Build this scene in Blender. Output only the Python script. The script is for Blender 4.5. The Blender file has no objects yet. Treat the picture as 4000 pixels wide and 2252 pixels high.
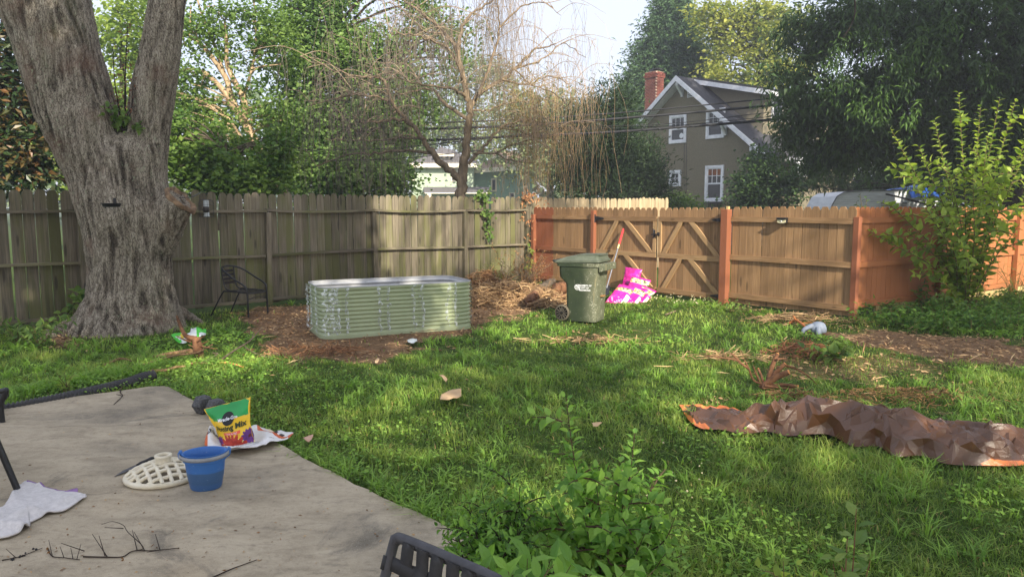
import bpy, bmesh, math, random
import numpy as np
from mathutils import Vector, Matrix, noise as mnoise
rad = math.radians
RNG = np.random.default_rng(7)
random.seed(7)
SC = bpy.context.scene
COL = SC.collection

# ------------------------------------------------------------------ camera, sky, sun, exposure
F_PX, CAM_H, PITCH = 2856.0, 1.7, math.atan(311/2856.0)
cam_d = bpy.data.cameras.new('camera')
cam_d.sensor_width = 36.0
cam_d.lens = 36.0*F_PX/4000.0
cam_d.clip_start, cam_d.clip_end = 0.05, 600.0
cam = bpy.data.objects.new('camera', cam_d)
cam.location = (0, 0, CAM_H)
cam.rotation_euler = (math.pi/2-PITCH, 0, 0)
COL.objects.link(cam)
SC.camera = cam

SUN_EL, SUN_AZ = rad(30), math.atan2(.375, -.927)      # azimuth measured from +Y towards +X
SUN = np.array([math.sin(SUN_AZ)*math.cos(SUN_EL), math.cos(SUN_AZ)*math.cos(SUN_EL), math.sin(SUN_EL)])
world = bpy.data.worlds.new('World')
SC.world = world
world.use_nodes = True
wn = world.node_tree.nodes
wn.clear()
w_out = wn.new('ShaderNodeOutputWorld')
w_bg = wn.new('ShaderNodeBackground')
w_sky = wn.new('ShaderNodeTexSky')
w_sky.sky_type = 'NISHITA'
w_sky.sun_disc = False
w_sky.sun_elevation = SUN_EL
w_sky.sun_rotation = SUN_AZ
w_sky.air_density, w_sky.dust_density, w_sky.ozone_density = 1.0, 1.5, 1.0
w_bg.inputs['Strength'].default_value = 0.135
w_mix = wn.new('ShaderNodeMix'); w_mix.data_type = 'RGBA'          # thin even overcast over the clear sky
w_mix.inputs[0].default_value = 0.72
w_mix.inputs[7].default_value = (3.95, 4.05, 4.6, 1)
world.node_tree.links.new(w_sky.outputs[0], w_mix.inputs[6])
world.node_tree.links.new(w_mix.outputs[2], w_bg.inputs[0])
world.node_tree.links.new(w_bg.outputs[0], w_out.inputs[0])

sun_d = bpy.data.lights.new('sun', 'SUN')
sun_d.energy = 5.0
sun_d.angle = rad(0.5)
sun_d.color = (1.0, 0.90, 0.74)
sun = bpy.data.objects.new('sun', sun_d)
sun.rotation_euler = Vector(SUN).to_track_quat('Z', 'Y').to_euler()
sun.location = (6, -15, 12)
COL.objects.link(sun)

SC.view_settings.view_transform = 'Standard'
SC.view_settings.look = 'None'
SC.view_settings.gamma = 1.0
SC.view_settings.use_curve_mapping = False
SC.view_settings.exposure = 1.08
SC.cycles.max_bounces = 6
SC.cycles.diffuse_bounces = 3
SC.cycles.transmission_bounces = 4
SC.cycles.transparent_max_bounces = 6
SC.cycles.glossy_bounces = 2
SC.cycles.use_denoising = True

# ------------------------------------------------------------------ geometry of the place
FWD = np.array([0, math.cos(PITCH), -math.sin(PITCH)])
UP = np.array([0, math.sin(PITCH), math.cos(PITCH)])
RIGHT = np.array([1.0, 0, 0])
EYE = np.array([0, 0, CAM_H])

def ray(px, py):
    return FWD + RIGHT*((px-2000)/F_PX) + UP*((1126-py)/F_PX)

def G(px, py, z=0.0):
    """the point of the level plane z seen at a place in the photograph"""
    d = ray(px, py)
    return EYE + d*((z-CAM_H)/d[2])

def P(px, py, Y):
    """the point at depth Y seen at a place in the photograph"""
    d = ray(px, py)
    return EYE + d*(Y/d[1])

def on_wall(px, A, u):
    """where the vertical plane through A along u is met by the column px: distance along u"""
    k = (px-2000)/F_PX/FWD[1]     # x/y near the horizon
    return (k*A[1]-A[0])/(u[0]-k*u[1])

# ------------------------------------------------------------------ mesh building
def norm(v):
    v = np.asarray(v, float)
    return v/(np.linalg.norm(v, axis=-1, keepdims=True)+1e-12)

class MB:
    def __init__(self):
        self.v, self.t, self.q, self.ti, self.qi, self.tm, self.qm, self.n = [], [], [], [], [], [], [], 0
    def add(self, v, f, mi=0, tint=.5):
        v = np.asarray(v, float).reshape(-1, 3)
        self.v.append(v)
        self.ti.append(np.broadcast_to(np.asarray(tint, float), (len(v),)).copy())
        if isinstance(f, np.ndarray):
            (self.t if f.shape[1] == 3 else self.q).append(f+self.n)
            (self.tm if f.shape[1] == 3 else self.qm).append(np.full(len(f), mi))
        else:
            tr, qu = [], []
            for p in f:
                if len(p) == 4: qu.append(p)
                elif len(p) == 3: tr.append(p)
                else:
                    for i in range(1, len(p)-1): tr.append((p[0], p[i], p[i+1]))
            if tr: self.t.append(np.array(tr)+self.n); self.tm.append(np.full(len(tr), mi))
            if qu: self.q.append(np.array(qu)+self.n); self.qm.append(np.full(len(qu), mi))
        self.n += len(v)
        return self
    def box(self, c, s, R=None, mi=0, tint=.5):
        x, y, z = np.asarray(s, float)/2
        v = np.array([(-x,-y,-z),(x,-y,-z),(x,y,-z),(-x,y,-z),(-x,-y,z),(x,-y,z),(x,y,z),(-x,y,z)])
        if R is not None: v = v @ np.asarray(R).T
        return self.add(v+np.asarray(c, float), [(0,3,2,1),(4,5,6,7),(0,1,5,4),(1,2,6,5),(2,3,7,6),(3,0,4,7)], mi, tint)
    def bar(self, a, b, w, h, up=(0,0,1), mi=0, tint=.5):
        """a straight bar of section w x h from a to b"""
        a, b = np.asarray(a, float), np.asarray(b, float)
        d = norm(b-a); s = norm(np.cross(d, up)); t = np.cross(s, d)
        return self.box((a+b)/2, (w, np.linalg.norm(b-a), h), np.stack([s, d, t], 1), mi, tint)
    def tube(self, pts, r, n=8, cap=True, mi=0, tint=.5, closed=False):
        pts = np.asarray(pts, float); m = len(pts)
        r = np.broadcast_to(np.asarray(r, float), (m,))
        d = norm(np.gradient(pts, axis=0)) if not closed else norm(np.roll(pts, -1, 0)-np.roll(pts, 1, 0))
        up = np.array([0, 0, 1.0]) if abs(d[0, 2]) < .9 else np.array([1.0, 0, 0])
        s = norm(np.cross(d[0], up)); S = [s]
        for i in range(1, m):
            s = norm(S[-1]-d[i]*np.dot(S[-1], d[i])); S.append(s)
        S = np.array(S); T = np.cross(d, S)
        a = np.arange(n)*2*math.pi/n
        v = pts[:, None, :]+r[:, None, None]*(np.cos(a)[None, :, None]*S[:, None, :]+np.sin(a)[None, :, None]*T[:, None, :])
        i = np.arange(m-1 if not closed else m)[:, None]; j = np.arange(n)[None, :]; jn = (j+1) % n; i2 = (i+1) % m
        f = np.stack([i*n+j, i*n+jn, i2*n+jn, i2*n+j], -1).reshape(-1, 4)
        tt = tint if np.ndim(tint) == 0 else np.repeat(np.asarray(tint), n)
        self.add(v.reshape(-1, 3), f, mi, tt)
        if cap and not closed:
            self.add(v[0], [tuple(range(n))[::-1]], mi, tt if np.ndim(tt) == 0 else tt[:n])
            self.add(v[-1], [tuple(range(n))], mi, tt if np.ndim(tt) == 0 else tt[-n:])
        return self
    def prism(self, prof, y0, y1, mi=0, tint=.5):
        """convex outline in x,z pushed along y"""
        n = len(prof); v = [(x, y0, z) for x, z in prof]+[(x, y1, z) for x, z in prof]
        f = [tuple(range(n)), tuple(range(2*n-1, n-1, -1))]
        f += [(i, i+n, (i+1) % n+n, (i+1) % n) for i in range(n)]
        return self.add(v, f, mi, tint)
    def lathe(self, prof, n=24, c=(0,0,0), sx=1, sy=1, mi=0, tint=.5):
        a = np.arange(n)*2*math.pi/n; pr = np.asarray(prof, float); m = len(pr)
        v = np.stack([pr[:, 0, None]*np.cos(a)*sx, pr[:, 0, None]*np.sin(a)*sy, np.broadcast_to(pr[:, 1, None], (m, n))], -1)+np.asarray(c, float)
        i = np.arange(m-1)[:, None]; j = np.arange(n)[None, :]; jn = (j+1) % n
        return self.add(v.reshape(-1, 3), np.stack([i*n+j, i*n+jn, (i+1)*n+jn, (i+1)*n+j], -1).reshape(-1, 4), mi, tint)
    def grid(self, V, mi=0, tint=.5):
        """V: (a,b,3) array of points"""
        a, b = V.shape[:2]
        i = np.arange(a-1)[:, None]; j = np.arange(b-1)[None, :]
        f = np.stack([i*b+j, i*b+j+1, (i+1)*b+j+1, (i+1)*b+j], -1).reshape(-1, 4)
        return self.add(V.reshape(-1, 3), f, mi, np.asarray(tint).reshape(-1) if np.ndim(tint) else tint)
    def mesh(self, name, mats=(), smooth=False):
        me = bpy.data.meshes.new(name)
        v = np.concatenate(self.v) if self.v else np.zeros((0, 3))
        t = np.concatenate(self.t).astype(np.int32) if self.t else np.zeros((0, 3), np.int32)
        q = np.concatenate(self.q).astype(np.int32) if self.q else np.zeros((0, 4), np.int32)
        me.vertices.add(len(v)); me.vertices.foreach_set('co', v.astype(np.float32).ravel())
        me.loops.add(t.size+q.size)
        me.loops.foreach_set('vertex_index', np.concatenate([t.ravel(), q.ravel()]))
        me.polygons.add(len(t)+len(q))
        me.polygons.foreach_set('loop_start', np.concatenate([np.arange(len(t))*3, t.size+np.arange(len(q))*4]).astype(np.int32))
        mi = np.concatenate(([np.concatenate(self.tm)] if self.tm else [])+([np.concatenate(self.qm)] if self.qm else [])).astype(np.int32)
        me.polygons.foreach_set('material_index', mi)
        me.polygons.foreach_set('use_smooth', np.full(len(t)+len(q), bool(smooth)))
        ti = np.concatenate(self.ti)
        at = me.attributes.new('tint', 'FLOAT', 'POINT'); at.data.foreach_set('value', ti.astype(np.float32))
        for m in mats if isinstance(mats, (list, tuple)) else [mats]: me.materials.append(m)
        me.update(calc_edges=True); me.validate()
        return me
    def obj(self, name, mats, parent=None, smooth=False, bevel=0, **kw):
        return link(name, self.mesh(name, mats, smooth), parent, bevel=bevel, **kw)

def link(name, me, parent=None, loc=None, rot=None, bevel=0, scale=None):
    o = bpy.data.objects.new(name, me); COL.objects.link(o)
    if parent is not None: o.parent = parent
    if loc is not None: o.location = loc
    if rot is not None: o.rotation_euler = rot
    if scale is not None: o.scale = scale
    if bevel:
        b = o.modifiers.new('bevel', 'BEVEL'); b.width = bevel; b.segments = 2; b.limit_method = 'ANGLE'; b.angle_limit = rad(40)
    return o

def tag(o, label=None, cat=None, group=None, kind=None):
    if label: o['label'] = label
    if cat: o['category'] = cat
    if group: o['group'] = group
    if kind: o['kind'] = kind
    return o

def thing(name, label, cat, loc=(0,0,0), rz=0.0, group=None):
    o = bpy.data.objects.new(name, None); COL.objects.link(o)
    o.empty_display_size = .1
    o.location = loc; o.rotation_euler = (0, 0, rz)
    return tag(o, label, cat, group)

def copy_tree(o, parent=None):
    c = o.copy(); COL.objects.link(c)
    if parent is not None: c.parent = parent
    for ch in list(o.children): copy_tree(ch, c)
    return c

def spline(pts, n=8):
    """Catmull-Rom through pts, n steps a span"""
    p = np.asarray(pts, float); p = np.vstack([2*p[0]-p[1], p, 2*p[-1]-p[-2]])
    out = []
    t = np.linspace(0, 1, n, endpoint=False)[:, None]
    for i in range(1, len(p)-2):
        a, b, c, d = p[i-1], p[i], p[i+1], p[i+2]
        out.append(.5*((2*b)+(c-a)*t+(2*a-5*b+4*c-d)*t*t+(3*b-a-3*c+d)*t**3))
    out.append(p[-2][None])
    return np.vstack(out)

def vnoise(p, scale=1.0, octaves=3, seed=0):
    """cheap smooth noise on (N,3) points by summed sines, about -1..1"""
    r = np.random.default_rng(seed+91); out = np.zeros(len(p)); amp = 1.0; tot = 0
    for o in range(octaves):
        for k in range(4):
            d = norm(r.normal(size=3))*scale*2**o*r.uniform(.7, 1.4)
            out += amp*np.sin(p @ d*2*math.pi+r.uniform(0, 6.28)+1.3*np.sin(p @ norm(r.normal(size=3))*scale*2**o*4))
        tot += amp*2.2; amp *= .55
    return np.clip(out/tot, -1.2, 1.2)

def inpoly(x, y, poly):
    x, y = np.asarray(x), np.asarray(y); r = np.zeros(x.shape, bool); n = len(poly)
    for i in range(n):
        x0, y0 = poly[i]; x1, y1 = poly[(i+1) % n]
        c = ((y0 > y) != (y1 > y)) & (x < (x1-x0)*(y-y0)/(y1-y0+1e-12)+x0)
        r ^= c
    return r

# ------------------------------------------------------------------ leaves and blades (arrays in, one mesh out)
def rand_dirs(n, rng):
    return norm(rng.normal(size=(n, 3)))

def add_leaves(mb, c, axis, nrm, L, W, tint, mi=0, shape='flat', droop=0.0):
    """leaf blades from stem point c along axis; 'flat' rhomb of 2 triangles, 'fold' 8 triangles with a midrib"""
    c = np.asarray(c, float); n = len(c)
    axis = norm(axis); side = norm(np.cross(axis, nrm)); nn = np.cross(side, axis)
    L = np.broadcast_to(L, (n,))[:, None]; W = np.broadcast_to(W, (n,))[:, None]; tint = np.broadcast_to(tint, (n,))
    if shape == 'flat':
        v = np.stack([c, c+axis*L*.45+side*W*.5, c+axis*L-nn*L*droop, c+axis*L*.45-side*W*.5], 1)
        b = np.arange(n)[:, None]*4
        mb.add(v.reshape(-1, 3), (b+np.array([[0, 1, 2, 3]])), mi, np.repeat(tint, 4))
    else:
        def pt(a, s, h): return c+axis*L*a+side*W*s*.5+nn*(W*h)-nn*L*droop*a*a
        v = np.stack([pt(0, 0, 0), pt(.22, .8, .12), pt(.25, 0, -.02), pt(.22, -.8, .12),
                      pt(.55, .88, .14), pt(.58, 0, -.02), pt(.55, -.88, .14), pt(1, 0, 0)], 1)
        b = np.arange(n)[:, None]*8
        mb.add(v.reshape(-1, 3), np.concatenate([b+np.array([[0, 2, 1]]), b+np.array([[0, 3, 2]]), b+np.array([[4, 5, 7]]), b+np.array([[5, 6, 7]])]), mi, np.repeat(tint, 8))
        o = mb.n-8*n
        mb.q.append(np.concatenate([b+np.array([[1, 2, 5, 4]]), b+np.array([[2, 3, 6, 5]])])+o); mb.qm.append(np.full(2*n, mi))
    return mb

def add_blades(mb, p, az, H, lean, W, tint, mi=0):
    """grass blades: base p, heading az, length H, lean 0..1 arching over"""
    n = len(p); d = np.stack([np.cos(az), np.sin(az), np.zeros(n)], 1); s = np.stack([-np.sin(az), np.cos(az), np.zeros(n)], 1)
    up = np.array([0, 0, 1.0]); H = H[:, None]; lean = lean[:, None]; W = W[:, None]
    def at(t, w): return p+up*H*(t*(1-.55*lean*t))*(1-.25*lean)+d*H*lean*t*t*.9+s*W*w*.5
    v = np.stack([at(0, 1), at(0, -1), at(.45, .9), at(.45, -.9), at(1, 0)], 1)
    b = np.arange(n)[:, None]*5
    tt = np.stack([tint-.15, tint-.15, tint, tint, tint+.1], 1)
    mb.add(v.reshape(-1, 3), b+np.array([[2, 3, 4]]), mi, tt.ravel())
    mb.q.append(b+np.array([[0, 1, 3, 2]])+mb.n-5*n); mb.qm.append(np.full(n, mi))
    return mb

# ------------------------------------------------------------------ materials
def lin(c):
    c = np.asarray(c, float)/255.0
    return tuple(np.where(c <= .04045, c/12.92, ((c+.055)/1.055)**2.4))+(1.0,)

class NM:
    def __init__(self, name):
        self.m = bpy.data.materials.new(name); self.m.use_nodes = True
        self.nt = self.m.node_tree; self.nt.nodes.clear()
        self.out = self.n('ShaderNodeOutputMaterial')
    def n(self, t, **kw):
        x = self.nt.nodes.new(t)
        for k, v in kw.items(): setattr(x, k, v)
        return x
    def l(self, a, b): self.nt.links.new(a, b)
    def val(self, sock, v):
        if hasattr(v, 'is_linked') or isinstance(v, bpy.types.NodeSocket): self.l(v, sock)
        else: sock.default_value = v
    def math(self, op, a, b=0.0, clamp=False):
        x = self.n('ShaderNodeMath', operation=op, use_clamp=clamp); self.val(x.inputs[0], a); self.val(x.inputs[1], b); return x.outputs[0]
    def mix(self, fac, a, b, mode='MIX'):
        x = self.n('ShaderNodeMix', data_type='RGBA', blend_type=mode)
        self.val(x.inputs[0], fac); self.val(x.inputs[6], a); self.val(x.inputs[7], b); return x.outputs[2]
    def coords(self, stretch=(1,1,1), rnd=True, kind='Object'):
        tc = self.n('ShaderNodeTexCoord'); src = tc.outputs[kind]
        if rnd:
            oi = self.n('ShaderNodeObjectInfo'); a = self.n('ShaderNodeVectorMath', operation='MULTIPLY_ADD')
            self.l(oi.outputs['Random'], a.inputs[0]); a.inputs[1].default_value = (37.1, 53.7, 71.3); self.l(src, a.inputs[2]); src = a.outputs[0]
        m = self.n('ShaderNodeMapping'); m.inputs['Scale'].default_value = stretch; self.l(src, m.inputs[0])
        return m.outputs[0]
    def noise(self, vec, scale, detail=5, rough=.6, dist=0):
        x = self.n('ShaderNodeTexNoise'); self.l(vec, x.inputs['Vector'])
        x.inputs['Scale'].default_value = scale; x.inputs['Detail'].default_value = detail; x.inputs['Roughness'].default_value = rough; x.inputs['Distortion'].default_value = dist
        return x.outputs['Fac']
    def ramp(self, fac, *stops, mode='LINEAR'):
        x = self.n('ShaderNodeValToRGB'); self.l(fac, x.inputs[0]); e = x.color_ramp.elements; x.color_ramp.interpolation = mode
        while len(e) < len(stops): e.new(.5)
        for i, (p, c) in enumerate(stops):
            e[i].position = p; e[i].color = c if len(c) == 4 else tuple(c)+(1,)
        return x.outputs[0]
    def sm(self, v, a, b):
        x = self.n('ShaderNodeMapRange', interpolation_type='SMOOTHSTEP'); self.val(x.inputs[0], v); x.inputs[1].default_value = a; x.inputs[2].default_value = b
        return x.outputs[0]
    def attr(self, name='tint'):
        return self.n('ShaderNodeAttribute', attribute_name=name).outputs['Fac']
    def rnd(self):
        return self.n('ShaderNodeObjectInfo').outputs['Random']
    def bump(self, h, strength=.3, dist=.01, prev=None):
        b = self.n('ShaderNodeBump'); b.inputs['Strength'].default_value = strength; b.inputs['Distance'].default_value = dist; self.l(h, b.inputs['Height'])
        if prev is not None: self.l(prev, b.inputs['Normal'])
        return b.outputs[0]
    def bsdf(self, color, rough=.8, nrm=None, metal=0.0, spec=.3, **kw):
        p = self.n('ShaderNodeBsdfPrincipled'); self.val(p.inputs['Base Color'], color); self.val(p.inputs['Roughness'], rough)
        p.inputs['Metallic'].default_value = metal; p.inputs['Specular IOR Level'].default_value = spec
        for k, v in kw.items(): self.val(p.inputs[k], v)
        if nrm is not None: self.l(nrm, p.inputs['Normal'])
        return p.outputs[0]
    def done(self, sh):
        self.l(sh, self.out.inputs[0]); return self.m

def plain(name, c1, c2=None, scale=6, stretch=(1,1,1), rough=.6, bump=.15, bdist=.004, spec=.3, metal=0.0, rnd=0.0, dirt=None, dirt_amt=.4):
    """an everyday surface: two colours mottled by noise, optional dirt, slight relief, optional per-object brightness"""
    m = NM(name); co = m.coords(stretch)
    f = m.noise(co, scale, 6, .65)
    c = m.mix(m.sm(f, .3, .7), lin(c1), lin(c2 or c1))
    if dirt is not None:
        d = m.sm(m.noise(co, scale*.35, 7, .7), 1-dirt_amt-.15, 1-dirt_amt+.15)
        c = m.mix(d, c, lin(dirt))
    if rnd:
        h = m.n('ShaderNodeHueSaturation'); m.l(m.math('MULTIPLY_ADD', m.rnd(), rnd*2), h.inputs['Value'])
        h.inputs['Value'].links[0].from_node.inputs[2].default_value = 1-rnd
        m.l(c, h.inputs['Color']); c = h.outputs[0]
    r = m.math('MULTIPLY_ADD', f, .2); r.node.inputs[2].default_value = rough-.1
    nb = m.bump(m.noise(co, scale*4, 5, .7), bump, bdist) if bump else None
    return m.done(m.bsdf(c, r, nb, metal, spec))

def leafmat(name, lo, hi, transl=.35, rough=.55, spec=.25, mid=None, glow=1.25):
    m = NM(name); t = m.attr()
    c = m.ramp(t, (0, lin(lo)), (1, lin(hi))) if mid is None else m.ramp(t, (0, lin(lo)), (.5, lin(mid)), (1, lin(hi)))
    a = m.bsdf(c, rough, None, 0, spec)
    tr = m.n('ShaderNodeBsdfTranslucent')
    b = m.mix(1.0, c, (glow, glow*1.0, glow*.62, 1), 'MULTIPLY'); m.l(b, tr.inputs[0])
    mx = m.n('ShaderNodeMixShader'); mx.inputs[0].default_value = transl; m.l(a, mx.inputs[1]); m.l(tr.outputs[0], mx.inputs[2])
    return m.done(mx.outputs[0])

def woodmat(name, base, dark, light, green=None, gamt=0.0, rough=.85, var=.16, paint=False, low=None):
    """sawn boards: grain along local z, knots, dark weather streaks, green algae"""
    m = NM(name); co = m.coords((9, 9, .55)); co2 = m.coords((3, 3, .5))
    g = m.noise(co, 4.5, 8, .7, .6); g2 = m.noise(co2, 1.6, 4, .6)
    c = m.ramp(g, (.25, lin(dark)), (.5, lin(base)), (.75, lin(light)))
    if paint: c = m.mix(.8, c, lin(base))
    c = m.mix(m.math('MULTIPLY', m.sm(g2, .52, .75), .35 if paint else .55), c, lin(dark))
    if green is not None:
        gn = m.sm(m.noise(m.coords((2.2, 2.2, .8)), 1.3, 5, .65), .62-gamt*.35, .85-gamt*.3)
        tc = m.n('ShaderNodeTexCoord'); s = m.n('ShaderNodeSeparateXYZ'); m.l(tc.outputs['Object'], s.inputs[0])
        hgt = m.sm(s.outputs[2], 1.75, .2)
        c = m.mix(m.math('MULTIPLY', gn, m.math('MULTIPLY_ADD', hgt, .75)), c, lin(green))
        # near-black streaks, stronger towards the tops and bottoms
        streak = m.math('MULTIPLY', m.sm(m.noise(m.coords((7, 7, .7)), 2.0, 6, .7), .42, .7), m.math('MAXIMUM', m.sm(s.outputs[2], 1.35, 1.9), m.sm(s.outputs[2], .5, .0)))
        c = m.mix(m.math('MULTIPLY', streak, .75), c, lin((44, 41, 35)))
    if not paint:                                   # knots
        vo = m.n('ShaderNodeTexVoronoi'); m.l(m.coords((6, 6, 2.2)), vo.inputs['Vector']); vo.inputs['Scale'].default_value = 1.0; vo.inputs['Randomness'].default_value = 1.0
        c = m.mix(m.math('MULTIPLY', m.sm(vo.outputs['Distance'], .16, .08), .6), c, lin(tuple(v*.62 for v in dark)))
        c = m.mix(m.math('MULTIPLY', m.sm(g2, .60, .72), .35), c, lin(light))
    h = m.n('ShaderNodeHueSaturation'); v = m.math('MULTIPLY_ADD', m.rnd(), var*2); v.node.inputs[2].default_value = 1-var
    m.l(v, h.inputs['Value']); m.l(c, h.inputs['Color'])
    nb = m.bump(g, .35 if not paint else .15, .004)
    return m.done(m.bsdf(h.outputs[0], rough, nb, 0, .2))
# ------------------------------------------------------------------ ground
def gpoly(pts): return [tuple(G(x, y)[:2]) for x, y in pts]
DIRT = [gpoly([(860,1222),(1060,1192),(1700,1150),(1900,1128),(2080,1106),(2235,1128),(2240,1185),(2130,1212),(1960,1245),(1870,1290),(1640,1340),(1660,1370),(1500,1405),(1250,1405),(1100,1425),(1030,1350),(950,1262)]),
        gpoly([(3180,1300),(3330,1272),(3700,1300),(4150,1345),(4150,1450),(3700,1400),(3400,1345)]),
        gpoly([(120,1300),(330,1290),(360,1340),(200,1360)])]
THIN = [gpoly([(2900,1380),(3300,1370),(3760,1400),(3780,1470),(3350,1500),(3000,1470)]), gpoly([(3000,1225),(3190,1220),(3220,1260),(3060,1275)]),
        gpoly([(3380,1490),(3720,1500),(3700,1640),(3420,1600)]), gpoly([(2150,1300),(2480,1300),(2500,1340),(2200,1345)]),
        gpoly([(3480,1930),(3640,1930),(3660,1980),(3500,1990)]), gpoly([(3700,2060),(3900,2070),(3880,2140),(3720,2120)])]
def soft(x, y, polys, w):
    """how far inside the outlines, ragged at the edge"""
    p = np.stack([x, y, 0*x], 1)
    x2 = x+w*vnoise(p, .9, 3, 1); y2 = y+w*vnoise(p, .9, 3, 2)
    r = np.zeros(len(x))
    for k in polys:
        for dx, dy in ((0,0),(w*.5,0),(-w*.5,0),(0,w*.5),(0,-w*.5)):
            r = np.maximum(r, 0); r += inpoly(x2+dx, y2+dy, k)/5.0
    return np.clip(r, 0, 1)
def dirtness(x, y):
    p = np.stack([x, y, 0*x], 1)
    d = np.maximum(soft(x, y, DIRT, .35), .62*soft(x, y, THIN, .4))
    spots = np.clip((vnoise(p, .45, 4, 5)-.55)*2.2, 0, .55)
    return np.clip(np.maximum(d, spots), 0, 1)
def ground_z(x, y):
    p = np.stack([np.asarray(x, float), np.asarray(y, float), 0*np.asarray(x, float)], 1)
    return -.022+.016*vnoise(p, .35, 2, 3)
PATIO = [tuple(G(x, y, .03)[:2]) for x, y in [(-1500,1640),(0,1588),(585,1508),(652,1506),(760,1566),(930,1660),(1140,1757),(1300,1850),(1560,1965),(1810,2085),(2050,2200),(2400,2400)]]+[(1.0, -1), (-9, -1)]

xs = np.concatenate([[-260,-120,-60,-34,-22,-15], np.arange(-11, 13, .13), [15,22,34,60,120,260]])
ys = np.concatenate([[-60,-25,-8,-2], np.arange(1, 19, .13), [20,24,30,40,60,100,180,400]])
gx, gy = np.meshgrid(xs, ys, indexing='ij')
gz = ground_z(gx.ravel(), gy.ravel())
mb = MB(); mb.grid(np.stack([gx.ravel(), gy.ravel(), gz], 1).reshape(gx.shape+(3,))[:, :, :], 0, dirtness(gx.ravel(), gy.ravel()))
mb.q[-1] = mb.q[-1][:, ::-1]
m = NM('soil_and_thatch'); co = m.coords(rnd=False); t = m.attr()
n1 = m.noise(co, 9, 8, .75); n2 = m.noise(co, 55, 4, .7); n3 = m.noise(co, 1.3, 4)
soil = m.ramp(n2, (.25, lin((74,56,42))), (.5, lin((118,94,70))), (.75, lin((160,132,102))))
thatch = m.ramp(n1, (.3, lin((42,58,22))), (.55, lin((66,84,34))), (.75, lin((104,104,58))))
c = m.mix(m.sm(m.math('ADD', t, m.math('MULTIPLY_ADD', n1, .5)), .45, .85), thatch, soil)
c.node.inputs[0].links[0].from_node.inputs[0].links[0].from_node.inputs[1].links[0].from_node.inputs[2].default_value = -.25
ground_mat = m.done(m.bsdf(c, .95, m.bump(n2, .6, .02), 0, .1))
tag(mb.obj('ground', ground_mat, None, True), kind='structure')

# ------------------------------------------------------------------ patio slab
m = NM('weathered_concrete'); co = m.coords(rnd=False)
big = m.noise(co, .55, 5, .6, .4); mid = m.noise(m.coords((1, 2.2, 1), False), 2.6, 8, .72, .5); fine = m.noise(co, 90, 3, .8); spk = m.noise(co, 230, 2, .6)
c = m.ramp(mid, (.25, lin((126,115,96))), (.5, lin((170,157,134))), (.8, lin((192,179,155))))
c = m.mix(m.math('MULTIPLY', m.sm(big, .5, .72), .75), c, lin((92,88,80)))
c = m.mix(m.math('MULTIPLY', m.sm(m.noise(co, 1.1, 7, .7, 1.0), .56, .66), .55), c, lin((82,80,74)))
c = m.mix(m.math('MULTIPLY', m.sm(m.noise(co, .8, 3, .5, .3), .55, .8), .5), c, lin((182,160,128)))
c = m.mix(m.math('MULTIPLY', m.sm(m.noise(m.coords((1, 3, 1), False), 3.1, 9, .75, .8), .55, .68), .45), c, lin((96,90,80)))
c = m.mix(m.math('MULTIPLY', m.sm(spk, .55, .75), .5), c, lin((204,196,182)))
c = m.mix(m.math('MULTIPLY', m.sm(m.noise(co, 130, 3, .7), .6, .75), .55), c, lin((84,78,70)))
g14 = m.noise(co, 26, 5, .75)
c = m.mix(m.math('MULTIPLY', m.sm(g14, .5, .72), .35), c, lin((92,84,70)))
c = m.mix(m.math('MULTIPLY', m.sm(g14, .46, .28), .3), c, lin((186,172,146)))
gr_ = m.n('ShaderNodeTexVoronoi'); m.l(co, gr_.inputs['Vector']); gr_.inputs['Scale'].default_value = 46
c = m.mix(m.math('MULTIPLY', m.sm(gr_.outputs['Distance'], .16, .08), .45), c, lin((84,76,66)))
gr2 = m.n('ShaderNodeTexVoronoi'); m.l(m.coords((1,1,1), False), gr2.inputs['Vector']); gr2.inputs['Scale'].default_value = 71
c = m.mix(m.math('MULTIPLY', m.sm(gr2.outputs['Distance'], .18, .10), .4), c, lin((208,198,180)))
patio_mat = m.done(m.bsdf(c, .9, m.bump(fine, .25, .004), 0, .2))
# outline refined and made slightly ragged, then filled
pp = np.array(PATIO); fine_edge = []
for i in range(len(pp)):
    a, b = pp[i], pp[(i+1) % len(pp)]; k = max(1, int(np.linalg.norm(b-a)/.06))
    for j in range(k): fine_edge.append(a+(b-a)*j/k)
fe = np.array(fine_edge); w = vnoise(np.c_[fe, 0*fe[:, 0]], 1.6, 4, 8)*.022
ctr = np.array([-2.5, 2.0]); fe = fe+norm(fe-ctr)*w[:, None]
bm = bmesh.new(); vs = [bm.verts.new((x, y, .03)) for x, y in fe]; f = bm.faces.new(vs)
if f.normal.z < 0: f.normal_flip()
r = bmesh.ops.extrude_face_region(bm, geom=[f]); f2 = [g for g in r['geom'] if isinstance(g, bmesh.types.BMVert)]
for v in f2: v.co.z = -.12
bmesh.ops.recalc_face_normals(bm, faces=bm.faces)
bmesh.ops.triangulate(bm, faces=[f for f in bm.faces if len(f.verts) > 4])
me = bpy.data.meshes.new('patio'); bm.to_mesh(me); bm.free(); me.materials.append(patio_mat)
patio = tag(link('patio', me), kind='structure')

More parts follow.
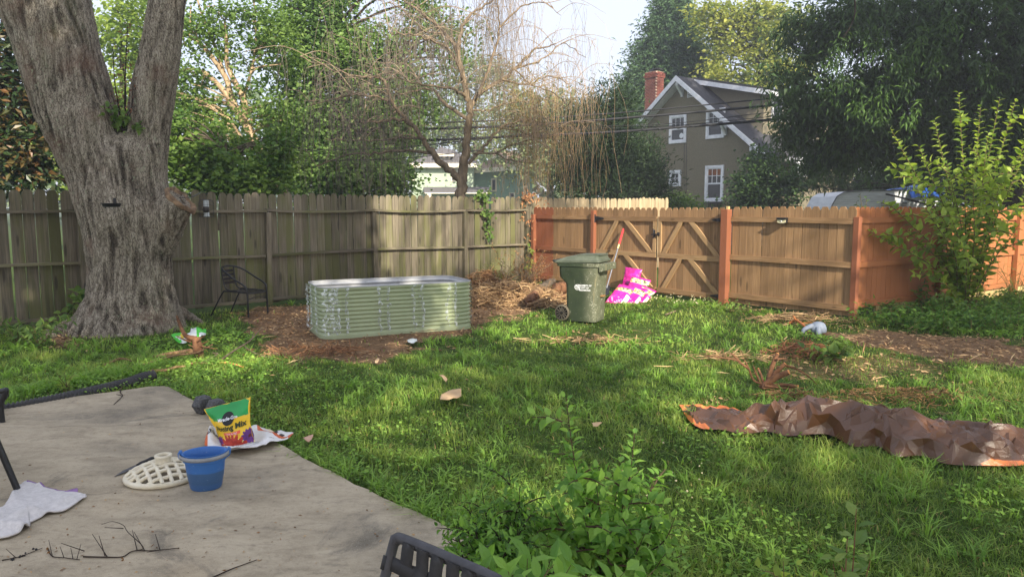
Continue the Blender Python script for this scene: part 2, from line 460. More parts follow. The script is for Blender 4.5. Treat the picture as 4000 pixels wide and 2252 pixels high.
# ------------------------------------------------------------------ fences
LA = np.array([-7.2, 10.3]); LU = norm(np.array([7.62, 7.0]))        # weathered fence: origin and run
RA = np.array([.42, 17.3]); RB = np.array([5.27, 11.3]); RU = norm(RB-RA)   # brown fence
OA = np.array([5.27, 11.3]); OU = norm(np.array([4.6, 3.2]))          # painted fence
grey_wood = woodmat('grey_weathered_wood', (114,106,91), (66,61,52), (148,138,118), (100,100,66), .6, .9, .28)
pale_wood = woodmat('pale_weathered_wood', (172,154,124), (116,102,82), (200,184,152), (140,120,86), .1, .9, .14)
brown_wood = woodmat('brown_stained_wood', (140,111,79), (112,88,62), (162,131,97), None, 0, .8, .2)
brown_wood2 = woodmat('light_brown_brace_wood', (156,128,92), (128,104,74), (178,150,112), None, 0, .8, .08)
red_wood = woodmat('russet_painted_wood', (134,84,60), (112,70,50), (150,96,70), None, 0, .7, .05, paint=True)
orange_wood = woodmat('terracotta_painted_wood', (164,106,68), (142,90,58), (176,118,78), None, 0, .7, .05, paint=True)
yellow_board = woodmat('bare_kickboard_wood', (196,170,118), (160,134,90), (214,190,140), None, 0, .8, .06)

def picket_mesh(name, w, h, mat, ear='round', d=.017):
    mb = MB()
    if ear == 'round': top = [(w/2, h-.05), (w*.42, h-.02), (w*.26, h-.004), (0, h), (-w*.26, h-.004), (-w*.42, h-.02), (-w/2, h-.05)]
    else: top = [(w/2, h-.035), (w/2-.035, h), (-w/2+.035, h), (-w/2, h-.035)]
    mb.prism([(-w/2, 0), (w/2, 0)]+top, 0, d)
    return mb.mesh(name, [mat])

def run_frame(A, u, face):
    """local frame of a fence: x along the run, -y towards the yard when face=1"""
    return math.atan2(u[1], u[0])

def rail_mesh(L, d, h, mat, sag=0.0, seed=0):
    n = max(2, int(L/.4)); s = np.linspace(0, L, n); rr = np.random.default_rng(seed)
    z = -sag*np.sin(np.linspace(0, math.pi, n))+rr.normal(0, .003, n); y = rr.normal(0, .002, n)
    V = []
    for yy, zz in ((0,-h/2),(0,h/2),(-d,h/2),(-d,-h/2),(0,-h/2)):
        V.append(np.stack([s, y+yy, z+zz], 1))
    mb = MB(); mb.grid(np.array(V))
    for e in (0, n-1): mb.add(np.array([v[e] for v in V[:4]]), [(0,1,2,3)])
    me = mb.mesh('rail', [mat]); return me

def rail(parent, x0, x1, z, d, h, mat, z1=None, sag=0, y=0, seed=0, name='rail', **kw):
    """grain runs along local z, so the rail's mesh is built along z and turned"""
    L = x1-x0; me = rail_mesh(L, d, h, mat, sag, seed)
    co = np.empty(len(me.vertices)*3, np.float32); me.vertices.foreach_get('co', co); co = co.reshape(-1, 3)
    co = np.stack([-co[:, 2], co[:, 1], co[:, 0]], 1); me.vertices.foreach_set('co', co.astype(np.float32).ravel()); me.update()
    ang = math.atan2((z1-z) if z1 is not None else 0, L)
    return link(name, me, parent, loc=(x0, y, z), rot=(0, math.pi/2-ang, 0), **kw)

def post(parent, x, h, w, mat, y=0, lean=0, taper_top=0, dep=None):
    mb = MB(); dep = dep or w; mb.box((0, 0, h/2), (w, dep, h))
    return link('post', mb.mesh('post', [mat]), parent, loc=(x, y, 0), rot=(0, lean, 0), bevel=.006)

# the long weathered fence: pickets stand behind flat-laid rails; it runs on past the corner
s_at = lambda px: on_wall(px, LA, LU)
lf = thing('weathered_fence', 'long grey weathered picket fence with green algae behind the tree and raised bed', 'fence', (LA[0], LA[1], 0), math.atan2(LU[1], LU[0]))
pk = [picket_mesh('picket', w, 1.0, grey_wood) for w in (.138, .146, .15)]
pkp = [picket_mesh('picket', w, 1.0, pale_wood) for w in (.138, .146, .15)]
x = s_at(-260); xc = s_at(2062); xe = s_at(2592); i = 0; S_CORNER = xc
while x < xe:
    far = x > xc+.1
    w = random.choice([.138, .146, .15]); me = (pkp if far else pk)[[.138, .146, .15].index(w)]
    base = .05+random.uniform(-.02, .02); top = 1.975+random.uniform(-.02, .015)+(.03 if far and x > s_at(2450) else 0)
    if s_at(745) < x < s_at(790): top += .05
    if abs(x-s_at(725)) < .1: top += .01
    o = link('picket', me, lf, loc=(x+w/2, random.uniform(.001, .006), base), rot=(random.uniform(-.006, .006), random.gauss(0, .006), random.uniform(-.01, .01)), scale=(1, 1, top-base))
    x += w+random.uniform(.003, .012)*(2.2 if random.random() < .12 else 1); i += 1
posts_px = [-330, 330, 655, 1045, 1462, 1812, 2052]
px_s = [s_at(q) for q in posts_px]
for k, s in enumerate(px_s[1:], 1):
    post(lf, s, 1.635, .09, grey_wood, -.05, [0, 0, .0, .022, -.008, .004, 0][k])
for k in range(len(px_s)-1):
    a, b = px_s[k], px_s[k+1]; sg = [.02, .02, .015, .03, .035, .02][k]
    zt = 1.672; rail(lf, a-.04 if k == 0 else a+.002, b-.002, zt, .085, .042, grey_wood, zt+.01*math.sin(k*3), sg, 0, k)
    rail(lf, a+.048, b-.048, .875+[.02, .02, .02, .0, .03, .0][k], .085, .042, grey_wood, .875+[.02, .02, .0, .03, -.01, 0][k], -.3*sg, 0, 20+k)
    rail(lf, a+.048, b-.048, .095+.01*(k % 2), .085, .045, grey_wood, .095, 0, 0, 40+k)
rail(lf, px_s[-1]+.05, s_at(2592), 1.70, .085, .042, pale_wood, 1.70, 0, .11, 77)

# brown fence between the corner and the gate, and beyond the gate
pb = [picket_mesh('picket', w, 1.0, brown_wood, 'dog') for w in (.132, .14)]
pr = [picket_mesh('picket', w, 1.0, red_wood, 'dog') for w in (.132, .14)]
r_at = lambda px: on_wall(px, RA, RU)
R_ROT = math.atan2(RU[1], RU[0])
def pickets(parent, x0, x1, top, meshes, base=.035, jit=.006):
    n = max(1, round((x1-x0)/.1435)); w = (x1-x0)/n
    for k in range(n):
        me = meshes(x0+k*w) if callable(meshes) else random.choice(meshes)
        w0 = .14
        b = base+random.uniform(-.01, .01); t = top+random.uniform(-jit, jit)
        link('picket', me, parent, loc=(x0+(k+.5)*w, random.uniform(.001, .005), b), rot=(0, random.gauss(0, .0025), random.uniform(-.008, .008)), scale=((w-.004)/.14, 1, t-b))
X_C, X_G0, X_M0, X_M1, X_G1, X_E = r_at(2085), r_at(2322), r_at(2562), r_at(2568), r_at(2838), r_at(3340)
f1 = thing('brown_fence', 'brown stained fence panel by the corner, its first boards painted russet', 'fence', (RA[0], RA[1], 0), R_ROT, 'brown stained fence panels')
xr = r_at(2160)
pickets(f1, X_C-.02, X_G0+.06, 1.735, lambda q: pr[1] if q < xr-.08 else pb[1])
post(f1, X_C+.05, 1.57, .09, red_wood, -.05); post(f1, X_G0+.0, 1.665, .09, red_wood, -.05)
for z, hh in ((1.515, 1.515), (.80, .80), (.13, .13)):
    rail(f1, X_C+.1, xr, z, .038, .089, red_wood, hh); rail(f1, xr+.001, X_G0-.048, z, .038, .089, brown_wood, hh)
f2 = thing('brown_fence', 'brown stained fence panel between the thick gate post and the painted corner post', 'fence', (RA[0], RA[1], 0), R_ROT, 'brown stained fence panels')
pickets(f2, X_G1+.075, X_E-.03, 1.735, [pb[1]])
post(f2, X_G1+.0, 1.69, .14, red_wood, -.075)
post(f2, X_G1-.035, 1.742, .05, yellow_board, .02)
for z in (1.52, .845, .17): rail(f2, X_G1+.073, X_E-.05, z, .038, .089, brown_wood, z-.01)

# the double gate
iron = plain('black_iron', (22,22,24), (40,40,44), 30, rough=.45, bump=.2, spec=.5)
def hinge(parent, x, z, s):
    mb = MB(); mb.box((x-.0*s, -.06, z), (.05, .012, .17))
    mb.prism([(x, z-.05), (x+.12*s, z-.03), (x+.24*s, z-.016), (x+.27*s, z), (x+.24*s, z+.016), (x+.12*s, z+.03), (x, z+.05)][::(1 if s > 0 else -1)], -.055, -.042)
    mb.tube([(x+.0*s, -.066, z-.085), (x, -.066, z+.085)], .012, 8)
    for q in (.05, .12, .19): mb.lathe([(.011, 0), (.011, .006), (0, .009)], 8, (x+q*s, -.056, z)) if False else mb.box((x+q*s, -.06, z), (.016, .012, .016))
    return mb.obj('hinge', iron, parent, bevel=.002)
def gate(x0, x1, lab, hs):
    g = thing('gate_leaf', lab, 'gate', (RA[0]+RU[0]*x0, RA[1]+RU[1]*x0, 0), R_ROT, 'leaves of the double gate')
    L = x1-x0
    pickets(g, 0, L, 1.722, [pb[1]], .05)
    T, Mz, B = 1.50, .80, .125
    for z in (T, Mz, B): rail(g, 0.0, L, z, .038, .092, brown_wood2 if z == Mz else brown_wood, z-.005)
    def brace(a, b, z0, z1):
        mb = MB(); a = np.array([a*L, -.019, z0]); b = np.array([b*L, -.019, z1]); d = norm(b-a)
        Lb = np.linalg.norm(b-a); s = np.array([d[2], 0, -d[0]])
        w = .044; k = w/abs(d[2])         # ends cut level with the rails
        v = [(-k, 0, 0), (k, 0, 0)]
        q = [a+np.array([-k, 0, 0]), a+np.array([k, 0, 0]), b+np.array([k, 0, 0]), b+np.array([-k, 0, 0])]
        o = a.copy(); R = Matrix(((d[2], 0, d[0]), (0, 1, 0), (-d[0], 0, d[2])))
        Rn = np.array(R)
        pr_ = [((p-o) @ Rn)[[0, 2]] for p in q]
        mb.prism([tuple(p) for p in pr_], -.0185, .0165)
        ob = mb.obj('brace', brown_wood2, g, bevel=.002); ob.matrix_local = Matrix.Translation(o) @ R.to_4x4()
    for z0, z1 in ((Mz+.047, T-.047), (B+.047, Mz-.047)):
        brace(.10, .36, z0, z1); brace(.92, .52, z0, z1)
    e = L-.05 if hs < 0 else .05
    e2 = L-.04 if hs > 0 else .04
    mb = MB(); mb.box((e2, -.019, (T+Mz)/2), (.075, .036, T-Mz-.096)); mb.obj('stile', brown_wood2, g)
    return g, L
g1, L1 = gate(X_G0+.06, X_M0, 'left leaf of the brown wooden double gate, behind the pink bags', 1)
g2, L2 = gate(X_M1+.012, X_G1-.072, 'right leaf of the brown wooden double gate, beside the thick russet post', -1)
hinge(g1, -.02, 1.50, 1); hinge(g2, L2+.02, 1.50, -1); hinge(g2, L2+.02, .125, -1)
mb = MB(); mb.box((L1-.03, -.05, 1.22), (.05, .015, .14)); mb.tube([(L1-.09, -.062, 1.20), (L1+.1, -.062, 1.21)], .013, 8); mb.tube([(L1-.05, -.06, 1.13), (L1-.02, -.07, 1.22), (L1-.05, -.06, 1.31)], .01, 6)
mb.box((L1+.08, -.05, 1.21), (.04, .02, .07)); mb.obj('latch', iron, g1, bevel=.002)
mb = MB(); c0 = L1*.60
mb.tube([(c0-.02, -.05, .50), (c0+.07, -.05, .50), (c0+.07, -.05, .44), (c0+.09, -.05, .40), (c0+.09, -.05, .30)], .008, 6); mb.box((c0+.09, -.05, .36), (.05, .02, .1)); mb.obj('drop_bolt', iron, g1)

# painted fence going back to the right
O_ROT = math.atan2(OU[1], OU[0]); o_at = lambda px: on_wall(px, OA, OU)
po = picket_mesh('picket', .14, 1.0, orange_wood, 'dog')
f3 = thing('painted_fence', 'terracotta painted fence running back behind the leafy shrub', 'fence', (OA[0], OA[1], 0), O_ROT)
XO = o_at(4350)
pickets(f3, .02, XO, 1.73, [po], .14)
mb = MB(); mb.box((XO/2+.3, .03, .06), (XO-1.0, .02, .16)); mb.obj('kickboard', yellow_board, f3)
op = [0.0, o_at(3655), o_at(3948), o_at(4300)]
for k, s in enumerate(op): post(f3, s, 1.575 if k == 0 else 1.66, .092, red_wood if k < 2 else orange_wood, -.055)
for k in range(3):
    for z in (1.52, .83, .2): rail(f3, op[k]+.047, op[k+1]-.047, z, .038, .089, orange_wood, z)
# ------------------------------------------------------------------ trees
bark_grey = plain('grey_bark', (112,100,86), (72,64,56), 14, (1,1,.25), .95, .8, .02, .1)
bark_pale = plain('pale_dead_wood', (186,164,132), (120,100,80), 10, (1,1,.3), .9, .5, .01, .1)
bark_dark = plain('dark_bark', (58,50,42), (34,30,26), 14, (1,1,.25), .95, .8, .02, .1)
bark_tan = plain('willow_bark', (142,126,104), (96,84,70), 14, (1,1,.25), .95, .8, .02, .1)

def clumps_of(blobs, rng, dens=1.0):
    """blobs (px, py, rx, ry, Y, n): ellipsoids of the crown; returns clump centres"""
    out = []
    for px, py, rx, ry, Y, n in blobs:
        c = P(px, py, Y); k = Y/F_PX
        d = rand_dirs(max(2, int(n*dens)), rng); r = rng.uniform(.25, 1, len(d))[:, None]**.5
        out.append(c+d*r*np.array([rx*k, .8*(rx+ry)*.5*k, ry*k]))
    return np.vstack(out)

def foliage(mb, cl, rng, R, per, L, W, flat=.6, droop=.25, out_bias=.5, spread=.45, shape='flat', centre=None, down=0.0, size_var=.35):
    n = len(cl)*per
    ci = np.repeat(np.arange(len(cl)), per)
    Rc = np.broadcast_to(R, (len(cl),))*rng.uniform(.65, 1.25, len(cl))
    off = rng.normal(size=(n, 3))*.55; off[:, 2] *= flat
    p = cl[ci]+off*Rc[ci][:, None]
    ax = rng.normal(size=(n, 3)); ax[:, 2] = ax[:, 2]*.5-down
    ax = norm(ax)+norm(off)*out_bias
    nm = np.array([0, 0, 1.0])+rng.normal(size=(n, 3))*.6
    ct = rng.uniform(-.15, 1.0, len(cl))
    t = np.clip(ct[ci]*.68+rng.uniform(0, .4, n), 0, 1)
    s = 1+rng.uniform(-size_var, size_var, n)
    add_leaves(mb, p, ax, nm, L*s, W*s, t, 0, shape, droop)

def limbs(mb, cl, trunk_pts, r0, rng, every=2, sides=5, rmin=.012):
    tp = np.asarray(trunk_pts)
    for c in cl[::every]:
        d = np.linalg.norm(tp[:, :2]-c[:2], axis=1)*.8+np.abs(tp[:, 2]-(c[2]-.35*np.linalg.norm(tp[:, :2]-c[:2], axis=1)))
        a = tp[np.argmin(d)]; L = np.linalg.norm(c-a)
        m = (a+c)/2+rng.normal(size=3)*.1*L+np.array([0, 0, .08*L])
        pts = spline([a, m, c], 4)
        mb.tube(pts, np.linspace(min(.05, max(rmin*2, r0*.28*min(1, L/3))), rmin, len(pts)), sides, False)

def make_tree(name, label, cat, blobs, trunks, leaf, bark, R, per, L, W, seed, group=None, every=2, dens=1.0, extra=None, **kw):
    """trunks: list of ([(px,py,Y)...] or 3D points, r0, r1)"""
    rng = np.random.default_rng(seed)
    cl = clumps_of(blobs, rng, dens) if blobs else np.zeros((0, 3))
    if extra is not None: cl = np.vstack([cl, extra])
    tr = []
    for pts, r0, r1 in trunks:
        p = np.array([P(*q) for q in pts]) if pts[0][1] > 60 or len(pts[0]) == 3 and abs(pts[0][0]) > 40 else np.asarray(pts, float)
        tr.append((spline(p, 5), r0, r1))
    base = tr[0][0][0].copy(); base[2] = 0
    root = thing(name, label, cat, tuple(base), 0, group)
    tb = MB()
    for pts, r0, r1 in tr:
        q = pts-base; tb.tube(q, np.linspace(r0, r1, len(q)), 10, True)
    allp = np.vstack([t[0] for t in tr])
    lb = MB()
    if len(cl):
        limbs(tb, cl-base, allp-base, tr[0][1], rng, every)
        foliage(lb, cl-base, rng, R, per, L, W, **kw)
        lb.obj('crown', leaf, root)
    tb.obj('trunk', bark, root, True)
    return root, cl, allp

def T(*pts, Y): return [(x, y, Y) for x, y in pts]

L_magnolia = leafmat('magnolia_leaf', (22,36,22), (120,84,52), .2, .4, .4, mid=(58,80,44))
L_bright = leafmat('bright_maple_leaf', (96,126,52), (160,178,84), .48)
L_mid = leafmat('mid_green_leaf', (68,100,50), (128,154,76), .42)
L_lowmaple = leafmat('low_maple_leaf', (66,100,44), (130,156,72), .43)
L_ivytree = leafmat('ivy_leaf', (66,98,54), (142,172,94), .42, .5)
L_far = leafmat('far_leaf', (96,116,80), (150,160,110), .35)
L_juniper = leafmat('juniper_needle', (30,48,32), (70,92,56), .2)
L_hemlock = leafmat('hemlock_needle', (48,76,54), (106,136,90), .28)
L_tulip = leafmat('yellowing_leaf', (92,116,52), (184,186,92), .45)
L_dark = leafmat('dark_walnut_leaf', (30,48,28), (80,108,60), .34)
L_house_ivy = leafmat('house_ivy_leaf', (34,56,32), (80,108,54), .3)

TREES = 'background trees behind the fences'
make_tree('magnolia_tree', 'dark glossy magnolia with brownish leaves behind the fence left of the big trunk', 'tree',
    [(70,300,110,190,14,34),(130,540,110,150,14,40),(40,660,150,80,14,34),(-90,420,150,300,14,40),(40,120,70,90,14,12)],
    [(T((-60,800),(-50,600),(0,400),(30,250),(30,60), Y=14.2), .16, .04)], L_magnolia, bark_dark, .42, 34, .17, .075, 11, TREES, flat=.9)
make_tree('maple_tree', 'sunny yellow green maple seen through the fork of the big trunk', 'tree',
    [(480,110,110,150,27,50),(490,380,90,170,27,46),(150,600,160,120,27,30),(90,560,90,160,27,20),(330,640,160,120,27,20),(640,60,60,80,27,12)],
    [(T((500,800),(490,600),(480,350),(470,80), Y=27), .2, .05)], L_bright, bark_grey, .7, 46, .17, .13, 12, TREES, every=4)
make_tree('leaning_tree', 'half dead tree with pale leaning trunk and thin green crown', 'tree',
    [(760,120,110,90,20,30),(720,340,110,110,20,40),(880,60,70,60,20,9),(1000,110,70,110,20,20),(1085,180,60,140,20,22),(780,470,130,80,20,40),(980,310,60,70,20,8),(1060,430,80,90,20,24),(920,230,60,50,20,5),(930,420,50,60,20,8)],
    [(T((1120,790),(1060,650),(1010,575),(960,490),(930,440),(900,370),(880,300),(800,190),(740,140),(690,110), Y=20), .15, .03),
     (T((930,440),(870,350),(790,275), Y=20), .1, .05), (T((950,480),(955,400),(890,260),(885,170),(878,80), Y=20), .1, .03),
     (T((880,300),(835,170),(790,60),(760,-40), Y=20.2), .05, .02), (T((1030,590),(960,560),(900,470), Y=19.8), .08, .03),
     (T((950,390),(990,240),(1000,120),(990,-20), Y=20), .045, .015), (T((820,210),(750,120),(745,20), Y=20), .035, .012)],
    L_mid, bark_pale, .45, 46, .12, .075, 13, TREES, every=2, dens=1.0)
make_tree('young_maple', 'low bright maple with sunlit leaves just above the weathered fence', 'tree',
    [(740,640,110,100,17,60),(880,680,140,80,17,70),(1030,700,110,60,17,44),(1090,590,80,90,17.5,40),(690,560,50,110,17,24),(860,560,150,70,18,44)],
    [(T((860,900),(870,740),(880,600), Y=17.4), .08, .03)], L_lowmaple, bark_grey, .33, 40, .115, .095, 14, TREES, every=2)
make_tree('ivy_covered_tree', 'tall dark tree smothered in ivy, left of the half bare willow', 'tree',
    [(1240,70,140,140,22,70),(1170,320,110,130,22,56),(1330,250,130,110,22,60),(1480,200,120,90,22,44),(1570,330,80,90,22,26),(1230,500,150,120,22,80),(1400,420,140,130,22,70),(1540,490,110,110,22,44),(1220,670,140,100,21.5,80),(1410,670,150,110,21.5,90),(1555,690,60,70,21.5,22),(1700,400,60,80,22,9),(1680,110,50,90,22,14),(1790,140,70,40,22,9),(1640,10,60,50,22,12),(1770,260,70,50,22,8),(1120,120,60,60,22,14)],
    [(T((1330,900),(1320,700),(1330,480),(1330,250),(1300,20),(1290,-120), Y=22), .35, .12), (T((1330,560),(1450,420),(1530,260), Y=22), .15, .05)],
    L_ivytree, bark_dark, .50, 70, .115, .085, 15, TREES, every=3, flat=.85, dens=1.1)
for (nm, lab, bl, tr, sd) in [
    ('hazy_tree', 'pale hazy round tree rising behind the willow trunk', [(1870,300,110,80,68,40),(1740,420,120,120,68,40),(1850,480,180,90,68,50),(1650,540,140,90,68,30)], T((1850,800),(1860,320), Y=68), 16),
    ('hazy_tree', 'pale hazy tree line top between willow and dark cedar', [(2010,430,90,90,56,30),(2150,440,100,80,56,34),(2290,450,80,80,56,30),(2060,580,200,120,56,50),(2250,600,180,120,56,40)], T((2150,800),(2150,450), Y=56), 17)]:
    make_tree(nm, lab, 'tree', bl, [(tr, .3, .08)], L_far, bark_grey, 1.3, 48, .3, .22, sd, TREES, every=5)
make_tree('cedar_bush', 'dark feathery cedar hiding the left side of the grey house', 'tree',
    [(2300,560,80,150,27,60),(2420,540,100,130,27,70),(2500,630,70,100,27,50),(2280,710,120,80,27,60),(2430,710,130,80,27,70),(2570,720,40,60,27,20),(2370,400,22,60,27,10),(2215,560,50,140,27,34),(2440,400,26,50,27,8),(2300,410,24,40,27,6)],
    [(T((2390,900),(2390,600),(2380,400), Y=27), .2, .04)], L_juniper, bark_dark, .5, 70, .17, .04, 18, TREES, every=3, flat=1.2, down=-.6, out_bias=.8)
hem = []
for yy in range(-20, 520, 40):
    w = 30+max(0, yy+20)*.46; hem.append((2625, yy, w*1.06, 40, 48, int(10+w*.36)))
make_tree('hemlock_tree', 'tall pointed evergreen rising behind the grey house and its chimney', 'tree', hem, [(T((2650,900),(2650,400),(2645,0), Y=48), .35, .05)],
    L_hemlock, bark_dark, .8, 64, .3, .1, 19, TREES, every=3, flat=.55, droop=.3)
make_tree('yellowing_tree', 'tall loose tree with yellowing leaves right of the pointed evergreen', 'tree',
    [(2790,70,70,70,44,24),(2880,140,100,90,44,40),(2800,250,50,60,44,10),(2850,330,70,70,44,22),(2970,80,90,100,44,40),(2990,280,80,110,44,34),(2930,430,90,50,44,22),(3090,180,90,160,44,40)],
    [(T((2990,900),(2980,500),(2960,250),(2950,0), Y=44), .28, .06)], L_tulip, bark_dark, .75, 50, .24, .18, 20, TREES, every=2)
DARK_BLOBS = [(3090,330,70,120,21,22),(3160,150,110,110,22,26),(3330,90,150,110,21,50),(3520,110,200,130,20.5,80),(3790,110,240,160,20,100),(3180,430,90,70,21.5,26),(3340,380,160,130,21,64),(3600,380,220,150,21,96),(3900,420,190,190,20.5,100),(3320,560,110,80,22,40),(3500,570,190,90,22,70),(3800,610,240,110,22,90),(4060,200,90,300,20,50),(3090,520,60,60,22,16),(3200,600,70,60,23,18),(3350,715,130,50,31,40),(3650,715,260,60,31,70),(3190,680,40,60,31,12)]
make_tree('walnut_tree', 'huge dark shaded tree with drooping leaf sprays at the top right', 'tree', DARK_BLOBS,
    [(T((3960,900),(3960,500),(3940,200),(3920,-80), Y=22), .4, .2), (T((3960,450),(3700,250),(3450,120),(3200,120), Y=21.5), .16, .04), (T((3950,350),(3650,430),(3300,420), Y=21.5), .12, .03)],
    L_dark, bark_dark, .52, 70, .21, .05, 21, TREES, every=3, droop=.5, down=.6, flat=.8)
SPR = [(3290,170),(3250,240),(3310,290),(3440,90),(3470,200),(3520,240),(3600,150),(3540,300),(3450,350),(3430,420),(3720,60),(3700,100),(3650,230),(3820,240),(3860,290),(3340,400),(3380,150),(3240,330),(3560,440)]
make_tree('walnut_tree', 'nearer branches with pale drooping leaf sprays hanging before the huge dark tree', 'tree', [], [(T((4260,900),(4240,400),(4150,60),(3980,-160), Y=17), .07, .04), (T((4150,60),(3800,-60),(3500,-60),(3300,-30), Y=17.5), .05, .02)],
    leafmat('walnut_spray_leaf', (36,58,30), (92,124,58), .36, .5), bark_dark, .24, 26, .17, .036, 24, TREES, every=99, extra=np.vstack([[P(x, y-14, 18), P(x+rx, y+14, 18), P(x+rx*2, y+40, 18)] for (x, y), rx in zip(SPR, np.random.default_rng(2).uniform(-14, 14, len(SPR)))]), droop=.35, down=1.1, flat=1.2, spread=.3)
make_tree('vine_mound', 'tall mound of ivy climbing the right corner of the grey house', 'ivy',
    [(2960,730,90,80,31,44),(2970,610,45,80,31,24),(3050,750,90,60,31,30),(2900,780,60,40,31,16),(3100,690,60,60,31,12)],
    [(T((2960,860),(2965,700),(2965,560), Y=31.4), .08, .03)], L_house_ivy, bark_dark, .5, 60, .13, .11, 22, None, every=4)
make_tree('foundation_shrub', 'low leafy shrub under the small window of the grey house', 'shrub',
    [(2640,785,50,36,30,20),(2700,800,50,24,30,12),(2560,790,40,30,30,10)], [(T((2650,870),(2650,790), Y=30), .05, .02)], L_mid, bark_dark, .4, 40, .12, .07, 23, None, every=4)

# a mass of far woodland closing the view
rng = np.random.default_rng(30)
mb = MB(); n = 15000
px = rng.uniform(-900, 5000, n); top = 470+70*np.sin(px*.004)+50*np.sin(px*.011+1)+30*np.sin(px*.03)
top = np.where(px > 2900, 250+40*np.sin(px*.01), top); top = np.where(px < 1000, 380+60*np.sin(px*.012), top)
py = top+(850-top)*rng.uniform(0, 1, n)**.8; Yv = rng.uniform(72, 84, n)
pts = np.array([P(a, b, c) for a, b, c in zip(px, py, Yv)])
add_leaves(mb, pts, rng.normal(size=(n, 3)), np.array([0, -.6, 1.0])+rng.normal(size=(n, 3))*.6, rng.uniform(.7, 1.2, n), rng.uniform(.5, .8, n), np.clip(.5+.3*vnoise(pts, .12, 2, 4)+rng.uniform(-.3, .3, n), 0, 1), 0, 'flat', .2)
tag(mb.obj('far_woods', leafmat('far_wood_leaf', (74,94,66), (118,132,92), .25)), 'hazy belt of far woodland behind the houses', 'woods', None, 'stuff')

# ------------------------------------------------------------------ willow, half bare with hanging twigs
W_Y = 18.0
wroot = thing('willow_tree', 'half bare weeping willow with long hanging tan twigs', 'tree', tuple(P(1800, 790, W_Y)*np.array([1,1,0])), 0, TREES)
wb = np.array(wroot.location)
rng = np.random.default_rng(41)
BR = [([(1800,860),(1800,770),(1805,690),(1818,610),(1825,520)], 0.150, 0.090), ([(1825,520),(1835,430),(1815,330),(1790,210),(1740,130),(1640,50),(1540,-30)], 0.095, 0.018),
      ([(1835,430),(1870,370),(1960,310),(2010,270),(2080,200),(2170,170)], 0.061, 0.015), ([(1790,210),(1800,120),(1830,60),(1900,20),(1980,-40)], 0.054, 0.015),
      ([(1870,370),(1925,220),(1950,110),(1940,-10)], 0.041, 0.015), ([(1800,705),(1740,650),(1690,600),(1650,540),(1610,490),(1560,465),(1480,475),(1390,480)], 0.095, 0.018),
      ([(1690,600),(1580,588),(1460,600),(1350,608),(1240,650)], 0.041, 0.012), ([(1610,490),(1530,400),(1495,310),(1420,300),(1290,270),(1170,215)], 0.048, 0.012),
      ([(1495,320),(1550,285),(1585,225)], 0.020, 0.009), ([(1830,470),(1720,390),(1690,350),(1560,370),(1450,400)], 0.048, 0.012),
      ([(1822,380),(1770,345),(1650,335),(1540,300)], 0.041, 0.012), ([(1830,640),(1900,560),(1960,500),(2060,470),(2160,500)], 0.041, 0.012),
      ([(1850,600),(1930,600),(2010,630),(2110,640)], 0.027, 0.009), ([(1815,330),(1760,200),(1640,140),(1520,130)], 0.034, 0.012),
      ([(1960,310),(2060,330),(2140,300),(2230,330)], 0.027, 0.009), ([(1740,130),(1660,120),(1560,30),(1480,0)], 0.027, 0.009), ([(1950,110),(2030,30),(2120,10),(2190,60)], 0.024, 0.007), ([(2010,270),(2120,230),(2200,170),(2290,230)], 0.024, 0.007),
      ([(1530,400),(1440,370),(1330,380),(1200,420)], 0.027, 0.009), ([(1650,540),(1540,540),(1400,550),(1270,540)], 0.027, 0.009), ([(1835,430),(1900,430),(2000,400),(2120,400)], 0.027, 0.009), ([(1930,600),(2020,560),(2120,540),(2200,560)], 0.020, 0.007), ([(1960,500),(2050,520),(2150,580)], 0.020, 0.007), ([(2010,270),(2080,330),(2170,370),(2230,430)], 0.020, 0.007)]
tb = MB(); starts = []
for pts, r0, r1 in BR:
    Yj = rng.uniform(-1.4, 1.4) if r0 < .09 else 0
    p = spline([P(x, y, W_Y+Yj*min(1, i/2)) for i, (x, y) in enumerate(pts)], 6)-wb
    p[4:] += rng.normal(size=p[4:].shape)*.02
    tb.tube(p, np.linspace(r0, r1, len(p)), 8, True)
    if r0 < .11:
        k0 = len(p)//4
        for q in p[k0:]: starts.append(q)
tb.obj('trunk', bark_tan, wroot, True)
starts = np.array(starts)
bb = MB(); tips = []
for k in range(250):                                     # arching branchlets
    a = starts[rng.integers(len(starts))]
    if -2.6 < a[0]+wb[0] < .3 and a[2] < 4.2: continue
    d = norm(np.array([rng.normal()*.9, rng.normal()*.5, rng.uniform(.1, .9)])); L = rng.uniform(.6, 1.9)
    p = spline([a, a+d*L*.5+np.array([0, 0, .05]), a+d*L+np.array([0, 0, -.22*L])], 4)
    bb.tube(p, np.linspace(.010, .004, len(p)), 4, False); tips += list(p[3:])
bb.obj('branchlets', plain('willow_branchlet', (172,154,130), (132,114,94), 14, rough=.9, bump=0), wroot, True)
tips = np.array(tips)
hb = MB()
N_ST = 2600
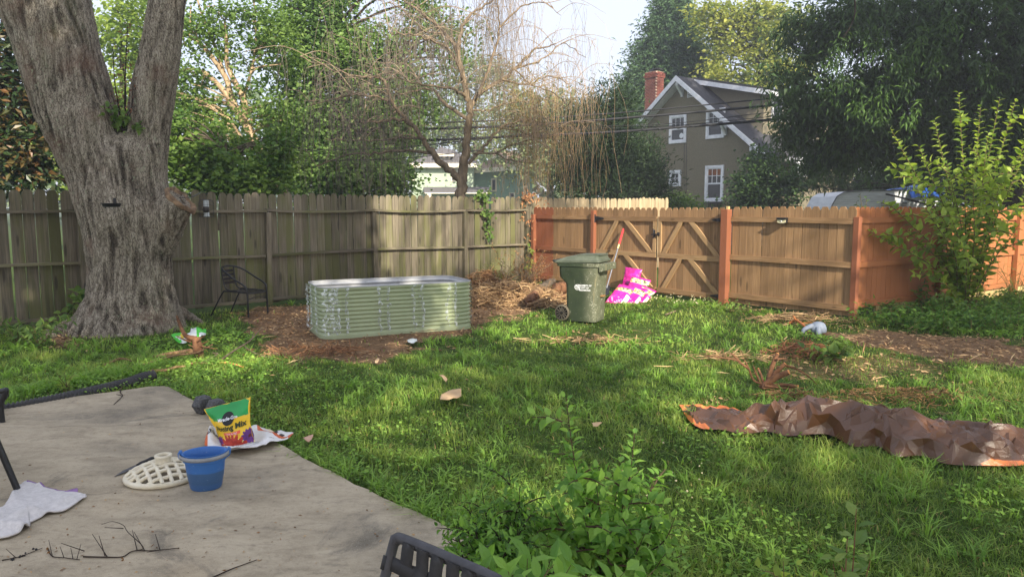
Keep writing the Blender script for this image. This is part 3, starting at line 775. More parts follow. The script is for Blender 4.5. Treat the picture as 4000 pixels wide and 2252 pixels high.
for k in range(N_ST):
    a = tips[rng.integers(len(tips))]+rng.normal(size=3)*.05
    gx_ = a[0]+wb[0]
    if gx_ < -.9 and rng.random() < .42: continue
    if gx_ > .3 and rng.random() < .48: continue
    if -2.6 < gx_ < .3 and a[2] < 5.2 and rng.random() < .85: continue
    zw = a[2]
    L = min(rng.uniform(.7, 3.4), max(.5, zw-1.9)); d = np.array([rng.normal()*.35, rng.normal()*.3, rng.uniform(.0, .35)])
    t = np.linspace(0, 1, 7)[:, None]
    p = a+d*np.sqrt(t)*L*.35+np.array([0, 0, -1.0])*(t**1.25)*L+np.array([rng.normal()*.1, rng.normal()*.1, 0])*np.sin(t*5+rng.uniform(0, 6))
    right = 1/(1+math.exp(-(gx_+.2)*2.2)); low = 1/(1+math.exp((zw-4.2)*1.5))
    hb.tube(p, np.linspace(.0045, .0025, 7), 3, False, 0, np.clip(right*(.5+.5*low)+rng.uniform(-.2, .2), 0, 1))
m = NM('hanging_twig'); c = m.ramp(m.attr(), (0, lin((116,108,100))), (.5, lin((160,140,116))), (1, lin((204,166,120))))
tw = hb.obj('hanging_twigs', m.done(m.bsdf(c, .8, None, 0, .2)), wroot, True); tag(tw, kind='stuff')
lf_ = MB(); cl = clumps_of([(2130,330,110,110,W_Y,12),(2040,500,110,140,W_Y,14),(2080,640,110,90,W_Y,16),(1960,420,100,120,W_Y,14)], rng)-wb
foliage(lf_, cl, rng, .35, 26, .09, .02, flat=1.6, down=1.2, droop=.2)
lf_.obj('leaves', leafmat('willow_leaf', (112,98,58), (158,144,84), .3), wroot)

# ------------------------------------------------------------------ grey stuccoed house
HA = np.array([P(2657, 815, 37.0)[0], 37.0]); phi = rad(52); HW = np.array([math.cos(phi), -math.sin(phi)])
stucco = plain('grey_stucco', (130,122,102), (110,104,88), 26, rough=.95, bump=.6, bdist=.02, dirt=(138,130,112), dirt_amt=.3)
white_trim = plain('white_house_paint', (226,228,234), (206,208,214), 5, rough=.6, bump=.1)
shingle = plain('dark_roof_shingle', (74,74,78), (48,48,52), 22, (1,1,3), .9, .6, .02)
glass = plain('dark_window_glass', (30,34,38), (16,18,22), 1.5, rough=.12, bump=0, spec=.6)
blind = plain('drawn_blind', (150,96,60), (120,76,50), 3, rough=.8)
house = thing('stucco_house', 'grey stucco house with white trimmed gable, brick chimney and sash windows', 'house', (HA[0], HA[1], 0), math.atan2(HW[1], HW[0]))
def hl(px, py):
    s = on_wall(px, HA, HW); q = HA+HW*s; d = ray(px, py); return s, CAM_H+d[2]*(q[1]/d[1])
RZ, SL, HWID, DEP = hl(2657, 299)[1], .79, 4.45, 8.5
ez = RZ-.12-SL*HWID
mb = MB()
mb.add([(-HWID,0,-.3),(HWID,0,-.3),(HWID,0,ez),(0,0,RZ-.12),(-HWID,0,ez),(-HWID,DEP,-.3),(HWID,DEP,-.3),(HWID,DEP,ez),(0,DEP,RZ-.12),(-HWID,DEP,ez)],
       [(0,1,2,3,4),(1,6,7,2),(5,0,4,9),(6,5,9,8,7)])
mb.obj('wall', stucco, house)
mb = MB(); OV, OF = .62, .55
for s in (-1, 1):
    a = np.array([0, -OF, RZ]); b = np.array([s*(HWID+OV), -OF, RZ-SL*(HWID+OV)]); dn = np.array([0, 0, -.13])
    dd = np.array([0, DEP+2*OF, 0]); V = [a, b, b+dd, a+dd]; f = [(0,1,2,3)] if s > 0 else [(3,2,1,0)]
    mb.add(np.array(V+[q+dn for q in V]), [(0,1,2,3),(7,6,5,4),(0,4,5,1),(1,5,6,2),(2,6,7,3)])
roof = mb.obj('roof', shingle, house)
mb = MB()
for s in (-1, 1):
    e = HWID+OV
    p = [(0, RZ-.0), (s*e, RZ-SL*e), (s*e, RZ-SL*e-.26), (0, RZ-.26)]
    mb.prism(p if s < 0 else p[::-1], -OF-.05, -OF-.004)
mb.obj('rake_board', white_trim, house)
mb = MB()                                                  # white soffit under the left overhang
for s in (-1, 1):
    e = HWID+OV-.02
    mb.add([(0,-OF,RZ-.30),(s*e,-OF,RZ-.30-SL*e),(s*e,-.003,RZ-.30-SL*e),(0,-.003,RZ-.30)], [(0,1,2,3)])
mb.obj('soffit', white_trim, house)
for bx in (0, 2.62, HWID-.15, -2.9):                        # knee brackets
    mb = MB(); z = RZ-.3-SL*abs(bx); mb.bar((bx, -.02, z-.62), (bx, -.5, z-.12), .12, .12); mb.box((bx, -.27, z-.06), (.12, .5, .1)); mb.box((bx, -.06, z-.42), (.12, .1, .5)); mb.obj('bracket', white_trim, house)
def window(px0, px1, py0, py1, rows, sash=True, blindy=0, parent=house):
    x0, z1 = hl(px0, py0); x1, z0 = hl(px1, py1)
    f = MB(); t = .13
    for a, b in (((x0, x0+t), (z0, z1)), ((x1-t, x1), (z0, z1)), ((x0+t, x1-t), (z1-t, z1)), ((x0+t, x1-t), (z0, z0+t))):
        f.box(((a[0]+a[1])/2, -.03, (b[0]+b[1])/2), (a[1]-a[0], .08, b[1]-b[0]))
    fo = f.obj('window', white_trim, parent, bevel=.008)
    g = MB(); g.box(((x0+x1)/2, .0, (z0+z1)/2), (x1-x0-2*t, .03, z1-z0-2*t)); g.obj('pane', glass, fo)
    s = MB(); xi0, xi1, zi0, zi1 = x0+t, x1-t, z0+t, z1-t; zm = (zi0+zi1)/2
    if sash: s.box(((xi0+xi1)/2, -.02, zm), (xi1-xi0, .05, .07))
    for q in (xi0+.02, xi1-.02): s.box((q, -.02, (zi0+zi1)/2), (.04, .045, zi1-zi0))
    for q in (zi0+.025, zi1-.02): s.box(((xi0+xi1)/2, -.018, q), (xi1-xi0-.08, .04, .05))
    zz = zm if sash else zi0
    for k in (1, 2): s.box((xi0+(xi1-xi0)*k/3, -.018, (zz+zi1)/2), (.024, .03, zi1-zz)) if sash else None
    for k in range(1, rows): s.box(((xi0+xi1)/2, -.017, zz+(zi1-zz)*k/rows), (xi1-xi0, .028, .024))
    if not sash: s.box(((xi0+xi1)/2, -.018, (zi0+zi1)/2), (.024, .03, zi1-zi0))
    s.obj('sash', white_trim, fo)
    if blindy:
        b = MB(); b.box(((xi0+xi1)/2, -.0155, zi1-(zi1-zi0)*blindy/2), (xi1-xi0-.06, .002, (zi1-zi0)*blindy)); b.obj('blind', blind, fo)
    return fo
w1 = window(2602, 2667, 452, 557, 2); window(2742, 2812, 429, 538, 2); window(2606, 2651, 666, 727, 2, False); w4 = window(2744, 2815, 648, 787, 2, True, .22)
mb = MB(); xx, zz = hl(2648, 530); a = np.linspace(.3, 5.9, 18); mb.add(np.c_[xx+.13*np.cos(a), 0*a-.022, zz+.13*np.sin(a)], [tuple(range(18))]); mb.obj('sticker', white_trim, w1)
x0, z1 = hl(2667, 346); x1, z0 = hl(2693, 378)
mb = MB(); mb.box(((x0+x1)/2, -.02, (z0+z1)/2), (x1-x0, .04, z1-z0)); vo = mb.obj('gable_vent', white_trim, house)
for k in range(5):
    mb = MB(); mb.box(((x0+x1)/2, -.05, z0+(z1-z0)*(k+.7)/5.4), (x1-x0-.1, .03, .03), np.array(Matrix.Rotation(.6, 3, 'X'))); mb.obj('slat', glass, vo)
mb = MB(); xx, zz = hl(2780, 800); mb.box((xx, -.25, zz+.1), (1.1, .4, .03)); [mb.box((xx-.5+k*.125, -.44, zz), (.02, .02, .22)) for k in range(9)]; mb.obj('window_box_rack', iron, house)
mb = MB()
for q, wob in ((2660, .02), (2668, .03)):
    xa, za = hl(q, 560); xb, zb = hl(q+4, 770); mb.tube(spline([(xa, -.02, za), (xa+wob, -.02, (za+zb)/2), (xb, -.02, zb)], 6), .012, 4)
mb.obj('wall_cable', iron, house)
# dormer on the right slope
mb = MB(); DY = 1.15; dz0 = RZ-.04; dx1 = 4.05; dz1 = RZ-1.05
mb.add([(.3,DY,RZ-.3),(dx1-.25,DY,dz1-.1),(dx1-.25,DY,RZ-SL*dx1-.2),(.3,DY,RZ-.45),(dx1-.25,DEP-1,dz1-.1),(dx1-.25,DEP-1,RZ-SL*dx1-.2)], [(0,3,2,1),(1,2,5,4)])
dm = mb.obj('dormer', stucco, house)
mb = MB(); V = np.array([(0,DY-.4,dz0),(dx1+.25,DY-.4,dz1-.06),(dx1+.25,DEP-.6,dz1-.06),(0,DEP-.6,dz0)]); mb.add(np.vstack([V, V+np.array([0,0,.12])]), [(3,2,1,0),(4,5,6,7),(0,1,5,4),(1,2,6,5)]); mb.obj('dormer_roof', shingle, dm)
mb = MB(); mb.prism([(.1,dz0-.02),(dx1+.28,dz1-.05),(dx1+.28,dz1-.27),(.1,dz0-.24)][::-1], DY-.45, DY-.404); mb.box((dx1+.27, DEP/2, dz1-.16), (.03, DEP-1.6, .2)); mb.obj('fascia', white_trim, dm)
for k in range(2):
    mb = MB(); y = 2.2+k*1.3
    mb.box((dx1-.22, y, dz1-.75), (.06, .9, 1.1)); o = mb.obj('dormer_window', white_trim, dm)
    mb = MB(); mb.box((dx1-.185, y, dz1-.75), (.02, .66, .86)); mb.obj('pane', glass, o)
# porch and side window on the right wall
mb = MB(); mb.box((HWID+.55, 2.4, 3.95), (1.1, 2.2, .12)); po_ = mb.obj('porch_roof', white_trim, house)
mb = MB(); mb.box((HWID+1.0, 2.4, 3.5), (.1, 2.0, .7)); mb.obj('porch_beam', white_trim, po_)
mb = MB(); mb.box((HWID+.02, 3.6, 4.0), (.06, .9, 1.1)); o = mb.obj('side_window', white_trim, house); mb = MB(); mb.box((HWID+.06, 3.6, 4.0), (.02, .66, .86)); mb.obj('pane', glass, o)
# brick chimney, brick by brick
brick_mat = plain('red_brick', (128,74,62), (98,56,48), 30, rough=.9, bump=.4, bdist=.005, rnd=.2)
mortar = plain('pale_mortar', (176,158,140), (150,132,116), 30, rough=.95, bump=.3)
c0 = hl(2516, 450)[0]; CX, CY = -2.15, 1.6
def chim_xy(px):        # depth-aware centre: chimney stands CY behind the gable
    A2 = HA+np.array([-HW[1], HW[0]])*CY; return on_wall(px, A2, HW)
cxa, cxb = chim_xy(2519), chim_xy(2572); cw = abs(cxb-cxa)*.78; CX = (cxa+cxb)/2-.1
A2 = HA+np.array([-HW[1], HW[0]])*CY+HW*CX; d = ray(2550, 283); CT = CAM_H+d[2]*(A2[1]/d[1])
cb = RZ-SL*abs(CX)-.8
mb = MB(); mb.box((CX, CY, (cb+CT)/2), (cw-.02, .62, CT-cb)); ch = mb.obj('chimney', mortar, house)
bm_ = MB(); bm_.box((0,0,0), (.205, .1, .062)); bme = bm_.mesh('brick', [brick_mat])
rows = int((CT-cb-.05)/.078)
for r_ in range(rows):
    z = CT-.05-r_*.078; ext = .05 if r_ in (1, 2, 3) else 0
    wX, wY = cw+2*ext, .62+2*ext
    nx = max(2, round(wX/.218)); 
    for k in range(nx): link('brick', bme, ch, loc=(CX-wX/2+(k+.5+(.25 if r_ % 2 else -.25)*.9)*wX/nx, CY-wY/2+.04, z), scale=(wX/nx/.218*.98, 1, 1))
    for k in range(3): link('brick', bme, ch, loc=(CX+wX/2-.04, CY-wY/2+.1+(k+.5)*(wY-.1)/3, z), rot=(0, 0, math.pi/2), scale=((wY-.1)/3/.218, 1, 1))
mb = MB(); mb.box((CX-.1, CY, CT+.1), (.32, .4, .12)); mb.box((CX+.2, CY, CT+.14), (.34, .44, .05)); mb.obj('chimney_cap', iron, ch)

# ------------------------------------------------------------------ two green cottages far behind the willow
siding = plain('pale_green_siding', (176,192,168), (160,176,152), 3, (1,1,9), .8, .3, .01)
siding2 = plain('sea_green_siding', (136,164,148), (122,150,134), 3, (1,1,9), .8, .3, .01)
roof_grey = plain('grey_shingle', (112,108,108), (88,86,88), 8, rough=.95, bump=.4)
roof_tan = plain('tan_shingle', (156,132,112), (132,112,96), 8, rough=.95, bump=.4)
cream = plain('cream_trim', (232,224,204), (214,206,186), 4, rough=.7)
def k_at(Y): return Y/F_PX
def quadbox(mb, px0, px1, py0, py1, Y, D, **kw):
    a, b = P(px0, py1, Y), P(px1, py0, Y); c = (a+b)/2; c[1] = Y+D/2
    return mb.box(c, (b[0]-a[0], D, b[2]-a[2]), **kw)
def cottage(lab, Y, body, roofpts, wins, dormer, side, roofm, porch=None):
    c = P((body[0]+body[1])/2, 815, Y); root = thing('cottage', lab, 'house', (c[0], Y, 0), 0, 'green cottages far behind the willow')
    def fin(mb, name, mat, par=root, **kw):
        for v in mb.v: v -= np.array([c[0], Y, 0])
        return mb.obj(name, mat, par, **kw)
    mb = MB(); quadbox(mb, *body, Y, 8); fin(mb, 'wall', side)
    mb = MB(); e0, e1, r0, r1 = [P(*q, Y-.6) for q in roofpts[:4]]; ev = [e0, e1, e1+np.array([0,9,0]), e0+np.array([0,9,0])]
    rg = [r0+np.array([0,4,0]), r1+np.array([0,4,0])]
    mb.add(np.array(ev+rg), [(0,1,5,4),(1,2,5),(2,3,4,5),(3,0,4),(3,2,1,0)]); ro = fin(mb, 'roof', roofm)
    mb = MB(); mb.bar(e0+np.array([0,-.03,-.16]), e1+np.array([0,-.03,-.16]), .08, .34); fin(mb, 'eave', cream)
    for w in wins:
        mb = MB(); quadbox(mb, *w, Y-.08, .12); wo = fin(mb, 'window', cream)
        mb = MB(); dx, dy = (w[1]-w[0])*.24, (w[3]-w[2])*.12; quadbox(mb, w[0]+dx, w[1]-dx, w[2]+dy, w[3]-dy, Y-.11, .06); fin(mb, 'pane', glass, wo)
    if dormer:
        d0, d1, t, b, nw = dormer
        mb = MB(); quadbox(mb, d0, d1, t, b, Y+.4, 3); do = fin(mb, 'dormer', cream)
        for k in range(nw):
            mb = MB(); u = (d1-d0)/nw; quadbox(mb, d0+u*(k+.28), d0+u*(k+.74), t+(b-t)*.2, b-(b-t)*.2, Y+.36, .08); fin(mb, 'pane', glass, do)
        mb = MB(); a, b2 = P(d0-16, t+2, Y-.1), P(d1+16, t+2, Y-.1); pk_ = P((d0+d1)/2-12, t-32, Y+1.6)
        mb.add(np.array([a, b2, b2+np.array([0,3.6,0]), a+np.array([0,3.6,0]), pk_+np.array([0,.6,0])]), [(0,1,4),(1,2,4),(2,3,4),(3,0,4),(3,2,1,0)]); fin(mb, 'dormer_roof', roofm, do)
        mb = MB(); mb.bar(a+np.array([0,-.03,-.08]), b2+np.array([0,-.03,-.08]), .06, .2); fin(mb, 'dormer_eave', cream, do)
    if porch:
        p0, p1, t, b = porch
        mb = MB(); quadbox(mb, p0, p1, t+18, b, Y-2.4, .2); fin(mb, 'porch_beam', cream)
        mb = MB(); a, b2 = P(p0, t+18, Y-2.4), P(p1, t+18, Y-2.4); c2, d2 = P(p0, t-8, Y-.05), P(p1, t-8, Y-.05); mb.add(np.array([a,b2,d2,c2]), [(0,1,2,3)]); fin(mb, 'porch_roof', roofm)
        for q in (p0+15, p1-30):
            mb = MB(); quadbox(mb, q, q+14, b, 815, Y-2.36, .3); fin(mb, 'porch_post', cream)
    return root
cottage('pale green cottage with grey roof, dormer and cream porch left of the willow trunk', 60, (1612,1848,634,815), [(1600,638),(1876,638),(1700,565),(1740,565)],
    [(1762,1778,648,710),(1784,1802,652,706),(1608,1620,660,706)], (1708,1758,600,624,2), siding, roof_grey, (1655,1915,738,752))
cottage('sea green cottage with tan roof and small dormer right of the willow trunk', 62, (1842,2080,652,815), [(1836,662),(2130,640),(1975,575),(2005,575)],
    [(1918,1940,696,748),(1988,2012,752,776),(2044,2062,726,776)], (1928,1964,608,632,2), siding2, roof_tan)

# ------------------------------------------------------------------ camper beyond the right fence
camper_skin = plain('white_camper_skin', (206,210,214), (186,190,196), 2, (1,1,5), .5, .15, .004, .4, dirt=(150,150,148), dirt_amt=.25)
CY_ = 26.0
a, b = P(3243, 815, CY_), P(3720, 815, CY_); zt = P(3450, 744, CY_)[2]; CLn = b[0]-a[0]
cam_root = thing('camper_trailer', 'white ribbed camper trailer roof showing above the painted fence', 'trailer', (a[0], CY_, 0), 0)
top = [(0,1.2),(.02,1.75),(.10,zt-.42),(.22,zt-.2),(.45,zt-.06),(1.2,zt),(CLn-.6,zt),(CLn-.2,zt-.1),(CLn,zt-.4),(CLn,.5),(.2,.5)]
mb = MB(); mb.prism(top[::-1], 0, 2.2); mb.obj('body', camper_skin, cam_root)
z = 1.15
while z < zt-.12:
    mb = MB(); x0 = float(np.interp(z, [.5,1.2,1.75,zt-.42,zt-.2,zt-.06], [.2,.0,.02,.10,.22,.45]))+.03; mb.prism([(x0, z-.035), (CLn-.12, z-.035), (CLn-.12, z+.01), (x0, z+.01)][::1], -.014, 0.0); mb.obj('ribbed_panel', camper_skin, cam_root, bevel=.005); z += .075
mb = MB(); mb.tube([(p[0], -.015, p[1]) for p in top[1:8]], .02, 6); mb.obj('edge_trim', plain('grey_trim', (120,122,126), (90,92,96), 8), cam_root)
mb = MB(); x0 = P(3440, 790, CY_)[0]-a[0]; mb.box((x0+.45, -.05, P(0, 793, CY_)[2]), (.9, .08, .03)); mb.box((x0+.45, -.03, P(0, 803, CY_)[2]), (.9, .04, .02)); mb.obj('awning_rail', plain('grey_rail', (110,112,116), (90,92,96), 8), cam_root)
bt = MB(); nx_, ny_ = 18, 8; U, V_ = np.meshgrid(np.linspace(0, 1, nx_), np.linspace(0, 1, ny_), indexing='ij')
xa, xb = P(3590, 0, CY_)[0], P(3800, 0, CY_)[0]
pts = np.stack([xa+(xb-xa)*U, CY_-.25+V_*2.4, zt+.06+.16*np.exp(-((V_-.4)/.35)**2)*np.sin(U*math.pi)+.05*vnoise(np.stack([U.ravel()*3, V_.ravel()*3, 0*U.ravel()], 1), 1, 2, 9).reshape(U.shape)-.3*(V_ < .1)], -1)
bt.grid(pts); tag(bt.obj('blue_tarp', plain('blue_tarp', (36,84,164), (24,62,130), 5, rough=.5, bump=.5, bdist=.02), None, True), 'crumpled blue tarp lying on the camper trailer roof', 'tarp')

# ------------------------------------------------------------------ overhead cables
cable_m = plain('black_cable', (40,42,46), (28,28,32), 10, rough=.6, bump=0)
def cable(lab, pts, Y, r, wrap=False):
    p = spline([P(x, y, Y) for x, y in pts], 10); mb = MB(); mb.tube(p, r, 6)
    if wrap:
        n = len(p)*6; q = np.array([np.interp(np.linspace(0, 1, n), np.linspace(0, 1, len(p)), p[:, k]) for k in range(3)]).T; t = np.arange(n)*.9
        mb.tube(q+np.stack([0*t, np.cos(t), np.sin(t)], 1)*r*1.1, r*.35, 4)
    tag(mb.obj('overhead_cable', cable_m, None, True), lab, 'cable', 'overhead cables')
cable('thin upper overhead cable crossing the house gable', [(1400,490),(2000,468),(2450,438),(3000,386),(3500,336),(4300,250)], 24, .023)
cable('thick middle overhead cable with a splice left of the gable window', [(1400,510),(2000,492),(2480,458),(3000,413),(3500,362),(4300,285)], 24, .042)
cable('thick lowest overhead cable wrapped in wire crossing the house windows', [(1400,560),(2000,533),(2450,512),(3000,468),(3500,424),(4300,350)], 24, .039, True)
for k, (dy, lab) in enumerate(((0, 'faint upper wire between the two thick cables'), (17, 'faint middle wire between the two thick cables'), (34, 'faint lower wire between the two thick cables'))):
    cable(lab, [(2100,498+dy*.3),(2600,484+dy*.5),(3000,440+dy),(3500,398+dy),(4300,330+dy)], 24.5, .012)
cable('thin cable running behind the big trunk and through the willow, upper of two', [(0,628),(650,586),(1100,588),(1500,580),(1800,552),(2100,520)], 19.5, .012)
cable('thin cable running behind the big trunk and through the willow, lower of two', [(0,630),(650,628),(1100,628),(1500,622),(1800,596),(2100,556)], 19.6, .010)
# ------------------------------------------------------------------ the big forked trunk
TY = 10.45
def ring(px0, px1, py, Y=TY, dep=.88, n=28, groove=0.0):
    a, b = P(px0, py, Y), P(px1, py, Y); c = (a+b)/2; r = (b[0]-a[0])/2
    t = np.arange(n)*2*math.pi/n
    g = 1-groove*np.exp(-((((t-(-math.pi/2+.42)+math.pi) % (2*math.pi))-math.pi)/.2)**2)
    return np.stack([c[0]+r*np.cos(t)*g, c[1]+r*dep*np.sin(t)*g, np.full(n, c[2])], 1)
def loft(mb, rings):
    n = len(rings[0]); V = np.array(rings); m = len(V)
    i = np.arange(m-1)[:, None]; j = np.arange(n)[None, :]; jn = (j+1) % n
    mb.add(V.reshape(-1, 3), np.stack([i*n+j, i*n+jn, (i+1)*n+jn, (i+1)*n+j], -1).reshape(-1, 4))
    mb.add(V[0], [tuple(range(n))[::-1]]); mb.add(V[-1], [tuple(range(n))])
mb = MB()
loft(mb, [ring(l, r, y, TY, dp, groove=g) for l, r, y, g, dp in [(q+((.88,) if q[2] > 820 else ({803:.84,745:.77,688:.68,600:.54,560:.44,520:.3}[q[2]],))) for q in [(120,790,1425,.0),(190,745,1350,.02),(245,718,1295,.05),(312,690,1217,.10),(342,680,1165,.12),(356,668,1114,.13),(358,662,1036,.13),(348,660,985,.12),(340,663,917,.11),(325,668,855,.09),(305,662,803,.08),(284,654,745,.08),(264,646,688,.09),(212,650,600,.06),(199,648,560,.12),(215,640,520,.2)]]])
loft(mb, [ring(l, r, y) for l, r, y in [(330,520,860),(292,540,770),(270,540,700),(232,525,620),(186,490,530),(155,468,465),(138,446,410),(112,424,330),(92,402,260),(70,378,181),(28,358,78),(0,341,0),(-50,318,-120),(-110,290,-300)]])
loft(mb, [ring(l, r, y, TY+.05) for l, r, y in [(440,620,800),(460,640,700),(475,652,620),(490,658,540),(500,664,480),(508,674,410),(517,684,336),(543,699,233),(564,711,129),(585,724,0),(604,738,-120),(636,760,-300)]])
# lopped limb on the right
lop = [P(560,990,TY+.02), P(622,895,TY-.02), P(672,820,TY-.08), P(706,778,TY-.1)]
mb.tube(spline(lop, 5), np.linspace(.36, .205, 16), 20)
# root flares
def root(p, r0, r1, n=6):
    q = spline(p, n); mb.tube(q, np.linspace(r0, r1, len(q)), 14)
gz_ = lambda x, y, dz=0: G(x, y)+np.array([0, 0, dz])
root([P(420,1120,10.4), P(370,1225,10.35), gz_(285,1288,.04), gz_(190,1312,.0), gz_(90,1332,-.06)], .24, .05)
root([P(590,1130,10.4), P(640,1205,10.4), gz_(725,1240,.02), gz_(790,1258,-.05)], .22, .05)
me0 = mb.mesh('trunk_raw')
tmp = bpy.data.objects.new('trunk_raw', me0); COL.objects.link(tmp)
rm = tmp.modifiers.new('r', 'REMESH'); rm.mode = 'VOXEL'; rm.voxel_size = .021
smo = tmp.modifiers.new('s', 'SMOOTH'); smo.iterations = 10; smo.factor = .6
dg = bpy.context.evaluated_depsgraph_get(); me1 = bpy.data.meshes.new_from_object(tmp.evaluated_get(dg)); me1.name = 'trunk'
bpy.data.objects.remove(tmp); bpy.data.meshes.remove(me0)
N = len(me1.vertices); co = np.empty(N*3, np.float32); me1.vertices.foreach_get('co', co); co = co.reshape(-1, 3).astype(float)
nv = np.empty(N*3, np.float32); me1.vertices.foreach_get('normal', nv); nv = nv.reshape(-1, 3)
h = np.empty(N); h2 = np.empty(N)
for i, (x, y, z) in enumerate(co):
    w = mnoise.noise(Vector((x*3, y*3, z*1.3)))*.10
    stem = (.18 if x > -5.0 and z > 2.6 else -.13)*max(0, z-1.6)     # ridges follow the lean of each stem
    xx = x-(stem if z > 1.6 else 0)
    h[i] = mnoise.ridged_multi_fractal(Vector((xx*12+w*5, y*12+w*5, z*1.5+w*7)), .9, 2.1, 4, 1.0, 2.0)
    h2[i] = mnoise.noise(Vector((x*2.2, y*2.2, z*1.1)))
h = np.clip(h/2.2, 0, 1.0); low = np.clip((.35-co[:, 2])/.35, 0, 1)
co += nv*((h-.62)*.046+h2*.014)[:, None]
me1.vertices.foreach_set('co', (co-np.array([-5.35, TY, 0])).astype(np.float32).ravel())
at = me1.attributes.new('tint', 'FLOAT', 'POINT'); at.data.foreach_set('value', h.astype(np.float32))
me1.polygons.foreach_set('use_smooth', np.ones(len(me1.polygons), bool))
m = NM('furrowed_bark'); t = m.attr(); cob = m.coords((24, 24, 5.0), False); f = m.noise(cob, 2.2, 9, .75, .7); big = m.noise(m.coords(rnd=False), 1.6, 5, .6)
v = m.n('ShaderNodeTexVoronoi', feature='DISTANCE_TO_EDGE'); dn_ = m.n('ShaderNodeTexNoise'); m.l(m.coords((5, 5, 3), False), dn_.inputs[0]); dn_.inputs['Detail'].default_value = 4; dv_ = m.n('ShaderNodeVectorMath', operation='MULTIPLY_ADD'); m.l(dn_.outputs['Color'], dv_.inputs[0]); dv_.inputs[1].default_value = (2.2, 2.2, 2.2); m.l(m.coords((36, 36, 6.5), False), dv_.inputs[2]); m.l(dv_.outputs[0], v.inputs['Vector']); v.inputs['Scale'].default_value = 1.15
mixv = m.math('ADD', m.math('MULTIPLY', t, .48), m.math('MULTIPLY', f, .54))
mixv = m.math('MULTIPLY', mixv, m.math('MULTIPLY_ADD', m.sm(v.outputs['Distance'], 0, .13), .44)); mixv.node.inputs[1].links[0].from_node.inputs[2].default_value = .60
c = m.ramp(mixv, (.24, lin((54,48,41))), (.38, lin((112,103,90))), (.52, lin((156,146,130))), (.70, lin((198,188,171))))
c = m.mix(m.math('MULTIPLY', m.sm(big, .52, .7), .5), c, lin((128,98,82)), 'MIX')
li = m.sm(m.noise(m.coords((1, 1, .7), False), 26, 4, .7), .58, .66); lib = m.sm(m.noise(m.coords(rnd=False), 1.1, 3), .42, .62)
c = m.mix(m.math('MULTIPLY', m.math('MULTIPLY', li, lib), .75), c, lin((166,176,146)))
c = m.mix(m.math('MULTIPLY', m.sm(m.noise(m.coords((1.3, 1.3, .4), False), 1.7, 4), .56, .74), .35), c, lin((104,110,72)))
nb = m.bump(m.math('ADD', f, m.math('MULTIPLY', v.outputs['Distance'], 1.2)), .95, .035)
bark_big = m.done(m.bsdf(c, .95, nb, 0, .1)); me1.materials.append(bark_big)
oak = thing('forked_tree', 'massive old tree trunk forking into two stems with deeply furrowed grey bark', 'tree', (-5.35, TY, 0))
OB = np.array([-5.35, TY, 0])
link('trunk', me1, oak)
# the cut face of the lopped limb, ragged callus around a hollow
d = norm(lop[-1]-lop[-2]); s1 = norm(np.cross(d, [0, 0, 1])); s2 = np.cross(s1, d); t = np.arange(30)*2*math.pi/30; mb = MB(); rng = np.random.default_rng(5)
R_ = []
for r, z in ((.235, -.03), (.225, .02), (.195, .03), (.17, -.005), (.1, -.035), (.0, -.04)):
    wob = 1+.06*np.sin(3*t+1)+.05*np.sin(7*t)
    R_.append(lop[-1]-OB+(r*wob)[:, None]*(np.cos(t)[:, None]*s1*.9+np.sin(t)[:, None]*s2*1.1)+d*(z+rng.normal(0, .008, 30))[:, None])
V = np.array(R_); n = 30; i = np.arange(5)[:, None]; j = np.arange(n)[None, :]; jn = (j+1) % n
mb.add(V.reshape(-1, 3), np.stack([i*n+j, i*n+jn, (i+1)*n+jn, (i+1)*n+j], -1).reshape(-1, 4))
mb.obj('cut_face', plain('old_cut_wood', (150,124,96), (84,66,52), 12, (1,1,1), .95, .8, .02), oak, True)
# leafy and withered sprouts in the fork
mb = MB(); lb = MB(); db = MB(); rng = np.random.default_rng(9)
for (x0, y0, x1, y1, dead) in [(480,520,430,410,0),(485,520,505,430,0),(490,515,545,490,0),(480,515,450,330,1),(485,510,480,250,1),(490,515,440,190,1),(492,515,520,300,1),(488,515,415,430,0),(478,520,470,440,0),(486,510,498,100,1)]:
    p = spline([P(x0,y0,TY-.15), P((x0+x1)/2+rng.uniform(-15,15),(y0+y1)/2,TY-.2), P(x1,y1,TY-.25)], 8)-OB
    mb.tube(p, np.linspace(.012, .004, len(p)), 5, False); n = 26 if not dead else 22
    q = p[rng.integers(3, len(p), n)]+rng.normal(size=(n, 3))*.04
    (add_leaves(lb, q, rng.normal(size=(n,3)), np.array([0,-.4,1])+rng.normal(size=(n,3))*.4, .085, .06, rng.uniform(.2,.9,n), 0, 'fold', .2) if not dead else
     add_leaves(db, q, rng.normal(size=(n,3))+np.array([0,0,-1]), rng.normal(size=(n,3)), .055, .022, rng.uniform(0,1,n), 0, 'flat', .3))
tw = mb.obj('sprout', bark_dark, oak); lb.obj('leaves', L_mid, tw); db.obj('withered_leaves', leafmat('withered_leaf', (82,54,44), (142,98,74), .2), tw)
# the crown of the big tree, above the picture
rng = np.random.default_rng(51)

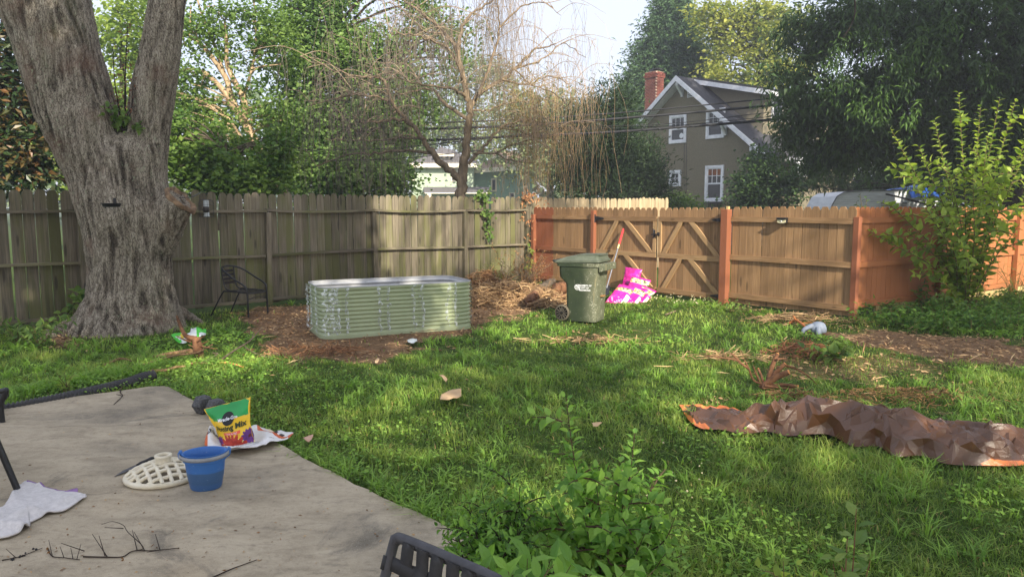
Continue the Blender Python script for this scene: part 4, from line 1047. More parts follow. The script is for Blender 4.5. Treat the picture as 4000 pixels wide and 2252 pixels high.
# ------------------------------------------------------------------ trees behind the viewer and to the right: they cast the shade over the yard
SUNLIT = [gpoly(q) for q in [
    [(1800,1265),(2080,1105),(2240,1085),(2350,1150),(2850,1190),(3370,1255),(3260,1310),(3560,1420),(4150,1500),(4150,1860),(3800,1850),(3300,1760),(2950,1710),(2650,1680),(2540,1500),(2480,1385),(2150,1345),(1930,1325)],
    [(700,1385),(900,1350),(1060,1375),(1150,1430),(1060,1490),(800,1490)], [(1150,1700),(1330,1640),(1450,1720),(1380,1820),(1230,1790)],
    [(1750,1880),(2060,1850),(2090,1960),(1960,2040),(1790,1980)], [(2200,1930),(2330,1900),(2500,1980),(2400,2080),(2250,2060)], [(3300,1820),(3560,1790),(3760,1880),(3600,1960),(3380,1920)],
    [(2830,1890),(3000,1880),(3040,1960),(2880,2000)], [(3600,1980),(3900,2000),(3960,2130),(3700,2120)], [(2700,2060),(2900,2080),(2850,2170),(2680,2140)],
    [(1120,1970),(1240,1930),(1380,1970),(1290,2060),(1150,2070)], [(430,1795),(560,1755),(660,1775),(560,1825)],[(1420,1560),(1560,1530),(1600,1600),(1450,1620)], [(1880,1880),(2480,1830),(2560,1990),(2040,2080)]]]
def off(p, h): return (p[0]-.375*1.732*h, p[1]+.927*1.732*h)
def fpt(px, A, u): s = on_wall(px, A, u); return tuple(A+u*s)
f0, f1_, f2_ = fpt(1490, LA, LU), fpt(2066, LA, LU), fpt(3180, RA, RU)
SUNLIT.append([f0, f1_, off(f1_, 2.4), off(f0, 2.4)])
SUNLIT.append([f1_, fpt(3290, RA, RU), off(fpt(3230, RA, RU), 2.4), off(f1_, 2.4)])
o0, o1 = fpt(3360, OA, OU), fpt(4700, OA, OU)
SUNLIT.append([(o0[0]-.6, o0[1]-.3), (o1[0], o1[1]-1.6), off(o1, 4.2), off(o0, 4.2)])
b0, b1 = G(1650,1300)[:2], G(1850,1280)[:2]
SUNLIT.append([tuple(b0), tuple(b1), off(b1, .8), off(b0, .8)])
def lit(x, y):
    r = np.zeros(len(x), bool)
    for k in SUNLIT: r |= inpoly(x, y, k)
    return r
rng = np.random.default_rng(60)
tg = []
BA0, BB0 = G(1262, 1322), G(1852, 1277)
n = 2600
gx_ = rng.uniform(-9, 11, n); gy_ = rng.uniform(1.2, 24, n)
ok = (np.abs(gx_) < gy_*.85+1.2) & ((gy_ < 14.5) | (gx_ < .8)) & ~lit(gx_, gy_)
for dx, dy in ((.28,0),(-.28,0),(0,.45),(0,-.45)): ok &= ~lit(gx_+dx, gy_+dy)
tg.append(np.stack([gx_[ok], gy_[ok], 0*gx_[ok]], 1))
n = 130; q = np.stack([P(a, b, TY-.5) for a, b in zip(rng.uniform(0, 720, n), rng.uniform(-60, 900, n))]); tg.append(q)
tg = np.vstack(tg); s = np.maximum(13, (tg[:, 1]+2.2)/.803)+rng.uniform(0, 5, len(tg))
px_ = rng.uniform(-3.9, .6, 900); py_ = rng.uniform(2.0, 7.0, 900); kp = inpoly(px_, py_, PATIO) & ~lit(px_, py_); tg = np.vstack([tg, np.stack([px_[kp], py_[kp], 0*px_[kp]], 1)])
qs = [LA+LU*on_wall(a, LA, LU) for a in rng.uniform(100, 1440, 150)]; tg = np.vstack([tg, np.array([[a[0], a[1], b] for a, b in zip(qs, rng.uniform(.2, 1.9, 150))])])
n = 46; qb = np.array([[*(BA0[:2]+(BB0-BA0)[:2]*t), z] for t, z in zip(rng.uniform(0, .60, n), rng.uniform(.05, .6, n))]); tg = np.vstack([tg, qb])
n = 110; qo = np.array([[*(OA+OU*on_wall(a, OA, OU)), b] for a, b in zip(rng.uniform(3395, 3640, n), rng.uniform(.1, 1.5, n))])
qm = np.stack([rng.uniform(6.3, 9.5, 60), rng.uniform(10.4, 12.6, 60), rng.uniform(0, .9, 60)], 1); tg = np.vstack([tg, qo, qm])
s = np.maximum(13, (tg[:, 1]+2.2)/.803)+rng.uniform(0, 5, len(tg))
cl = tg+SUN*s[:, None]
right_t = clumps_of(DARK_BLOBS, rng, .40)
hx = rng.uniform(-5, 5.5, 60); hz = rng.uniform(.5, 9, 60); hq = np.stack([HA[0]+HW[0]*hx, HA[1]+HW[1]*hx-.5, hz], 1)
sr = np.concatenate([rng.uniform(13, 17, len(right_t)), rng.uniform(24, 28, 60)])
clr = np.vstack([right_t, hq])+SUN*sr[:, None]
L_shade = leafmat('shade_tree_leaf', (46,76,30), (92,124,50), .3)
def shade_tree(label, base, cl, R, per, L, W, seed):
    rng = np.random.default_rng(seed); root = thing('shade_tree', label, 'tree', (base[0], base[1], 0), 0, 'trees behind the viewer shading the yard'); b = np.array([base[0], base[1], 0])
    top = max(5.0, np.percentile(cl[:, 2], 70)); tp = spline([(0,0,-.2), (.1,.05,top*.35), (-.1,.1,top*.7), (.05,0,top)], 6); tb = MB(); tb.tube(tp, np.linspace(.32, .08, len(tp)), 10); lb = MB()
    limbs(tb, cl-b, tp, .3, rng, 9); foliage(lb, cl-b, rng, R, per, L, W, flat=.9)
    tb.obj('trunk', bark_grey, root, True); lb.obj('crown', L_shade, root)
bases = np.array([(1.5, -8.0), (7.0, -9.0), (-3.2, -6.5)]); near = np.argmin(((cl[:, None, :2]-bases[None])**2).sum(-1), 1)
for k, nm in enumerate(('broad shade tree standing behind the viewer, middle of three', 'broad shade tree behind the viewer, right of three', 'broad shade tree behind the viewer, left of three')):
    if (near == k).sum() > 3: shade_tree(nm, bases[k], cl[near == k], .42, 34, .2, .13, 70+k)
isr = np.arange(len(clr)) < len(right_t)
shade_tree('tall shade tree outside the picture beyond the painted fence', clr[isr].mean(0)[:2], clr[isr], .9, 40, .36, .24, 80)
shade_tree('tall shade tree outside the picture to the right of the grey house', clr[~isr].mean(0)[:2], clr[~isr], 1.0, 50, .42, .28, 81)
# ------------------------------------------------------------------ helpers for small objects
def coons(top, bot, n=40, m=20, left=None, right=None):
    """grid of photo points filled between two outlines"""
    t = spline(np.array([(x, y, 0) for x, y in top]), 12)[:, :2]; b = spline(np.array([(x, y, 0) for x, y in bot]), 12)[:, :2]
    def res(p, k):
        L = np.r_[0, np.cumsum(np.linalg.norm(np.diff(p, axis=0), axis=1))]; return np.stack([np.interp(np.linspace(0, L[-1], k), L, p[:, i]) for i in (0, 1)], 1)
    t, b = res(t, n), res(b, n); v = np.linspace(0, 1, m)[None, :, None]
    return t[:, None]*(1-v)+b[:, None]*v
def ground_grid(g, z0=0.0):
    return np.array([[G(x, y, z0) for x, y in r] for r in g])
def creases(p, n, seed, width=(.08, .25), amp=1.0, dirs=None):
    """height of a crumpled sheet: sharp folds along random lines; p (N,2)"""
    r = np.random.default_rng(seed); h = np.zeros(len(p)); lo, hi = p.min(0), p.max(0)
    for k in range(n):
        c = r.uniform(lo, hi); a = r.uniform(0, math.pi) if dirs is None else dirs+r.normal()*.5; d = np.array([math.cos(a), math.sin(a)]); nn = np.array([-d[1], d[0]])
        w = r.uniform(*width); L = r.uniform(2, 6)*w; u = (p-c) @ d; v = (p-c) @ nn+.12*np.sin(u*6+k)*w
        h += amp*r.uniform(-.5, 1)*np.clip(1-np.abs(v)/w, 0, 1)*np.clip(1-np.abs(u)/L, 0, 1)**.7
    return h
def sheet(name, V, mats, face_mat=None, parent=None, thick=.004, tint=.5, smooth=True):
    mb = MB(); mb.grid(V, 0, tint)
    if face_mat is not None: mb.qm[-1] = np.asarray(face_mat).ravel().astype(int)
    o = mb.obj(name, mats, parent, smooth)
    if thick:
        s = o.modifiers.new('thick', 'SOLIDIFY'); s.thickness = thick; s.offset = 0
    return o
def cells(V): a, b = V.shape[:2]; return np.meshgrid((np.arange(a-1)+.5)/(a-1), (np.arange(b-1)+.5)/(b-1), indexing='ij')
def text_mesh(s, size, align='CENTER', bold=0.0, extrude=0.0):
    cu = bpy.data.curves.new('lettering', 'FONT'); cu.body = s; cu.size = size; cu.align_x = align; cu.align_y = 'CENTER'; cu.offset = bold; cu.extrude = extrude; cu.resolution_u = 3
    o = bpy.data.objects.new('lettering', cu); COL.objects.link(o)
    me = bpy.data.meshes.new_from_object(o.evaluated_get(bpy.context.evaluated_depsgraph_get())); bpy.data.objects.remove(o); bpy.data.curves.remove(cu)
    return me
def text_on(s, size, fn, mat, parent, bold=0.0, shear=0):
    """lettering laid on a curved surface: fn maps (N,2) flat coordinates to points"""
    me = text_mesh(s, size, bold=bold); n = len(me.vertices); co = np.empty(n*3, np.float32); me.vertices.foreach_get('co', co); co = co.reshape(-1, 3)
    me.vertices.foreach_set('co', fn(co[:, :2].astype(float)).astype(np.float32).ravel()); me.materials.clear(); me.materials.append(mat); me.update()
    return link('lettering', me, parent)
def coat(name, c, rough=.5, spec=.4, bump=.1, c2=None, scale=8, **kw): return plain(name, c, c2 or tuple(int(v*.9) for v in c), scale, rough=rough, bump=bump, spec=spec, **kw)
white_ink = coat('white_ink', (236,238,240), .6); black_ink = coat('black_ink', (24,24,26), .6)

# ------------------------------------------------------------------ corrugated raised bed
BA, BB = G(1262, 1322), G(1852, 1277); bu = norm((BB-BA)[:2]); BW, BD, BH, BR_ = np.linalg.norm((BB-BA)[:2]), 1.05, .665, .2
bed = thing('raised_bed', 'empty sage green corrugated metal raised bed with torn plastic film on its seams', 'planter', (BA[0], BA[1], 0), math.atan2(bu[1], bu[0]))
sage = plain('sage_enamel', (166,176,142), (156,166,132), 3, rough=.55, bump=.05, spec=.3, dirt=(126,120,92), dirt_amt=.22)
liner = plain('pale_grey_enamel', (184,185,186), (168,170,172), 3, rough=.45, bump=.05)
film = NM('clear_torn_film'); a = film.n('ShaderNodeBsdfTransparent'); mx = film.n('ShaderNodeMixShader')
b_ = film.bsdf(lin((222,228,228)), .18, film.bump(film.noise(film.coords(rnd=False), 60, 4), .8, .01), 0, .8)
film.l(film.math('MULTIPLY', film.sm(film.noise(film.coords((1,1,1), False), 26, 4, .7), .42, .66), .95), mx.inputs[0]); film.l(a.outputs[0], mx.inputs[1]); film.l(b_, mx.inputs[2]); film = film.done(mx.outputs[0])
def rrect(w, d, r, off=0.0, n=7):
    p = []
    for cx, cy, a0 in ((w-r, r, -math.pi/2), (w-r, d-r, 0), (r, d-r, math.pi/2), (r, r, math.pi)):
        for k in range(n): a = a0+k*math.pi/2/(n-1); p.append((cx+(r+off)*math.cos(a), cy+(r+off)*math.sin(a)))
    return np.array(p)
def band(off_fn, z0, z1, nz):
    Z = np.linspace(z0, z1, nz); base = rrect(BW, BD, BR_); out = []
    for z in Z:
        p = rrect(BW, BD, BR_, off_fn(z)); out.append(np.c_[p, np.full(len(p), z)])
    return np.array(out)
NC = 11; corr = lambda z: .013*math.cos((z-.03)/(BH-.06)*NC*2*math.pi) if .03 < z < BH-.03 else .013
def add_band(mb, V, mi=0, flip=False):
    n = V.shape[1]; i = np.arange(len(V)-1)[:, None]; j = np.arange(n)[None, :]; jn = (j+1) % n
    f = np.stack([i*n+j, i*n+jn, (i+1)*n+jn, (i+1)*n+j], -1).reshape(-1, 4); mb.add(V.reshape(-1, 3), f[:, ::-1] if flip else f, mi)
mb = MB(); add_band(mb, band(corr, -.02, BH, 100)); mb.obj('corrugated_wall', sage, bed, True)
mb = MB(); add_band(mb, band(lambda z: corr(z)-.004, -.02, BH, 100), 0, True); mb.obj('lining', liner, bed, True)
mb = MB(); p = rrect(BW, BD, BR_, .012); mb.tube(np.c_[p, np.full(len(p), BH)], .006, 6, closed=True); mb.obj('rim', liner, bed, True)
mb = MB(); mb.add(np.c_[rrect(BW, BD, BR_, -.03), np.full(28, .05)], [tuple(range(28))]); mb.obj('soil', plain('bed_soil', (84,66,50), (60,48,38), 30, bump=.6, bdist=.02), bed)
seams = [.26, .83, 1.32, 1.82]
mb = MB()
for x in seams:
    for k in range(NC): z = .03+(k+.5)*(BH-.06)/NC+.03; mb.lathe([(0,.006),(.005,.004),(.007,0)], 6) if False else mb.box((x, -.016, min(z, BH-.02)), (.011, .008, .011))
for x in (.35, .85, 1.35): mb.box((x, BD-.006, BH-.05), (.012, .012, .012)); mb.box((x, BD-.006, BH-.11), (.012, .012, .012))
tag(mb.obj('bolts', coat('zinc_bolt', (150,156,140), .3), bed), kind='stuff')
mb = MB()
for x in seams: mb.box((x+.045, -.0145, BH/2), (.004, .003, BH-.06))
mb.obj('panel_seam', sage, bed)
rng = np.random.default_rng(14)
def film_strip(x, y0=-.018, w=.03, side=None):
    z = np.linspace(BH-.01, .04, 34); wob = np.cumsum(rng.normal(0, .006, 34)); ww = w*(.35+.9*np.abs(np.sin(np.arange(34)*.55+rng.uniform(0, 6)))*rng.uniform(.5, 1.2, 34))
    cx = x+wob-np.linspace(0, wob[-1], 34); out = .012+.016*np.abs(np.sin(np.arange(34)*.9))+.01*rng.random(34)
    def pos(u, o):
        if side == 'left': return np.stack([-o-.012, u, z], 1)
        if side == 'right': return np.stack([BW+o+.012, u, z], 1)
        return np.stack([u, -o-.012, z], 1)
    V = np.stack([pos(cx-ww, out*.4), pos(cx-ww*.3, out), pos(cx+ww*.4, out*.7), pos(cx+ww, out*.25)], 1)
    mb = MB(); mb.grid(V); mb.obj('torn_film', film, bed)
for x in seams:
    for dx in (-.055, .06): film_strip(x+dx, w=.026)
film_strip(.14, w=.05); film_strip(.05, w=.05)
for y, w in ((.3,.05),(.62,.06),(.85,.05),(.95,.07)): film_strip(y, w=w, side='left'); 
film_strip(.2, w=.08, side='right'); film_strip(.4, w=.08, side='right')

# ------------------------------------------------------------------ wheeled bin
bc = G(2284, 1247); BIN_R = rad(-26)
binr = thing('wheeled_bin', 'scuffed dark green wheeled bin with its lid shut, standing on the lawn before the gate', 'bin', (bc[0], bc[1], 0), BIN_R); binr.scale = (.92, .92, .96)
m = NM('scuffed_green_plastic'); co = m.coords(rnd=False); n1 = m.noise(co, 4, 5); tcb = m.n('ShaderNodeTexCoord'); sx = m.n('ShaderNodeSeparateXYZ'); m.l(tcb.outputs['Object'], sx.inputs[0])
c = m.mix(m.sm(n1, .3, .7), lin((40,50,35)), lin((52,62,43)))
front = m.sm(sx.outputs[0], .02, .24)
w1_ = m.n('ShaderNodeTexVoronoi', feature='DISTANCE_TO_EDGE'); dv = m.n('ShaderNodeMixRGB'); m.l(co, dv.inputs[1]); nz = m.n('ShaderNodeTexNoise'); m.l(co, nz.inputs[0]); nz.inputs['Scale'].default_value = 9; m.l(nz.outputs['Color'], dv.inputs[2]); dv.inputs[0].default_value = .25
m.l(dv.outputs[0], w1_.inputs['Vector']); w1_.inputs['Scale'].default_value = 13
scr = m.math('MULTIPLY', m.sm(w1_.outputs['Distance'], .035, .005), m.sm(m.noise(co, 7, 4), .42, .6))
scr = m.math('MAXIMUM', m.math('MULTIPLY', scr, front), m.math('MULTIPLY', m.sm(m.noise(m.coords((1,1,.25), False), 42, 4, .7), .64, .72), m.math('MULTIPLY_ADD', front, .9)))
c = m.mix(m.math('MULTIPLY', front, .5), c, lin((120,122,100)))
c = m.mix(m.math('MULTIPLY', scr, .75), c, lin((196,194,176)))
c = m.mix(m.math('MULTIPLY', m.sm(m.noise(m.coords((6,6,.8), False), 3, 5), .55, .75), m.math('MULTIPLY', front, .6)), c, lin((150,138,104)))
bin_m = m.done(m.bsdf(c, .5, m.bump(m.noise(co, 60, 3), .12, .003), 0, .4))
lid_m = plain('faded_green_lid', (72,80,66), (92,98,84), 5, rough=.5, bump=.1, dirt=(120,118,104), dirt_amt=.3)
def rr(xb, xf, hw, z, r=.06, n=5):
    p = []
    for cx, cy, a0 in ((xf-r, -hw+r, -math.pi/2), (xf-r, hw-r, 0), (xb+r, hw-r, math.pi/2), (xb+r, -hw+r, math.pi)):
        for k in range(n): a = a0+k*math.pi/2/(n-1); p.append((cx+r*math.cos(a), cy+r*math.sin(a), z))
    return np.array(p)
mb = MB(); S = [rr(-.24,.275,.24,.0), rr(-.245,.285,.25,.3), rr(-.25,.30,.262,.56), rr(-.258,.303,.265,.60), rr(-.36,.31,.275,.70), rr(-.37,.32,.285,.86), rr(-.37,.322,.286,.868), rr(-.40,.345,.305,.87), rr(-.40,.35,.307,.925), rr(-.36,.32,.28,.925), rr(-.34,.30,.26,.80)]
loft(mb, S); mb.obj('body', bin_m, binr, True).modifiers.new('e', 'EDGE_SPLIT').split_angle = rad(40)
mb = MB(); V = []
for x, zt_, zb in ((.33,.925,.79),(.44,.93,.82)):
    V.append([(x,-.27,zb),(x,.27,zb),(x,.27,zt_),(x,-.27,zt_)])
mb.add(np.array(V).reshape(-1,3), [(3,2,1,0),(4,5,6,7),(0,1,5,4),(1,2,6,5),(2,3,7,6),(3,0,4,7)])
for k in range(6): mb.box((.445, -.25+k*.1, .87), (.014, .012, .1))
mb.obj('front_lip', bin_m, binr, bevel=.006)
mb = MB(); loft(mb, [rr(-.41,.37,.31,.93), rr(-.42,.38,.315,.935), rr(-.42,.38,.315,.965), rr(-.38,.36,.29,.975), rr(-.20,.34,.25,1.03,.05), rr(-.14,.33,.235,1.036,.05)])
mb.box((.16, -.02, 1.047), (.40, .40, .022)); lid = mb.obj('lid', lid_m, binr, True); lid.modifiers.new('e', 'EDGE_SPLIT').split_angle = rad(30); lid.rotation_euler = (0, rad(-1.6), 0)
mb = MB(); mb.tube(spline([(-.40,-.24,.92),(-.46,-.24,.945),(-.48,-.2,.95),(-.48,.2,.95),(-.46,.24,.945),(-.40,.24,.92)], 4), .017, 8); mb.obj('handle', coat('black_plastic', (34,36,34), .5), binr, True)
mb = MB(); mb.box((.315, .0, .40), (.05, .12, .022)); mb.obj('catch_bar', coat('rusty_bar', (150,112,70), .8), binr, bevel=.003)
tyre_m = coat('dusty_tyre', (92,86,74), .9, .2); hub_m = coat('black_wheel_plastic', (24,24,24), .7, .2); spoke_m = coat('dusty_spoke', (84,80,72), .7, .2)
for s in (-1, 1):
    W = thing('wheel', None, None, (-.30, s*.268, .128), 0); W.parent = binr; W.rotation_euler = (math.pi/2, 0, 0)
    mb = MB(); mb.lathe([(.106,-.028),(.122,-.026),(.128,-.012),(.128,.012),(.122,.026),(.106,.028)], 32); mb.obj('tyre', tyre_m, W, True)
    mb = MB(); mb.lathe([(.107,-.02),(.107,.022),(.098,.022),(.098,-.006),(.03,-.012),(0,-.012)], 32); mb.lathe([(.024,-.03),(.024,.03),(0,.034)], 14)
    mb.obj('rim', hub_m, W); mb = MB()
    for k in range(12):
        a = k*math.pi/6; mb.bar((.02*math.cos(a), .02*math.sin(a), -s*.004), (.1*math.cos(a), .1*math.sin(a), -s*.004), .008, .04)
    mb.obj('spokes', spoke_m, W)
mb = MB(); mb.tube([(-.30,-.26,.128),(-.30,.26,.128)], .012, 8); mb.obj('axle', hub_m, binr)
side_y = lambda z: -(.25+(z-.3)*.046)-.0035
def on_side(cx, cz): return lambda p: np.stack([cx+p[:, 0], side_y(cz+p[:, 1]), cz+p[:, 1]], 1)
for k, s in enumerate(('PROPERTY OF', 'CITY OF', 'RICHMOND')): text_on(s, .036, on_side(.095, .575-k*.037), white_ink, binr, .0012)
mb = MB(); t = np.linspace(0, 2*math.pi, 36, endpoint=False); f = on_side(-.035, .545)
o_ = f(np.c_[.052*np.cos(t), .044*np.sin(t)]); i_ = f(np.c_[.046*np.cos(t), .038*np.sin(t)]); mb.add(np.vstack([o_, i_]), [(k, (k+1) % 36, 36+(k+1) % 36, 36+k) for k in range(36)])
for k in range(5):
    u = np.linspace(-.9, .9, 9)*math.cos((k-2)*.42)*.046; zz = (k-2)*.015+.007*np.sin(u*60+k); w = .0045
    a = f(np.c_[u, zz+w]); b = f(np.c_[u, zz-w*(1 if k % 2 else .3)]); mb.add(np.vstack([a, b]), [(q, q+9, q+10, q+1) for q in range(8)])
mb.obj('emblem', white_ink, binr)

# ------------------------------------------------------------------ long red-handled tool leaning on the gate
ga = np.array([*(RA+RU*on_wall(2438, RA, RU)), 0]); nrm_y = np.array([RU[1], -RU[0], 0])
tp = ga+nrm_y*.05; d = ray(2438, 893); tp[2] = CAM_H+d[2]*(tp[1]/d[1]); ft = G(2360, 1158)
sh = thing('shovel', 'long handled tool with red grip leaning against the gate behind the bin', 'shovel', (ft[0], ft[1], 0)); o = np.array([ft[0], ft[1], 0]); e = tp-o
mb = MB(); mb.tube([e*.12, e*.78], .016, 8); mb.obj('pole', plain('grey_steel_pole', (150,152,158), (120,122,128), 10, rough=.35, metal=.6), sh, True)
mb = MB(); mb.tube([e*.76, e*.78, e*.97, e], [.019, .023, .022, .014], 10); mb.obj('grip', coat('red_grip', (226,58,62), .5), sh, True)
mb = MB(); mb.tube([e*.70, e*.76], .0168, 8); mb.obj('sticker', coat('yellow_label', (226,220,150), .6), sh)
mb = MB(); q = norm(e); sdv = norm(np.cross(q, [0,0,1])); mb.add(np.array([e*.16+sdv*.05, e*.16-sdv*.05, -sdv*.09+e*.04, e*0, sdv*.09+e*.04]), [(0,1,2,3,4)]); bl = mb.obj('blade', iron, sh); bl.modifiers.new('t', 'SOLIDIFY').thickness = .006

# ------------------------------------------------------------------ pink bags of soil in front of the gate
def bagmat():
    m = NM('pink_printed_film'); tc = m.n('ShaderNodeTexCoord'); s = m.n('ShaderNodeSeparateXYZ'); m.l(tc.outputs['Object'], s.inputs[0]); co = m.coords()
    c = m.mix(m.sm(m.noise(co, 6, 4), .3, .7), lin((226,24,140)), lin((238,48,160)))
    x, y = s.outputs[0], s.outputs[1]
    pic = m.math('MULTIPLY', m.sm(y, .065, .075), m.sm(y, .185, .175))
    col = m.ramp(m.noise(co, 11, 3, .6, .6), (.36, lin((78,104,60))), (.46, lin((232,210,168))), (.56, lin((222,146,84))), (.66, lin((116,140,90))), mode='CONSTANT')
    c = m.mix(pic, c, col)
    br = m.n('ShaderNodeTexBrick'); m.l(tc.outputs['Object'], br.inputs['Vector']); br.inputs['Scale'].default_value = 1; br.inputs['Brick Width'].default_value = .05; br.inputs['Row Height'].default_value = .034; br.inputs['Mortar Size'].default_value = .009; br.inputs['Color1'].default_value = (1,1,1,1); br.inputs['Color2'].default_value = (0,0,0,1); br.inputs['Mortar'].default_value = (0,0,0,1); br.inputs['Bias'].default_value = -.25
    lt = m.math('MULTIPLY', m.math('MULTIPLY', m.sm(br.outputs['Color'], .7, .8), m.math('MULTIPLY', m.sm(y, -.03, -.035), m.sm(y, -.24, -.235))), m.sm(x, .115, .11))
    c = m.mix(m.math('MULTIPLY', lt, .85), c, lin((248,222,238)))
    st = m.math('MULTIPLY', m.sm(x, .135, .137), m.sm(y, .03, .02)); c = m.mix(st, c, lin((248,236,214)))
    return m.done(m.bsdf(c, .32, m.bump(m.noise(m.coords((1, 2.2, 1)), 12, 5, .65), .5, .02), 0, .5))
pink = bagmat()
m = NM('purple_label_film'); c = m.mix(m.sm(m.noise(m.coords(), 7, 3), .46, .54), lin((168,28,120)), lin((236,40,160))); purple = m.done(m.bsdf(c, .32, m.bump(m.noise(m.coords(), 12, 5), .5, .02), 0, .5))
def pillow(name, w, h, t, mats, parent, seed, fm=None, n=22, sag=.15):
    u = np.linspace(-1, 1, n); U, V_ = np.meshgrid(u, u, indexing='ij'); r = np.clip((1-np.abs(U)**3.2)*(1-np.abs(V_)**3.2), 0, 1)**.5
    p = np.stack([U.ravel()*2, V_.ravel()*2, 0*U.ravel()], 1); wr = vnoise(p, .7, 3, seed).reshape(U.shape)
    X = U*w/2*(1-.06*(1-np.abs(V_))*np.abs(U)); Y = V_*h/2
    zt = t/2*r*(1+.22*wr-sag*V_); zb = -t/2*r*(1+.2*wr)
    mb = MB(); mb.grid(np.stack([X, Y, zt], -1)); mb.grid(np.stack([X, Y, zb], -1)); mb.q[-1] = mb.q[-1][:, ::-1]
    return mb.obj(name, mats, parent, True)
def soilbag(lab, px, py, Y, tilt, yaw, roll, seed, w=.37, h=.54, t=.13, mat=pink, lift=None):
    c = P(px, py, Y); o = pillow('soil_bag', w, h, t, [mat], None, seed)
    o.matrix_world = Matrix.Translation(c) @ Matrix.Rotation(yaw, 4, 'Z') @ Matrix.Rotation(tilt, 4, 'X') @ Matrix.Rotation(roll, 4, 'Z')
    return tag(o, lab, 'soil bag', 'pink soil bags piled against the gate')
soilbag('purple and pink soil bag standing upright at the back of the pile', 2466, 1095, 14.55, rad(76), rad(-30), rad(-6), 1, .36, .5, .12, purple)
soilbag('pink soil bag with a tan and green picture, second from the back', 2489, 1124, 14.15, rad(58), rad(-24), rad(-14), 2, .40, .46, .12)
soilbag('pink soil bag lying at the left front of the pile behind the bin', 2424, 1158, 13.55, rad(38), rad(-30), rad(-12), 3, .40, .60, .17)
soilbag('pink soil bag in the middle front of the pile', 2472, 1160, 13.5, rad(46), rad(-32), rad(-18), 4, .36, .52, .12)
soilbag('pink soil bag at the right front of the pile beside the clover', 2508, 1158, 13.65, rad(46), rad(-36), rad(-22), 5, .34, .46, .12)

# ------------------------------------------------------------------ solar lamp on the fence rail
sx_ = r_at(3055); q = RA+RU*sx_
lamp = thing('solar_lamp', 'small black solar lamp fixed on the top rail of the brown fence', 'lamp', (q[0], q[1], 1.505), R_ROT)
mb = MB(); mb.prism([(-.085,.02),(.085,.02),(.085,.05),(-.085,.05)], -.125, -.04); mb.prism([(-.08,-.035),(-.04,-.05),(.04,-.05),(.08,-.035),(.085,.02),(-.085,.02)], -.10, -.04); mb.obj('housing', coat('black_lamp_plastic', (26,28,32), .35), lamp, bevel=.006)
mb = MB(); mb.prism([(-.075,-.03),(-.035,-.043),(.035,-.043),(.075,-.03),(.078,.012),(-.078,.012)], -.106, -.1005); mb.obj('lens', coat('cream_lens', (216,208,170), .3), lamp)
mb = MB(); mb.lathe([(.014,0),(.01,.008),(0,.01)], 12, (0,0,0)); o = mb.obj('sensor', white_ink, lamp); o.location = (.0, -.107, -.01); o.rotation_euler = (math.pi/2, 0, 0)

# ------------------------------------------------------------------ tray on the trunk, bird feeder
black_pl = coat('black_tray', (34,34,36), .4)
tc_ = P(435, 795, 9.62)
tray = thing('feeder_tray', 'shallow black round tray fixed to the front of the big trunk', 'tray', tuple(tc_), rad(8))
mb = MB(); mb.lathe([(0,-.045),(.095,-.045),(.10,-.04),(.118,.0),(.122,.0),(.122,.006),(.112,.006),(.093,-.036),(0,-.036)], 36); mb.obj('dish', black_pl, tray, True)
mb = MB(); mb.box((.02,.06,.03), (.035,.02,.09)); mb.bar((.02,.06,-.02), (.02,.14,-.03), .02, .03); mb.obj('bracket', black_pl, tray, bevel=.003)
fd = P(806, 815, 10.75)
hk = P(700, 772, 10.3); mb = MB(); e_ = P(801, 756, 10.75)
mb.tube(spline([hk, (hk+e_)/2+np.array([0,0,-.015]), P(785,751,10.75), e_+np.array([0,0,.005]), e_+np.array([.02,0,-.012]), e_+np.array([.035,0,.006])], 6), .007, 6)
tag(mb.obj('feeder_hook', iron, None, True), 'thin iron arm reaching out of the cut limb, holding the feeder', 'hook')
fe_ = thing('bird_feeder', 'caged tube bird feeder hanging before the weathered fence', 'bird feeder', tuple(fd))
mb = MB(); Rf = .10
for k in range(12):
    a = k*math.pi/6; c_, s_ = math.cos(a), math.sin(a); mb.tube(spline([(.01*c_,.01*s_,.135),(.06*c_,.06*s_,.13),(Rf*c_,Rf*s_,.09),(Rf*c_,Rf*s_,-.12)], 4), .0022, 4, False)
for z in (.06, -.02, -.12): t = np.linspace(0, 2*math.pi, 24, endpoint=False); mb.tube(np.c_[Rf*np.cos(t), Rf*np.sin(t), np.full(24, z)], .0022, 4, closed=True)
mb.tube([(0,0,.13),(0,0,fd[2]*0+.2)], .002, 4); mb.obj('cage', iron, fe_)
mb = MB(); mb.lathe([(0,.125),(.035,.122),(.038,.11),(.038,-.1),(.045,-.105),(.045,-.115),(0,-.118)], 20); mb.obj('tube', coat('grey_feeder_tube', (176,182,182), .3), fe_, True)
mb = MB(); mb.lathe([(.0,-.045),(.04,-.04),(.05,.0),(.04,.04),(0,.045)], 18, (0,-.012,-.01)); mb.obj('seed_port', coat('dark_seed_port', (64,58,50), .7), fe_, True)

